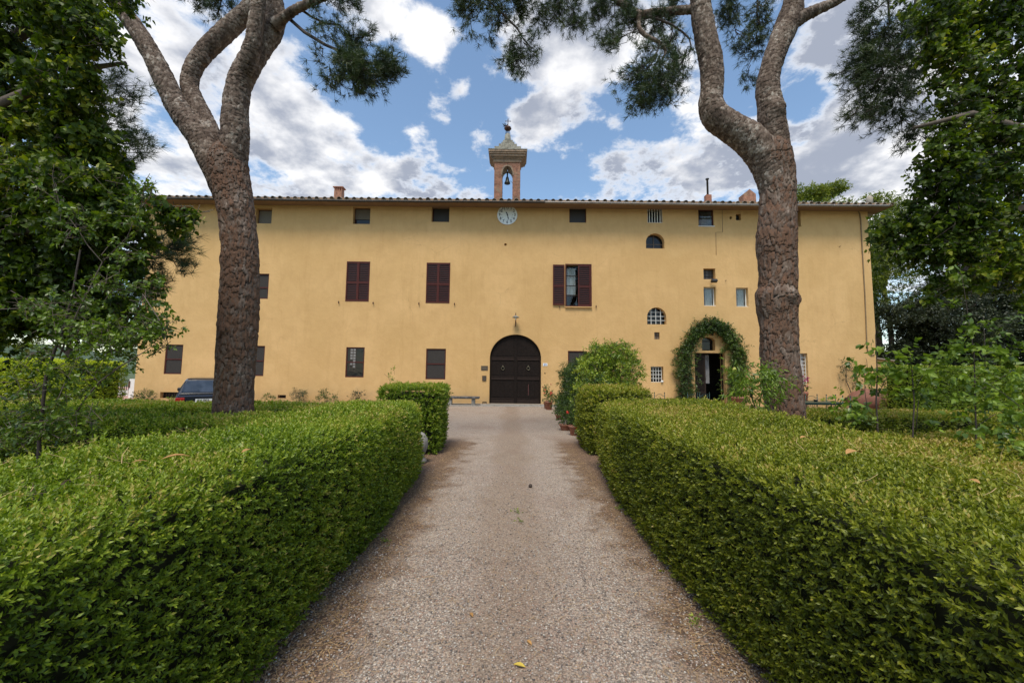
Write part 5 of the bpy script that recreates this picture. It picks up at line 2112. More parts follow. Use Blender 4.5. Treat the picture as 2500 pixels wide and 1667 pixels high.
def leaf_mass(name, root, blobs, rng, mat, L, ratio=.85, per=6, shape='broad', droop=.35, twigmat=None, spread=.9, origin_pull=None, tint=(.15, .6), shell=.45, step=.3, curl=.15, clump=5):
    """blobs: (centre xyz, (rx, ry, rz), shoots). Shoots gather in clumps along short boughs, so gaps stay open."""
    PP, AA = [], []
    bm = bmesh.new()
    made = False
    for c, rr, n in blobs:
        c = np.array(c, float)
        rr = np.array(rr, float)
        nc = max(1, int(n / clump))
        d = unit(rng.normal(0, 1, (nc, 3)))
        rad = rng.uniform(shell ** 3, 1, nc) ** (1 / 3)
        cc = c + d * rr * rad[:, None]
        for q, dd in zip(cc, d):
            k = clump
            o_ = (c if origin_pull is None else (c * .5 + np.array(origin_pull) * .5))
            bd = unit(q - o_) * .6 + rng.normal(0, .5, 3)
            bd[2] -= droop * .4
            bd = unit(bd)
            ln = L * rng.uniform(2.0, 4.0)
            st = q - bd * ln * .5
            f = rng.uniform(.15, 1, k)
            pts = st + bd * (ln * f)[:, None] + rng.normal(0, L * .45, (k, 3))
            PP.append(pts)
            AA.append(bd + rng.normal(0, .55, (k, 3)))
            if twigmat is not None:
                tube_into(bm, [tuple(st - bd * ln * .3), tuple(st + bd * ln)], [max(.004, L * .05), .0025], 3, cap=False)
                made = True
    P = np.concatenate(PP)
    A = np.concatenate(AA)
    n = len(P)
    base = rng.uniform(tint[0], tint[1], n) + .12 * vnoise(P, 2.0, 3)
    V, T, a = sprigs(P, A, rng, np.full(n, L) * rng.uniform(.7, 1.15, n), ratio, per=per, step=step, spread=spread, shape=shape, droop=droop, fold=.10, tint0=np.clip(base, 0, .95), curl=curl)
    if made:
        obj('twigs', bm, twigmat, root, kind='stuff')
    else:
        bm.free()
    obj(name, mesh_tris(name, V, T, {'tint': a}, mat), None, root)
    return len(T)


def pblob(x, y, rx, ry, n, Y, dz=.8):
    c = at(x, y, Y)
    k = Y / 972
    return (tuple(c), (rx * k, max(rx, ry) * k * dz, ry * k), n)


LT = 0
rng = np.random.RandomState(77)
# ---- lime tree over the near corner, car side
Y1 = 5.2
lime = thing('lime_tree', (-8.2, 5.0, 0), 'large leafy lime tree overhanging the hedge on the car side', 'tree')
p = [(-8.2, 5.0, -.1), (-8.1, 5.0, 1.5), (-8.3, 5.1, 3.5), (-8.0, 5.2, 6), (-8.1, 5.3, 9.5)]
obj('trunk', tube(p, [.30, .24, .22, .17, .08], 12), M_twig, lime)
for i, l in enumerate(([(-8.2, 5.1, 2.6), (-6.8, 5.0, 3.3), (-5.4, 5.1, 3.6), (-4.7, 5.2, 3.5)], [(-8.2, 5.1, 3.8), (-7, 5.0, 5.0), (-5.8, 5.0, 5.6), (-5.2, 5.0, 5.7)], [(-8.0, 5.2, 5.4), (-7, 5.4, 6.6), (-6.0, 5.3, 7.4)], [(-8.2, 5.1, 3.0), (-7.2, 4.2, 4.0), (-5.8, 3.9, 4.6)])):
    obj('limb', tube(l, [.10, .07, .04, .02][:len(l)], 7), M_twig, lime)
bl = []
for x, y, rx, ry, n, dy in [(60, 60, 120, 110, 560, 0), (170, 40, 90, 70, 300, -.4), (30, 220, 110, 110, 480, .2), (150, 190, 80, 80, 260, -.3), (225, 90, 40, 30, 60, -.5), (60, 350, 120, 100, 520, .2), (190, 330, 70, 70, 230, 0), (250, 370, 50, 40, 80, .1),
                            (60, 470, 120, 90, 520, 0), (190, 450, 90, 60, 300, -.2), (270, 470, 60, 40, 110, -.2), (80, 580, 110, 80, 470, .1), (210, 560, 90, 60, 280, -.2), (300, 540, 55, 30, 90, -.3), (370, 530, 50, 22, 66, -.3), (430, 520, 34, 14, 34, -.3), (485, 527, 26, 8, 16, -.3), (330, 580, 40, 30, 60, -.2),
                            (60, 680, 110, 70, 420, .2), (180, 680, 90, 50, 200, .2), (270, 640, 50, 30, 60, .1), (60, 760, 110, 50, 300, .3), (190, 780, 110, 40, 200, .3), (230, 620, 90, 60, 200, .3), (130, 770, 150, 40, 300, .4), (290, 770, 60, 40, 100, .3), (330, 690, 36, 50, 60, .3), (-80, 300, 140, 330, 700, .3), (-60, 700, 120, 200, 300, .3), (100, -70, 200, 80, 420, 0)]:
    bl.append(pblob(x, y, rx, ry, n, Y1 + dy))
LT += leaf_mass('crown', lime, [(c_, r_, int(n_ * 1.45)) for c_, r_, n_ in bl], rng, M_lime, .088, ratio=.80, per=5, twigmat=M_twig, droop=.6, tint=(.0, .62), clump=6, curl=.3)
# pale winged bracts that hang among its leaves
PB = np.concatenate([np.array(c) + rng.normal(0, 1, (int(n * .22), 3)) * np.array(r) * .55 for c, r, n in bl[:22]])
V, T, a = leaf_arrays(PB, np.tile([[0, 0, -1.]], (len(PB), 1)) + rng.normal(0, .35, PB.shape), rng.normal(0, 1, PB.shape), rng.uniform(.05, .09, len(PB)), rng.uniform(.012, .02, len(PB)), rng.uniform(.85, 1, len(PB)))
obj('bracts', mesh_tris('bracts', V, T, {'tint': a}, M_lime), None, lime, kind='stuff')

# ---- lime tree on the doorway side
limeB = thing('lime_tree', (9.6, 6.2, 0), 'large leafy lime tree overhanging the hedge on the doorway side', 'tree')
p = [(9.6, 6.2, -.1), (9.5, 6.2, 1.8), (9.7, 6.1, 4), (9.3, 6.0, 7), (9.4, 6.0, 10.5)]
obj('trunk', tube(p, [.32, .26, .23, .17, .07], 12), M_twig, limeB)
for l in ([(9.6, 6.1, 4.6), (8.2, 5.9, 5.4), (6.9, 5.7, 5.6), (5.9, 5.6, 5.3)], [(9.6, 6.1, 3.6), (8.6, 5.8, 4.1), (7.4, 5.6, 4.1)], [(9.4, 6.0, 6.4), (8.0, 5.8, 7.6), (6.6, 5.7, 8.2)]):
    obj('limb', tube(l, [.10, .07, .045, .02][:len(l)], 7), M_twig, limeB)
bl = []
Y2 = 5.9
for x, y, rx, ry, n, dy in [(2290, 20, 60, 50, 170, 0), (2380, 40, 110, 80, 560, .2), (2300, 100, 60, 50, 170, 0), (2440, 140, 90, 100, 420, .2), (2340, 180, 60, 50, 150, 0), (2400, 250, 70, 60, 200, .2), (2470, 280, 60, 90, 250, .2), (2330, 250, 40, 24, 50, 0),
                            (2370, 310, 60, 40, 130, 0), (2310, 340, 45, 40, 80, -.1), (2420, 370, 80, 60, 260, .1), (2280, 390, 42, 36, 90, -.1), (2340, 420, 70, 46, 210, -.1), (2450, 460, 70, 70, 270, .1), (2270, 470, 40, 40, 80, 0), (2350, 510, 70, 46, 210, 0), (2260, 545, 60, 30, 130, .2), (2190, 560, 60, 30, 110, .5),
                            (2420, 560, 80, 50, 230, .1), (2300, 600, 80, 44, 230, .2), (2210, 620, 50, 26, 80, .4), (2400, 640, 80, 40, 190, .1), (2480, 620, 50, 50, 130, .1), (2330, 680, 46, 30, 80, .1), (2300, 715, 34, 22, 26, .1), (2360, 700, 34, 20, 26, .1), (2470, 700, 50, 36, 70, .1),
                            (2600, 300, 140, 330, 800, .4), (2450, -80, 220, 90, 520, .2)]:
    bl.append(pblob(x, y, rx, ry, n, Y2 + dy))
bl = [(c_, r_, int(n_ * 1.15)) for c_, r_, n_ in bl]
LT += leaf_mass('crown', limeB, bl, rng, M_lime, .088, ratio=.80, per=5, twigmat=M_twig, droop=.5, tint=(.0, .65), clump=6, curl=.3)

# ---- boughs of a third pine that poke through the lime on the car side
pineC = thing('pine_tree', (-16.0, 9.5, 0), 'pine tree behind the lime, its needle tips poking out against the sky', 'tree')
obj('trunk', tube([(-16, 9.5, -.1), (-15.8, 9.5, 4), (-15.9, 9.6, 9), (-15.8, 9.6, 13)], [.38, .33, .26, .12], 12), M_darktwig, pineC)
blC = []
for (x, y, ox, oy) in ((240, 190, 120, 200), (300, 205, 200, 215), (325, 235, 220, 250), (260, 250, 150, 260), (240, 290, 150, 300), (300, 300, 230, 300), (340, 345, 250, 350), (350, 385, 260, 380), (310, 400, 220, 400), (290, 465, 230, 450), (300, 330, 200, 340), (270, 420, 200, 420),
                       (440, 600, 330, 600), (470, 595, 400, 610), (455, 635, 370, 620), (410, 610, 330, 600), (380, 650, 330, 620), (300, 700, 220, 700), (350, 700, 300, 690), (390, 700, 330, 700), (290, 740, 220, 730), (330, 745, 270, 740), (230, 720, 150, 720)):
    blC.append((x, y, 30, 15, 34, rng.uniform(-.2, .2), ox, oy, 0))
for (x, y, ox, oy) in ((100, 300, 20, 320), (60, 500, -40, 500), (120, 620, 20, 620), (30, 120, -60, 140)):
    blC.append((x, y, 90, 60, 140, .4, ox, oy, 0))
nt_c = pine_spray(pineC, [(b[0], b[1], b[2], b[3], int(b[4] * 1.0), *b[5:]) for b in blC], 7.0, 9, per=22, ln=.17, w=.0075)
for l in ([(330, 625), (230, 640), (60, 680), (-160, 700)], [(220, 270), (100, 300), (-50, 330), (-200, 360)], [(200, 420), (60, 440), (-80, 470), (-220, 490)]):
    pp, rr = pxpath([(x, y, 3.5 + i * 1.6, i * .6) for i, (x, y) in enumerate(l)], 7.6)
    obj('bough', tube(pp, rr, 6), M_darktwig, pineC)

# ---- small pear tree in front of the lime, car side
pear = thing('pear_tree', (at(350 / 3.675 + 0, 1090, 4.6).x, 4.6, 0), 'slender young pear tree reaching up between the low hedges on the car side', 'tree')


def stem(root, l, Y, mat=M_twig, seg=7, name='stem'):
    pp, rr = pxpath([(x, y, w, dy) for x, y, w, dy in l], Y)
    obj(name, tube(pp, rr, seg), mat, root)


YP = 4.6
stem(pear, [(92, 1180, 6, 0), (95, 1080, 6, 0), (105, 980, 5.6, 0), (112, 920, 5.4, 0), (135, 850, 5.2, 0), (160, 790, 4.6, 0), (180, 700, 3.4, 0), (196, 610, 2.8, 0)], YP, M_darktwig, name='trunk')
stem(pear, [(145, 870, 3.4, 0), (190, 760, 2.6, 0), (250, 640, 2, 0), (215, 600, 2, 0), (190, 560, 1.8, 0), (145, 500, 1.6, 0), (128, 430, 1.4, 0), (132, 400, .9, 0)], YP)
stem(pear, [(160, 800, 3, 0), (230, 790, 2.4, 0), (320, 800, 1.8, 0), (350, 720, 1.8, -.1), (395, 790, 1.4, -.1), (402, 830, 1, -.1)], YP)
stem(pear, [(185, 1010, 3, 0), (210, 970, 2.8, 0), (245, 930, 2.6, -.1), (300, 890, 2.2, -.1), (350, 860, 1.4, -.1), (385, 835, .9, -.1)], YP)
stem(pear, [(250, 640, 1.8, 0), (310, 580, 1.6, 0), (345, 500, 1.5, 0), (356, 440, 1.2, 0), (366, 424, .8, 0)], YP)
stem(pear, [(0, 755, 2, .1), (70, 752, 1.8, .1), (150, 748, 1.4, .1)], YP)
bl = [pblob(*q, YP) for q in [(350, 470, 20, 40, 16), (330, 545, 26, 26, 12), (300, 620, 40, 34, 20), (255, 690, 50, 34, 30), (355, 720, 24, 50, 22), (395, 790, 22, 40, 24), (390, 840, 26, 22, 22), (330, 800, 60, 36, 60), (270, 830, 70, 36, 70), (180, 800, 70, 40, 60), (130, 740, 90, 26, 40), (60, 750, 70, 14, 20),
                               (300, 880, 50, 22, 26), (230, 900, 50, 30, 34), (150, 900, 50, 40, 36), (90, 880, 60, 34, 34), (120, 960, 60, 34, 44), (40, 950, 50, 34, 30), (180, 960, 40, 30, 26), (60, 1030, 60, 40, 60), (140, 1040, 60, 36, 60), (220, 1030, 40, 34, 30), (20, 1080, 50, 34, 40), (200, 560, 60, 60, 40), (130, 470, 30, 60, 16)]]
bl = [(c_, r_, int(n_ * (2.2 if c_[2] > 1.95 else 1.25))) for c_, r_, n_ in bl]
LT += leaf_mass('crown', pear, bl, rng, M_pear, .058, ratio=.62, per=5, droop=.25, tint=(.2, .7), clump=3, twigmat=M_twig)

# ---- woodland behind the end of the villa and behind the lime
def far_tree(name, x, y, h, crown, mat, label, L, n, trunk_r=.22, seed=1, tint=(.2, .7), group=None, ratio=.6):
    global LT
    rg = np.random.RandomState(seed)
    root = thing(name, (x, y, 0), label, 'tree', group)
    top = h * .82
    obj('trunk', tube([(x, y, -.1), (x + .1, y, h * .3), (x - .15, y + .1, h * .6), (x, y, top)], [trunk_r, trunk_r * .8, trunk_r * .5, .04], 8), M_darktwig, root)
    bm = bmesh.new()
    bls = []
    for k, (cx_, cy_, cz_, r_, rz_, w) in enumerate(crown):
        c_ = (x + cx_, y + cy_, cz_)
        tube_into(bm, [(x, y, min(cz_ * .6, top * .8)), (x + cx_ * .5, y + cy_ * .5, cz_ * .82), c_], [trunk_r * .4, trunk_r * .22, .02], 5)
        # break each lobe into smaller lumps for an uneven outline
        m_ = 7
        for j in range(m_):
            d = unit(rg.normal(0, 1, 3)) * np.array([r_, r_, rz_]) * .62
            bls.append(((c_[0] + d[0], c_[1] + d[1], c_[2] + d[2]), (r_ * .55, r_ * .55, rz_ * .5), int(n * w / m_ * 3.2)))
    obj('limbs', bm, M_darktwig, root, kind='stuff')
    LT += leaf_mass('crown', root, bls, rg, mat, L, ratio=ratio, per=5, shape='kite', droop=.2, tint=tint, clump=6, shell=.2, step=.3, curl=0)
    return root


far_tree('holm_oak', 27.5, 23.5, 13.5, [(0, 0, 8.0, 3.6, 3.0, 1.2), (-2.6, 0, 5.2, 2.6, 2.3, .9), (2.8, 0, 5.6, 2.8, 2.5, .9), (0, -1, 3.8, 2.6, 1.8, .6), (.6, 0, 10.4, 2.4, 2.2, .6)], M_oak, 'dark dense holm oak standing close to the end of the villa', .14, 1500, .3, 101)
far_tree('holm_oak', 33.5, 22.5, 12, [(0, 0, 7.4, 3.2, 2.8, 1), (-2.6, 0, 5.0, 2.4, 2.0, .8), (2.6, 0, 4.6, 2.6, 2.2, .8), (0, 0, 3.2, 2.4, 1.6, .5)], M_oak, 'dark holm oak farther along behind the tall hedge, sky showing beside it', .14, 1400, .28, 102)
far_tree('holm_oak', 36.5, 26.5, 11.5, [(0, 0, 6.4, 3.6, 2.6, 1.2), (-2.6, 0, 3.8, 2.6, 2.0, .9), (2.8, 0, 4.0, 2.8, 2.0, .9), (0, 0, 2.4, 3.0, 1.5, .7)], M_oak, 'broad low holm oak filling the gap between the darker two', .15, 1400, .28, 111)
far_tree('holm_oak', 41.0, 23.5, 15, [(0, 0, 9.6, 3.8, 3.0, 1), (-2.4, 0, 6.4, 2.4, 2.2, .7), (2.4, 0, 6.0, 3, 2.6, .7), (0, 0, 3.6, 3, 2.0, .6)], M_oak, 'dark holm oak at the very edge behind the doorway side lime', .15, 1300, .3, 103)
far_tree('woodland_tree', 27.2, 29.5, 16.5, [(-1, 0, 11.6, 2.8, 2.3, 1), (1.6, 0, 13.6, 2.6, 2.0, .9), (-2.4, 0, 8.5, 2.6, 2.3, .9), (1, 0, 9, 3, 2.4, .9)], M_wood_leaf, 'yellow-green tree rising behind the dark holm oak', .16, 1100, .25, 104)
far_tree('woodland_tree', 23.6, 27.0, 13, [(0, 0, 9.2, 2.0, 2.6, 1), (.4, 0, 6, 1.9, 2.0, .8), (-.1, 0, 11.8, 1.2, 1.0, .4)], M_wood_leaf, 'light green tree growing just behind the end wall of the villa', .15, 1100, .2, 105)
far_tree('holm_oak', 25.6, 25.2, 7.5, [(0, 0, 3.6, 2.0, 1.9, 1.2), (1.8, 0, 2.6, 2.0, 1.5, 1), (.4, 0, 5.6, 1.8, 1.6, .9)], M_oak, 'lowest holm oak tucked against the annex', .14, 1200, .2, 112)
c = at(1995, 462, 38)
far_tree('woodland_tree', c.x, 38, c.z + 1, [(-1.2, 0, c.z - .7, 1.6, 1.0, 1), (1.0, 0, c.z + .1, 1.5, 1.0, 1), (0, 0, c.z - 2.6, 2.6, 1.4, 1)], M_wood_leaf, 'pale treetop showing over the villa roof', .17, 500, .25, 106, tint=(.4, .9))
c = at(2130, 478, 30)
far_tree('woodland_tree', c.x + .6, 30, c.z + .2, [(-.6, 0, c.z - .3, .8, .5, .5), (.8, 0, c.z - 1.3, 1.0, .7, .6)], M_wood_leaf, 'thin treetop just past the roof corner', .13, 200, .2, 107, tint=(.4, .9))
far_tree('woodland_tree', -29, 26, 9, [(0, 0, 5.6, 2.8, 2.0, 1), (2.4, 0, 4.2, 2.2, 1.4, .8), (-2.4, 0, 4.4, 2.4, 1.6, .8)], M_wood_leaf, 'rounded tree beyond the yard behind the bright hedge', .16, 800, .22, 108, tint=(.1, .5))
far_tree('woodland_tree', -36, 24, 12, [(0, 0, 7.6, 3.2, 2.6, 1), (2.0, 0, 5, 2.4, 1.8, .8), (-2.4, 0, 5, 2.8, 2, .8)], M_wood_leaf, 'tall tree at the far edge behind the lime', .16, 900, .25, 109, tint=(.1, .5))
far_tree('woodland_tree', -31, 40, 6.5, [(0, 0, 3.6, 2.8, 1.7, 1), (3.2, 0, 3.0, 2.4, 1.3, .8)], M_wood_leaf, 'low tree in the field past the iron railing', .18, 600, .2, 110, tint=(.1, .5))

# ---- saplings on the doorway side
def sapling(name, label, base, stems, blobs, Y, mat, L, ratio, group=None, droop=.35, tint=(.3, .85), per=5, clump=3, cat='sapling', shape='broad', dens=1.05):
    global LT
    b_ = at(base[0], base[1], Y)
    root = thing(name, (b_.x, Y, 0), label, cat, group)
    for l in stems:
        stem(root, [(a, b, w * .6, d) for a, b, w, d in l], Y, M_darktwig, 6)
    LT += leaf_mass('foliage', root, [pblob(*q, Y) for q in [(*b[:4], int(b[4] * dens)) for b in blobs]], rng, mat, L, ratio=ratio, per=per, droop=droop, tint=tint, clump=clump, shell=.1, shape=shape)
    return root


sapling('fig_sapling', 'broad-leaved sapling with one dark straight stem in front of the terracotta jar', (2142, 1060),
        [[(2145, 1150, 5, 0), (2142, 1034, 4.6, 0), (2139, 980, 4.2, 0), (2142, 920, 3.6, 0), (2140, 870, 2.6, 0), (2137, 820, 1.5, 0), (2139, 795, .8, 0)], [(2138, 1020, 2.4, 0), (2118, 1000, 2, 0), (2112, 960, 1.6, 0), (2110, 905, 1.4, 0)], [(2142, 965, 2, 0), (2160, 930, 1.6, 0), (2175, 905, 1.2, 0)]],
        [(2095, 890, 26, 30, 9), (2110, 930, 26, 26, 9), (2085, 990, 26, 22, 12), (2115, 1010, 26, 24, 10), (2160, 890, 26, 26, 9), (2175, 930, 22, 26, 8), (2150, 960, 18, 24, 5), (2130, 850, 14, 18, 3), (2090, 1020, 24, 16, 6)], 5.6, M_pear, .10, .74)
sapling('fruit_sapling', 'young fruit sapling with arching leafy shoots, between the straight-stemmed one and the edge', (2231, 1080),
        [[(2226, 1140, 4.6, 0), (2229, 1046, 4.2, 0), (2232, 980, 3.6, 0), (2226, 900, 2.8, 0), (2222, 866, 2, 0)], [(2228, 960, 2.4, 0), (2250, 920, 2, 0), (2275, 885, 1.6, 0), (2300, 872, 1, 0)], [(2236, 1050, 2.2, 0), (2240, 1000, 2, 0), (2243, 975, 1.6, 0)], [(2224, 880, 1.8, 0), (2200, 875, 1.4, 0), (2180, 862, 1, 0)]],
        [(2210, 870, 34, 20, 9), (2190, 890, 26, 20, 7), (2250, 870, 24, 16, 6), (2215, 930, 24, 24, 8), (2225, 960, 26, 24, 9), (2255, 950, 26, 26, 8), (2300, 875, 26, 14, 7), (2270, 990, 22, 18, 5), (2245, 1010, 20, 18, 4)], 5.3, M_pear, .095, .66)
sapling('fruit_sapling', 'tall thin-topped fruit sapling with whippy shoots near the frame edge', (2390, 1080),
        [[(2385, 1180, 5, 0), (2382, 1020, 4.4, 0), (2380, 940, 3.8, 0), (2378, 860, 3, 0), (2366, 790, 2.2, 0), (2356, 720, 1.6, 0), (2344, 650, 1.1, 0), (2338, 640, .8, 0)], [(2405, 900, 2, 0), (2404, 830, 1.6, 0), (2400, 770, 1, 0)], [(2380, 960, 2.6, 0), (2430, 930, 2.2, 0), (2480, 900, 1.8, 0)], [(2385, 1040, 2.6, 0), (2430, 1010, 2.4, 0), (2480, 1040, 2, 0), (2520, 1090, 1.5, 0)]],
        [(2345, 660, 16, 20, 4), (2355, 730, 22, 24, 6), (2370, 800, 30, 26, 12), (2400, 850, 40, 26, 20), (2350, 880, 36, 24, 16), (2440, 870, 40, 30, 22), (2400, 920, 50, 30, 28), (2330, 900, 30, 20, 10), (2470, 920, 40, 36, 24), (2360, 960, 36, 24, 18), (2420, 970, 46, 30, 26), (2480, 980, 40, 36, 22),
         (2370, 1010, 34, 24, 14), (2440, 1040, 36, 24, 14), (2490, 1060, 34, 26, 14), (2330, 850, 26, 16, 7), (2460, 810, 30, 26, 10), (2490, 850, 26, 26, 10)], 5.0, M_pear, .085, .62)
sapling('fruit_sapling', 'low fruit sapling drooping over the hedge top at the frame edge', (2540, 1080),
        [[(2545, 1180, 4.6, 0), (2540, 1060, 4, 0), (2500, 1000, 3, 0), (2450, 960, 2, 0), (2400, 930, 1.4, 0)], [(2545, 1100, 3, 0), (2500, 1110, 2, 0), (2470, 1090, 1, 0)]],
        [(2470, 1090, 34, 24, 10), (2500, 1120, 30, 26, 10), (2440, 1060, 30, 20, 8), (2500, 1020, 30, 30, 12)], 3.9, M_pear, .085, .66)
pch = sapling('peach_sapling', 'young peach tree with long drooping leaves and one yellow fruit, before the pine trunk', (1845, 1010),
              [[(1852, 1080, 4, 0), (1846, 1000, 3.6, 0), (1828, 950, 3, 0), (1815, 910, 2.4, 0), (1802, 890, 1.6, 0)], [(1850, 1010, 3, 0), (1862, 950, 2.4, 0), (1872, 905, 1.6, 0)], [(1840, 980, 2.4, 0), (1870, 950, 2, 0), (1895, 910, 1.2, 0)], [(1850, 1000, 2, 0), (1890, 985, 1.8, 0), (1905, 1000, 1, 0)]],
              [(1805, 900, 22, 22, 12), (1820, 930, 24, 26, 14), (1805, 945, 18, 20, 8), (1835, 960, 26, 24, 14), (1830, 990, 24, 18, 12), (1868, 915, 24, 20, 14), (1885, 930, 26, 24, 15), (1905, 925, 16, 22, 8), (1865, 950, 22, 18, 9), (1885, 985, 20, 12, 5)], 6.9, M_pear, .115, .27, droop=.75, tint=(.5, .95), dens=2.6)
c = at(1793, 902, 6.85)
obj('fruit', lathe([(.004, -.04), (.026, -.03), (.034, -.005), (.026, .02), (.012, .04), (.004, .045)], tuple(c), 12), plain('yellow_green_fruit', (.42, .40, .07), .5, vary=.12), pch)

# ---- climbing jasmine arch round the doorway
ivy = thing('climbing_jasmine', (at(1733, 900, D).x, D - .2, 0), 'jasmine trained in a leafy arch round the open doorway', 'climbing plant')
path_l = [(1672, 985, 22), (1674, 950, 26), (1672, 915, 27), (1672, 885, 26), (1674, 860, 23), (1682, 838, 20), (1694, 820, 18), (1710, 806, 17), (1724, 797, 15), (1738, 793, 14), (1752, 796, 15), (1765, 803, 16), (1775, 815, 17), (1785, 830, 20), (1798, 848, 22), (1806, 868, 22), (1804, 890, 24), (1797, 910, 22), (1795, 940, 20), (1796, 970, 20)]
bl = []
for i, (x, y, w) in enumerate(path_l):
    bl.append(pblob(x, y, w * .74, 16, 230, D - .28, .55))
    bl.append(pblob(x + rnd.uniform(-12, 12), y + rnd.uniform(-8, 8), w * 1.25, 15, 60, D - .28, .5))
LT += leaf_mass('foliage', ivy, bl + [pblob(*q, D - .3) for q in ((1662, 930, 22, 40, 110), (1668, 880, 26, 22, 90), (1815, 885, 18, 34, 90), (1700, 806, 14, 10, 30), (1788, 820, 16, 12, 40), (1680, 970, 24, 20, 90), (1722, 786, 20, 6, 24), (1815, 850, 12, 12, 24), (1700, 880, 7, 40, 24), (1800, 955, 22, 34, 120))], rng, M_ivy, .10, ratio=.5, per=5, shape='kite', droop=.15, tint=(.15, .75), clump=4, shell=.2, twigmat=M_darktwig)
for l in ([(1690, 990, 1.4, -.15), (1684, 920, 1.2, -.15), (1690, 850, 1.1, -.15), (1712, 815, 1, -.15), (1738, 800, .8, -.15)], [(1790, 990, 1.4, -.15), (1795, 920, 1.2, -.15), (1790, 850, 1.1, -.15), (1768, 812, 1, -.15), (1740, 799, .8, -.15)], [(1672, 990, 1.0, -.2), (1666, 900, .9, -.2), (1680, 830, .8, -.2)]):
    stem(ivy, l, D, M_darktwig, 5)

# ---- sparse climber at the right end of the wall
vine = thing('climbing_rose', (at(2090, 940, D).x, D - .15, 0), 'sparse wispy climber on the bare wall near the terracotta jar', 'climbing plant')
for l in ([(2085, 985, 1.4, -.1), (2075, 950, 1.3, -.1), (2066, 930, 1.2, -.1), (2066, 905, 1, -.1), (2060, 890, .8, -.1)], [(2100, 990, 1.6, -.1), (2096, 940, 1.4, -.1), (2090, 910, 1.1, -.1), (2080, 895, .8, -.1)], [(2120, 920, 1, -.1), (2116, 880, .6, -.1), (2114, 874, .5, -.1)], [(2085, 972, 1, -.1), (2068, 972, .8, -.1), (2063, 975, .6, -.1)]):
    stem(vine, l, D, M_darktwig, 5)
LT += leaf_mass('foliage', vine, [pblob(*q, D - .18) for q in [(2060, 900, 13, 14, 60), (2070, 888, 12, 9, 26), (2078, 912, 14, 10, 34), (2062, 880, 7, 7, 9), (2052, 912, 9, 5, 9), (2084, 900, 10, 9, 18), (2066, 924, 9, 4, 12), (2088, 893, 8, 5, 8), (2110, 905, 14, 8, 26), (2130, 903, 16, 7, 26), (2096, 945, 16, 14, 36), (2090, 965, 12, 9, 26), (2108, 925, 16, 14, 40)]], rng, M_oak, .075, ratio=.42, per=5, shape='kite', tint=(.2, .9), clump=4, shell=.1)

# ---- tall informal shrubbery on the doorway side of the path
shr = thing('laurel_bush', (3.1, 11.6, 0), 'big glossy light green bush rising above the clipped block', 'bush')
bl = []
for x, y, z, rx, ry, rz_, n in ((2.7, 11.3, 1.5, .75, .9, 1.0, 520), (3.15, 11.4, 1.5, .5, .8, .95, 330), (2.2, 11.0, 1.2, .6, .7, .9, 300), (2.9, 11.4, 2.15, .6, .7, .36, 200), (2.35, 11.3, 1.95, .45, .6, .35, 120), (3.4, 11.3, 1.75, .3, .4, .3, 60), (2.7, 10.9, .7, .8, .6, .6, 160), (2.95, 11.2, 2.42, .42, .4, .14, 36), (2.5, 11.2, 2.36, .3, .3, .14, 20), (3.15, 11.0, .8, .45, .5, .6, 160), (3.6, 11.2, 1.95, .16, .2, .06, 10)):
    bl.append(((x, y, z), (rx, ry, rz_), n))
bl = [(c_, r_, int(n_ * 1.9)) for c_, r_, n_ in bl]
LT += leaf_mass('foliage', shr, bl, rng, M_shrub, .085, ratio=.46, per=6, shape='kite', droop=.05, tint=(.25, .8), clump=4, twigmat=M_darktwig, shell=.5)
obj('stem', tube([(3.1, 11.6, 0), (3.2, 11.5, .8), (3.05, 11.5, 1.7)], [.06, .045, .02], 7), M_darktwig, shr)
shr2 = thing('jasmine_bush', (2.7, 14.0, 0), 'long dark leafy shrub mass running from the bush back towards the gate', 'bush')
bl = []
for k in range(17):
    y = 11.2 + k * .43
    xx = 2.15 + .12 * math.sin(k * 1.3) + .035 * k * .3
    h = 2.15 - .018 * k + .1 * math.sin(k * 2.1)
    bl.append(((xx + .35, y, h * .55), (.62, .5, h * .5), 330))
    bl.append(((xx + .3, y, h * .9), (.48, .4, .3), 130))
    bl.append(((xx - .14, y, .40), (.32, .35, .38), 130))
bl += [((1.95, 10.2, .7), (.30, .45, .65), 200), ((2.2, 9.9, 1.2), (.4, .4, .4), 120), ((1.85, 10.7, .35), (.22, .3, .3), 60)]
LT += leaf_mass('foliage', shr2, bl, rng, M_ivy, .065, ratio=.5, per=6, shape='kite', droop=.15, tint=(.1, .65), clump=4, shell=.55)
bm = bmesh.new()
for k in range(8):
    tube_into(bm, [(2.6, 11.5 + k * .85, 0), (2.55 + .1 * math.sin(k), 11.5 + k * .85, 1.0), (2.6, 11.6 + k * .85, 1.9)], [.035, .025, .012], 5)
obj('stems', bm, M_darktwig, shr2, kind='stuff')
obj('dark_core', box(2.35, 11.3, .05, 2.8, 18.0, 1.75, bevel=.2), M_core, shr2)  # added solid core, coloured as the shade inside the shrubs
obj('dark_core', box(2.3, 11.1, .1, 3.1, 11.7, 1.4, bevel=.25), M_core, shr)  # same for the bush: inner shade as a dark solid

# ---- low plants at the foot of the wall and tufts
def wall_plant(x, y, w, h, n, label, mat, L=.07, Y=D - .5, cat='plant', name='garden_plant', ratio=.5):
    global LT
    c = at(x, y, Y)
    root = thing(name, (c.x, Y, 0), label, cat)
    k = Y / 972
    LT += leaf_mass('foliage', root, [((c.x, Y, c.z * .6 + .05), (w * k, .35, max(.1, c.z * .62)), n), ((c.x, Y, c.z), (w * k * .6, .25, h * k), int(n * .4))], rng, mat, L, ratio=ratio, per=5, shape='kite', droop=-.1, tint=(.2, .8), clump=3, shell=.1, twigmat=M_darktwig)


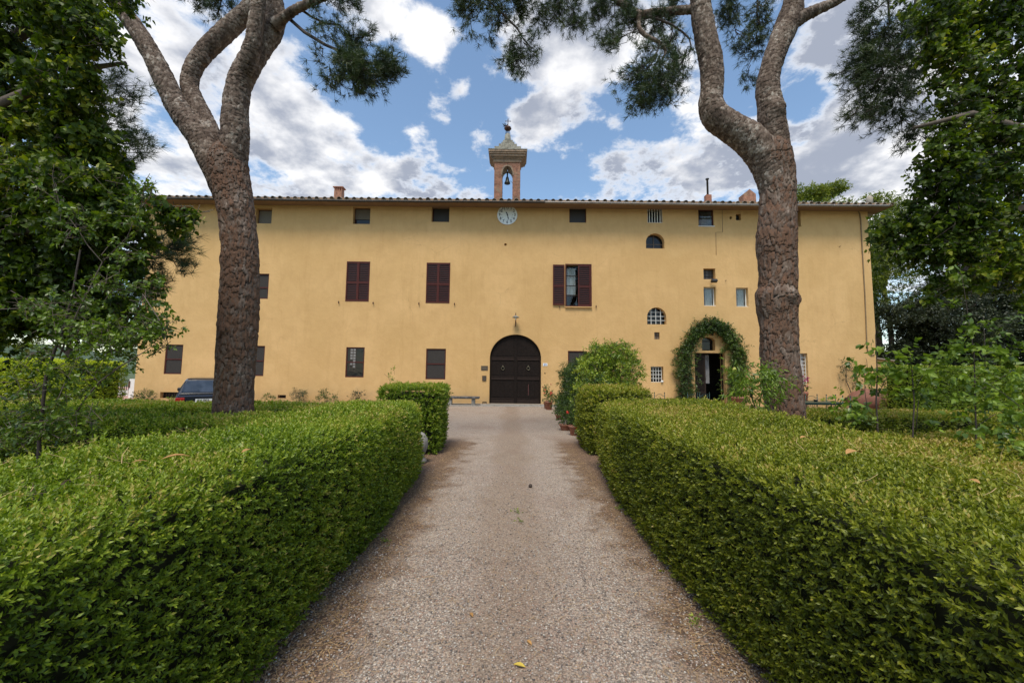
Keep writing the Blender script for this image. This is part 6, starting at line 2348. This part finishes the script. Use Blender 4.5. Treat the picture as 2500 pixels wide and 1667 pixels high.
wall_plant(357, 960, 20, 12, 120, 'feathery grey-green shrub at the villa corner near the basement grate', M_ivy)
wall_plant(333, 964, 9, 6, 34, 'small tuft at the very corner of the villa', M_ivy)
wall_plant(731, 958, 20, 13, 150, 'bushy dark rosemary at the foot of the wall', M_pine, .09, ratio=.2)
wall_plant(790, 960, 15, 12, 90, 'leafy plant with loose top beside the rosemary', M_ivy)
wall_plant(816, 968, 8, 6, 30, 'little low plant between the leafy one and the window', M_ivy)
wall_plant(872, 961, 16, 7, 80, 'reddish-green low rose below the small-paned window', M_oak)
wall_plant(657, 967, 13, 5, 50, 'low creeping plant just beside the pine trunk', M_ivy)
wall_plant(430, 975, 18, 6, 60, 'low cream-green plant in front of the basement grate', M_shrub, Y=14.2)
wall_plant(957, 924, 9, 6, 26, 'shoots sticking up behind the taller clipped block', M_shrub, .06, Y=10.0)
wall_plant(2010, 978, 10, 5, 40, 'pale green plant behind the garden table', M_shrub, .07, Y=D - .6)
print('leaf triangles', LT)
# ------------------------------------------------------------------ furniture and small things
def pot(x, y, r, h, label, plants=None, Y=None, flowers=0, fmat=None, mat=None, z=0.0, plant_label=None, fl=.055, pname='potted_geranium', cat='plant pot', rim=True):
    """a terracotta pot and the plant standing in it"""
    root = thing('flower_pot', (x, y, z), label, cat)
    prof = [(r * .68, 0), (r * .72, .01), (r * .93, h * .80), (r * 1.06, h * .80), (r * 1.08, h), (r * .95, h), (r * .90, h * .86), (.01, h * .86)]
    bm = bmesh.new()
    rings = []
    for rr, zz in prof:
        rings.append([bm.verts.new((x + rr * math.cos(2 * math.pi * k / 20), y + rr * math.sin(2 * math.pi * k / 20), z + zz)) for k in range(20)])
    for a, b_ in zip(rings, rings[1:]):
        for k in range(20):
            bm.faces.new((a[k], a[(k + 1) % 20], b_[(k + 1) % 20], b_[k])).smooth = True
    bm.faces.new(rings[0][::-1])
    obj('pot_body', bm, mat or M_terra, root)
    obj('soil', lathe([(r * .88, 0), (r * .87, .01)], (x, y, z + h * .87), 14), M_soil, root)
    if plants:
        pr = thing(pname, (x, y, z + h * .88), plant_label, 'potted plant')
        rg = np.random.RandomState(int(abs(x * 100) + y * 7))
        leaf_mass('foliage', pr, [((x, y, z + h + plants[1] * .45), (plants[0], plants[0], plants[1] * .5), plants[2])], rg, M_ivy, fl, ratio=.85, per=5, droop=.0, tint=(.25, .8), clump=3, shell=.15, twigmat=M_darktwig)
        if flowers:
            bm = bmesh.new()
            for i in range(flowers):
                a = rg.uniform(0, 6.28)
                q = Vector((x + plants[0] * .85 * math.cos(a), y - abs(plants[0] * .8 * math.sin(a)), z + h + plants[1] * rg.uniform(.35, 1.0)))
                for j in range(9):
                    d = Vector(unit(rg.normal(0, 1, 3))) * .03
                    u_, v_ = Vector(unit(rg.normal(0, 1, 3))) * .02, Vector(unit(rg.normal(0, 1, 3))) * .02
                    f = bm.faces.new([bm.verts.new(q + d - u_ - v_), bm.verts.new(q + d + u_ - v_), bm.verts.new(q + d + u_ + v_), bm.verts.new(q + d - u_ + v_)])
            me = bpy.data.meshes.new('flowers')
            bm.to_mesh(me)
            bm.free()
            obj('flowers', me, fmat or M_red, pr)
    return root


# row of pots along the shrubbery
g = on_z(1402, 1062)
pot(g.x + .02, g.y, .17, .26, 'rimmed terracotta pot second along the shrub foot', (.26, .45, 60), flowers=1, plant_label='bushy geranium with one orange-red bloom in the rimmed pot')
g2 = on_z(1384, 1050)
pot(g2.x - .05, g2.y, .17, .17, 'squat terracotta bowl beside the rimmed pot', (.24, .4, 50), plant_label='leafy plant filling the squat terracotta bowl')
g3 = on_z(1420, 1084)
pot(g3.x + .02, g3.y, .13, .20, 'terracotta pot nearest the clipped block', (.20, .30, 46), flowers=2, plant_label='geranium with red blooms nearest the clipped block')
g4 = on_z(1362, 1024)
pot(g4.x + .05, g4.y, .14, .17, 'small terracotta pot half hidden under the shrubs', (.16, .2, 26), plant_label='low plant in the half-hidden pot')
g5 = on_z(1340, 1000)
pot(g5.x, g5.y, .18, .40, 'tall terracotta pot close to the gate', (.28, .55, 90), flowers=5, plant_label='red geranium by the gate jamb')
pot(g5.x - .05, g5.y + .7, .14, .3, 'slim terracotta pot against the wall by the gate', (.26, .9, 80), flowers=2, fmat=plain('salmon_petal', (.6, .22, .13), .6), plant_label='tall leafy plant with salmon flowers against the wall by the gate')
g6 = at(1802, 985, 20.4)
pot(g6.x, 20.4, .32, .62, 'large terracotta pot beside the doorway jasmine', (.4, .6, 110), plant_label='dark shrub in the large pot by the doorway')
g7 = at(1972, 985, 20.9)
pot(g7.x - .2, 20.9, .2, .9, 'pot behind the pine under the tall white grille', (.3, .8, 110), flowers=26, fmat=M_magenta, plant_label='magenta flowering plant beside the pine trunk')

# flower vase left standing on the wide jar is omitted; the jar itself lies against the wall
g = at(2118, 985, 19.6)
jar = thing('terracotta_jar', (g.x, 19.6, 0), 'huge terracotta oil jar lying on its side by the villa corner', 'jar')
k_ = 19.6 / 972
bm = bmesh.new()
lathe_into(bm, [(.05, -.78), (.30, -.72), (.46, -.5), (.56, -.1), (.54, .25), (.42, .52), (.34, .62), (.40, .66), (.40, .72), (.32, .73), (.28, .60)], (0, 0, 0), 26)
bmesh.ops.rotate(bm, verts=bm.verts, cent=(0, 0, 0), matrix=Matrix.Rotation(R(82), 3, 'Y'))
bmesh.ops.rotate(bm, verts=bm.verts, cent=(0, 0, 0), matrix=Matrix.Rotation(R(-14), 3, 'Z'))
bmesh.ops.translate(bm, verts=bm.verts, vec=(g.x, 19.6, .56))
obj('jar_body', bm, plain('old_dark_terracotta', (.20, .085, .055), .85, vary=.3, scale=4, dirt=(.12, .08, .06)), jar)
bm = bmesh.new()
for s_ in (-.42, .30):
    bx(bm, g.x + s_ - .08, 19.3, 0, g.x + s_ + .08, 19.9, .10)
obj('wedge', bm, M_stone, jar)

# stone bench
bY = 20.85
z_s = .47
xb0, xb1 = at(1088, 970, bY).x, at(1171, 970, bY).x
bench = thing('stone_bench', ((xb0 + xb1) / 2, bY, 0), 'rough dark stone bench against the wall beside the gate', 'bench')
obj('seat', box(xb0, bY - .24, z_s - .12, xb1, bY + .20, z_s, bevel=.035), M_darkstone, bench)
for xx in (xb0 + .25, xb1 - .32):
    obj('leg', box(xx - .09, bY - .15, .0, xx + .09, bY + .15, z_s - .122, bevel=.02), M_stone, bench)

# stone ball post at the end of the hedge
g = on_z(1046, 1110)
bol = thing('stone_bollard', (g.x - .02, 7.35, 0), 'squat pale stone bollard at the gap between hedge and clipped block', 'bollard')
obj('post', lathe([(.13, 0), (.14, .05), (.10, .09), (.085, .14), (.12, .2), (.155, .30), (.15, .42), (.09, .52), (.02, .56)], (g.x - .02, 7.35, 0), 16), M_stone, bol)

# ---- garden tables and wrought iron chairs
def table(cx, cy, lx, ly, label, rz=0.0):
    root = thing('garden_table', (cx, cy, 0), label, 'table', None, rz)
    m0 = bmesh.new()
    bx(m0, -lx / 2, -ly / 2, .715, lx / 2, ly / 2, .74, bevel=.008)
    obj('table_top', m0, M_green, root, local=True)
    m1 = bmesh.new()
    bx(m1, -lx / 2 + .06, -ly / 2 + .06, .66, lx / 2 - .06, -ly / 2 + .085, .713)
    bx(m1, -lx / 2 + .06, ly / 2 - .085, .66, lx / 2 - .06, ly / 2 - .06, .713)
    bx(m1, -lx / 2 + .06, -ly / 2 + .086, .66, -lx / 2 + .085, ly / 2 - .086, .713)
    bx(m1, lx / 2 - .085, -ly / 2 + .086, .66, lx / 2 - .06, ly / 2 - .086, .713)
    obj('apron', m1, M_green, root, local=True)
    for sx in (-1, 1):
        for sy in (-1, 1):
            x, y = sx * (lx / 2 - .10), sy * (ly / 2 - .10)
            obj('leg', tube([(x, y, .66), (x - sx * .10, y, .5), (x - sx * .02, y, .2), (x + sx * .03, y, .0)], .016, 6), M_green, root, local=True)
    return root


table(at(1660, 972, 14.8).x, 14.9, 1.9, 1.1, 'long green metal table in front of the doorway', R(-6))
tx = at(1996, 982, 14.6).x
table(tx, 14.6, 2.0, .95, 'green metal table beside the second pine trunk', R(3))


def make_chair(loc, rz, label, group):
    root = thing('garden_chair', loc, label, 'chair', group, rz)
    o = lambda n, b_, m_=M_green: obj(n, b_, m_, root, local=True)
    bm = bmesh.new()
    bx(bm, -.21, -.20, .435, .21, .21, .455, bevel=.006)
    o('seat', bm)
    for sx in (-1, 1):
        o('leg', tube([(sx * .19, -.19, .435), (sx * .21, -.22, .0)], .012, 6))
        o('leg', tube([(sx * .19, .20, .0), (sx * .19, .19, .45), (sx * .185, .22, .95)], .013, 6))
        o('finial', lathe([(.006, -.02), (.02, 0), (.018, .02), (.004, .035)], (sx * .185, .22, .965), 8))
    bm = bmesh.new()
    pts = [(-.185, .22, .86)] + [(-.15 + .30 * i / 10, .222, .85 + .07 * math.sin(math.pi * i / 10) ** 1.0 - (.02 if i in (1, 9) else 0)) for i in range(11)] + [(.185, .22, .86)]
    tube_into(bm, pts, .009, 5)
    tube_into(bm, [(-.187, .215, .74), (.187, .215, .74)], .008, 5)
    tube_into(bm, [(-.19, .20, .52), (.19, .20, .52)], .008, 5)
    o('back_rails', bm)
    for i in range(6):
        x = -.15 + i * .06
        o('spindle', tube([(x, .202, .52), (x, .214, .74)], .006, 5))
    return root


GC = 'green wrought iron garden chairs'
ch = [((at(2020, 985, 15.3).x, 15.35, 0), R(184), 'wrought iron chair facing the camera behind the table by the pine'),
      ((at(2046, 985, 14.3).x, 14.2, 0), R(-95), 'wrought iron chair at the end of the table by the pine'),
      ((at(1610, 975, 15.6).x, 15.7, 0), R(170), 'wrought iron chair with arched back at the far corner of the long table'),
      ((at(1597, 975, 15.0).x, 15.0, 0), R(88), 'wrought iron chair turned sideways at the end of the long table'),
      ((at(1693, 980, 15.0).x, 14.0, 0), R(8), 'wrought iron chair on the near side of the long table'),
      ((at(1690, 980, 15.9).x, 16.0, 0), R(172), 'wrought iron chair with the red cushion before the doorway'),
      ((at(1718, 980, 15.9).x, 16.0, 0), R(176), 'wrought iron chair beside the cushioned one'),
      ((at(1972, 985, 15.6).x, 15.5, 0), R(160), 'wrought iron chair half hidden by the pine trunk')]
first = make_chair(ch[0][0], ch[0][1], ch[0][2], GC)
for loc, a, lab in ch[1:]:
    c_ = copy_tree(first)
    c_.location = loc
    c_.rotation_euler = (0, 0, a)
    c_['label'] = lab
p = Vector(ch[5][0])
obj('seat_cushion', box(p.x - .2, p.y - .2, .457, p.x + .2, p.y + .2, .53, bevel=.025), M_cushion, label='faded red cushion lying on a garden chair', cat='cushion')
# string of red chair pads seen across the table back: a second cushion
p = Vector(ch[6][0])
obj('seat_cushion', box(p.x - .19, p.y - .19, .457, p.x + .19, p.y + .19, .51, bevel=.022), plain('brown_red_cushion', (.22, .07, .06), .9), label='darker brown-red cushion on the chair beside the red one', cat='cushion')
# little things on the tables
obj('ashtray', lathe([(.05, 0), (.065, .03), (.07, .07), (.03, .075)], (tx + .05, 14.75, .741), 12), M_iron, label='small dark bowl on the table by the pine', cat='bowl')
g = at(1616.5, 932, D - .05)
obj('cloth', box(g.x - .07, D - .09, rects['grid'][1] + .0, g.x + .07, D - .004, rects['grid'][1] + .11, bevel=.03), M_white, label='crumpled white cloth on the ledge of the grilled window', cat='cloth')
# watering lantern on the wall near the jar
g = at(2064, 978, D)
lt = thing('wall_tap', (g.x, D, g.z), 'dark rusty tap hanging on the wall near the terracotta jar', 'tap')
obj('tap_body', tube([(g.x, D, g.z + .12), (g.x, D - .10, g.z + .12), (g.x, D - .12, g.z + .05), (g.x - .02, D - .12, g.z - .16)], [.03, .045, .06, .02], 8), M_rust, lt)
obj('tap_handle', tube([(g.x - .07, D - .07, g.z + .17), (g.x + .07, D - .07, g.z + .17)], .018, 6), M_rust, lt)
# curly iron railing beyond the jar
bm = bmesh.new()
for i in range(3):
    x0_ = at(2150 + i * 26, 985, 18.5).x
    tube_into(bm, [(x0_ + .55 * t / 10, 18.5, .42 + .09 * math.sin(t * .628)) for t in range(11)], .012, 5)
for i in range(5):
    x0_ = at(2150 + i * 19, 985, 18.5).x
    tube_into(bm, [(x0_, 18.5, 0), (x0_, 18.5, .42)], .012, 5)
obj('iron_edging', bm, M_iron, label='low curly iron edging beyond the terracotta jar', cat='edging')

# ---- yard gate, railing and pillars at the car side end
g = at(250, 975, 18.0)
for (xa, xb, ya, Yp, lab, mt) in ((246, 256, 926, 18.0, 'brown gate pillar behind the bright hedge', plain('brown_render', (.26, .15, .10), .9, vary=.2)),):
    a_, b_ = at(xa, 950, Yp), at(xb, 950, Yp)
    zt_ = at(250, ya, Yp).z
    o = obj('gate_pillar', box(a_.x - .05, Yp, -.05, b_.x + .08, Yp + .35, zt_, bevel=.015), mt, label=lab, cat='pillar')
    obj('cap', box(a_.x - .09, Yp - .04, zt_ + .002, b_.x + .12, Yp + .39, zt_ + .06, bevel=.01), M_stone, o)
a_, b_ = at(258, 950, 18.6), at(267, 950, 18.6)
o = obj('gate_leaf_open', box(a_.x, 18.45, .06, b_.x, 18.55, at(262, 930, 18.5).z, bevel=.01), plain('rust_brown_gate', (.20, .09, .045), .7), label='folded rust-brown gate leaf beside the pillar', cat='gate')
Yf = 26.0
a_, b_ = at(266, 955, Yf), at(316, 955, Yf)
zt_, zb_2 = at(290, 952, Yf).z, at(290, 959.5, Yf).z
rail = thing('iron_railing', ((a_.x + b_.x) / 2, Yf, 0), 'iron railing on a low white wall across the yard', 'railing')
obj('low_wall', box(a_.x, Yf - .1, -.05, b_.x, Yf + .15, max(zt_, .3)), M_white, rail)
zr = at(290, 927, Yf).z
obj('top_rail', box(a_.x, Yf - .02, zr - .04, b_.x, Yf + .02, zr), M_iron, rail)
x = a_.x + .08
while x < b_.x:
    obj('upright', box(x - .012, Yf - .012, max(zt_, .3) + .002, x + .012, Yf + .012, zr - .042), M_iron, rail)
    x += .13
a_, b_ = at(314, 950, 24.0), at(327, 950, 24.0)
o = obj('gate_pillar', box(a_.x, 24.0, -.05, b_.x, 24.35, at(320, 925, 24).z, bevel=.01), M_white, label='white gate pillar touching the villa corner', cat='pillar')
obj('rust_strap', box(a_.x - .02, 23.97, .6, a_.x + .07, 23.995, at(320, 930, 24).z), M_rust, o)

# ---- parked car, tail towards the camera
def superbox(sections, n=4):
    """sections: (y, [(x, z) half outline from bottom centre to top centre]) -> closed body"""
    bm = bmesh.new()
    rings = []
    for y, half in sections:
        full = [(x, z) for x, z in half] + [(-x, z) for x, z in half[::-1]]
        rings.append([bm.verts.new((x, y, z)) for x, z in full])
    for a, b_ in zip(rings, rings[1:]):
        m_ = len(a)
        for k in range(m_):
            bm.faces.new((a[k], a[(k + 1) % m_], b_[(k + 1) % m_], b_[k]))
    bm.faces.new(rings[0][::-1])
    bm.faces.new(rings[-1])
    return bm


M_car, tcar, bcar = new_mat('dark_car_paint')
bcar.inputs['Base Color'].default_value = (.010, .012, .020, 1)
bcar.inputs['Roughness'].default_value = .25
bcar.inputs['Coat Weight'].default_value = .6
bcar.inputs['Coat Roughness'].default_value = .06
M_carglass, tcg, bcg = new_mat('car_window_glass')
bcg.inputs['Base Color'].default_value = (.03, .045, .07, 1)
bcg.inputs['Roughness'].default_value = .05
bcg.inputs['Specular IOR Level'].default_value = .9
M_tail = plain('tail_light_red', (.35, .02, .015), .25, vary=.1)
M_rubber = plain('rubber', (.02, .02, .02), .8)
CY = 13.1
CXc = at(449, 960, CY).x + .72
car = thing('parked_car', (CXc, CY, 0), 'dark small hatchback parked tail towards the path, before the villa wall', 'car', None, R(33))
W2 = .80
low = lambda w, zb_, zt_: [(w * .90, zb_), (w * .985, zb_ + .10), (w, .55), (w * .985, .74), (w * .955, zt_)]
sec = [(.00, low(W2 * .93, .36, .80)), (.05, low(W2 * .98, .30, .84)), (.20, low(W2, .26, .88)), (1.2, low(W2, .24, .90)), (2.5, low(W2, .24, .90)), (3.2, low(W2 * .98, .26, .84)), (3.55, low(W2 * .94, .30, .74)), (3.66, low(W2 * .88, .36, .66))]
bm = superbox(sec)
obj('body', bm, M_car, car, local=True)
# cabin, sloping tailgate
top = lambda w, wt, zb_, zt_: [(w, zb_), (w * .5 + wt * .5 + .01, (zb_ + zt_) / 2), (wt, zt_ - .05), (wt * .9, zt_ - .008), (wt * .5, zt_)]
sec = [(.06, top(W2 * .94, W2 * .90, .82, .885)), (.34, top(W2 * .955, W2 * .745, .86, 1.33)), (.50, top(W2 * .955, W2 * .74, .88, 1.385)), (1.4, top(W2 * .955, W2 * .755, .88, 1.41)), (2.0, top(W2 * .95, W2 * .74, .88, 1.37)), (2.75, top(W2 * .92, W2 * .86, .86, .90))]
obj('cabin', superbox(sec), M_car, car, local=True)


def quad_panel(pts, th, mat, name, parent):
    bm = bmesh.new()
    P_ = [Vector(p) for p in pts]
    nrm = (P_[1] - P_[0]).cross(P_[3] - P_[0]).normalized() * th
    a = [bm.verts.new(p) for p in P_]
    b_ = [bm.verts.new(p + nrm) for p in P_]
    bm.faces.new(a)
    bm.faces.new(b_[::-1])
    for k in range(len(a)):
        bm.faces.new((a[k], b_[k], b_[(k + 1) % len(a)], a[(k + 1) % len(a)]))
    return obj(name, bm, mat, parent, local=True)


quad_panel([(-.64, .085, .93), (.64, .085, .93), (.53, .305, 1.30), (-.53, .305, 1.30)], .012, M_carglass, 'rear_window', car)
quad_panel([(-.76, .06, .50), (.76, .06, .50), (.745, .035, .80), (-.745, .035, .80)], .02, M_car, 'tailgate', car)
for s_ in (-1, 1):
    obj('tail_light', box(s_ * .53, -.015, .60, s_ * .76, .05, .77, bevel=.012), M_tail, car, local=True)
    sx = s_
    quad_panel([(sx * .765, .55, .93), (sx * .765, 1.9, .93), (sx * .625, 1.85, 1.28), (sx * .63, .62, 1.28)], .012 * -s_, M_carglass, 'side_window', car)
    m_ = bmesh.new()
    bx(m_, s_ * .80, 1.95, .90, s_ * .97, 2.07, 1.03, bevel=.03)
    obj('wing_mirror', m_, M_black, car, local=True)
    for yy in (.62, 2.95):
        b2 = bmesh.new()
        lathe_into(b2, [(.20, -.08), (.28, -.085), (.29, -.05), (.29, .05), (.28, .085), (.20, .08)], (0, 0, 0), 24)
        bmesh.ops.rotate(b2, verts=b2.verts, cent=(0, 0, 0), matrix=Matrix.Rotation(math.pi / 2, 3, 'Y'))
        bmesh.ops.translate(b2, verts=b2.verts, vec=(s_ * .73, yy, .29))
        wh = obj('wheel', b2, M_rubber, car, local=True)
        b2 = bmesh.new()
        lathe_into(b2, [(.185, 0), (.18, .01), (.05, .015), (.02, .02)], (0, 0, 0), 18)
        bmesh.ops.rotate(b2, verts=b2.verts, cent=(0, 0, 0), matrix=Matrix.Rotation(s_ * math.pi / 2, 3, 'Y'))
        bmesh.ops.translate(b2, verts=b2.verts, vec=(s_ * .812, yy, .29))
        obj('rim', b2, plain('hubcap_grey', (.3, .3, .3), .4, .6), wh, local=True)
obj('rear_bumper', box(-.79, -.06, .36, .79, .10, .52, bevel=.03), M_black, car, local=True)
np_ = obj('number_plate', box(-.26, -.03, .615, .26, -.018, .725), M_white, car, local=True)
tm = text_obj('plate_letters', 'AV 002', .115, (-.062, -.032, .668), M_black, None, sx=.92)
tm.parent = np_
b2 = bmesh.new()
bx(b2, -.42, 1.35, .80, -.18, 1.5, 1.16, bevel=.04)
bx(b2, .18, 1.35, .80, .42, 1.5, 1.16, bevel=.04)
obj('headrests', b2, M_black, car, local=True)
obj('emblem', lathe([(.03, 0), (.02, .01)], (0, 0, 0), 12), plain('chrome', (.6, .6, .6), .2, .9), car, local=True)
em = car.children[-1]
em.location = (-.09, .03, .83)
em.rotation_euler = (math.pi / 2, 0, 0)

# ------------------------------------------------------------------ loose stones, needles and leaves
rng = np.random.RandomState(5)
n = 30000
yy = .9 + rng.uniform(0, 1, n) ** 2.3 * 13
yy = np.where(yy > 7.5, .9 + rng.uniform(0, 1, n) * 3, yy)
yy = np.where(rng.uniform(0, 1, n) < np.clip((yy - 2.5) / 4.5, 0, 1) * .9, .9 + rng.uniform(0, 1, n) ** 1.5 * 3, yy)
xx = rng.uniform(-1.42, 1.5, n)
s = rng.uniform(.0035, .0085, n) * (1 + .06 * yy)
o6 = np.array([[1, 0, 0], [-1, 0, 0], [0, 1, 0], [0, -1, 0], [0, 0, 1], [0, 0, -1.]])
V = o6[None] * (rng.uniform(.6, 1.1, (n, 6, 1))) * s[:, None, None] * np.array([1.2, 1.0, .62])
a = rng.uniform(0, 6.28, n)
ca, sa = np.cos(a)[:, None], np.sin(a)[:, None]
V = np.stack([V[..., 0] * ca - V[..., 1] * sa, V[..., 0] * sa + V[..., 1] * ca, V[..., 2] + rng.normal(0, .2, (n, 6)) * s[:, None]], -1)
V += np.stack([xx, yy, s * .25 + .001], 1)[:, None]
t8 = np.array([[0, 2, 4], [2, 1, 4], [1, 3, 4], [3, 0, 4], [2, 0, 5], [1, 2, 5], [3, 1, 5], [0, 3, 5]])
T = (t8[None] + (np.arange(n) * 6)[:, None, None]).reshape(-1, 3)
obj('gravel_stones', mesh_tris('gravel_stones', V.reshape(-1, 3), T, {'tint': np.repeat(rng.uniform(0, 1, n), 6)}, M_pebble), label='loose stones of the gravel path', kind='stuff')


def straws(n, pos, ln, w, rg, tilt=.05):
    P = pos
    d = rg.normal(0, 1, (n, 3))
    d[:, 2] *= tilt
    d = unit(d)
    s_ = unit(np.cross(d, [[0, 0, 1.]]))
    L = ln * rg.uniform(.5, 1.2, n)[:, None]
    bend = rg.normal(0, .18, (n, 1)) * L
    V = np.stack([P - s_ * w / 2, P + s_ * w / 2, P + d * L / 2 + s_ * (bend + w / 2), P + d * L / 2 + s_ * (bend - w / 2), P + d * L + s_ * w / 3, P + d * L - s_ * w / 3], 1)
    q = np.array([[0, 1, 2, 3], [3, 2, 4, 5]])
    T = (q[None] + (np.arange(n) * 6)[:, None, None]).reshape(-1, 4)
    return V.reshape(-1, 3), T


n = 5200
e = rng.uniform(0, 1, n)
side = np.where(rng.uniform(0, 1, n) < .5, -1, 1)
yy = .9 + rng.uniform(0, 1, n) ** 1.3 * 8
off_ = np.where(rng.uniform(0, 1, n) < .65, 1.34 - np.abs(rng.normal(0, .22, n)), rng.uniform(0, 1.3, n))
P = np.stack([side * off_ + .02, yy, rng.uniform(.006, .014, n)], 1)
V, T = straws(n, P, .085, .0024, rng)
obj('pine_litter', mesh_tris('pine_litter', V, T, None, M_drytan), label='fallen dry pine needles scattered on the gravel', kind='stuff')
# needles caught on the hedge tops
Vs, Ts, o_ = [], [], 0
for (x0_, x1_, n_) in ((-2.4, -1.35, 150), (1.38, 3.0, 190)):
    P = np.stack([rng.uniform(x0_, x1_, n_), 1.2 + rng.uniform(0, 1, n_) ** 1.4 * 5.0, 1.21 + rng.uniform(0, .035, n_)], 1)
    V, T = straws(n_, P, .11, .0022, rng, .25)
    Vs.append(V)
    Ts.append(T + o_)
    o_ += len(V)
obj('hedge_litter', mesh_tris('hedge_litter', np.concatenate(Vs), np.concatenate(Ts), None, M_drytan), label='dry pine needles caught on top of the hedges', kind='stuff')


def fallen_leaf(px_, py_, z, ln, lab, tilt=.3, mat=None):
    g = on_z(px_, py_, z)
    a = rnd.uniform(0, 6.28)
    d = Vector((math.cos(a), math.sin(a), 0))
    s_ = Vector((-d.y, d.x, 0))
    bm = bmesh.new()
    prof = [(0, .02), (.25, .16), (.5, .22), (.75, .15), (1, .01)]
    prev = None
    for f, w in prof:
        c_ = g + d * ln * (f - .5) + Vector((0, 0, .008 + .03 * ln * math.sin(f * 3.1) * 3))
        rg = [bm.verts.new(c_ - s_ * w * ln + Vector((0, 0, tilt * w * ln))), bm.verts.new(c_), bm.verts.new(c_ + s_ * w * ln + Vector((0, 0, tilt * w * ln)))]
        if prev:
            bm.faces.new((prev[0], prev[1], rg[1], rg[0]))
            bm.faces.new((prev[1], prev[2], rg[2], rg[1]))
        prev = rg
    obj('fallen_leaf', bm, mat or M_dryleaf, label=lab, cat='leaf')


M_yl = plain('yellow_leaf', (.50, .36, .05), .7, vary=.2)
fallen_leaf(1268, 1628, 0, .07, 'yellow fallen leaf lying lowest on the gravel', mat=M_yl)
fallen_leaf(1292, 1571, 0, .05, 'tan fallen leaf above the yellow one on the gravel')
fallen_leaf(1151, 1503, 0, .055, 'curled brown bark scrap on the gravel')
fallen_leaf(1049, 1221, 0, .07, 'brown fallen leaf at the gravel edge by the hedge')
fallen_leaf(429, 1122, 1.22, .10, 'curled tan leaf on top of the hedge on the car side')
fallen_leaf(340, 1132, 1.22, .05, 'small brown leaf on the hedge top near the curled one')
fallen_leaf(605, 1105, 1.22, .07, 'rusty leaf on the hedge top close to the path')
fallen_leaf(2085, 1110, 1.22, .12, 'long orange-brown leaf on the doorway side hedge top')
fallen_leaf(2375, 1180, 1.22, .06, 'pinkish pale leaf on the doorway side hedge top')
fallen_leaf(1965, 1072, 1.22, .08, 'small rusty leaf on the hedge top before the pine')
# tufts of weeds in the path
for px_, py_, lab in ((1270, 1275, 'small green weed tuft in the middle of the path'), (1262, 1254, 'faint weed tuft just beyond the middle one'), (945, 1328, 'weed sprouting at the path edge by the hedge'), (1695, 1530, 'weed at the foot of the doorway side hedge'), (1515, 1245, 'dark leafy weed under the doorway side hedge')):
    g = on_z(px_, py_)
    root = thing('weed', (g.x, g.y, 0), lab, 'weed')
    leaf_mass('leaves', root, [((g.x, g.y, .02), (.05, .05, .02), 12)], rng, M_shrub, .03, ratio=.4, per=4, shape='kite', droop=0, clump=3, shell=.1)
# pine cone
g = on_z(1295, 1190)
obj('pine_cone', lathe([(.01, .0), (.025, .012), (.028, .03), (.02, .045), (.005, .055)], (g.x, g.y, 0), 10), M_darktwig, label='single dark pine cone on the gravel', cat='pine cone')
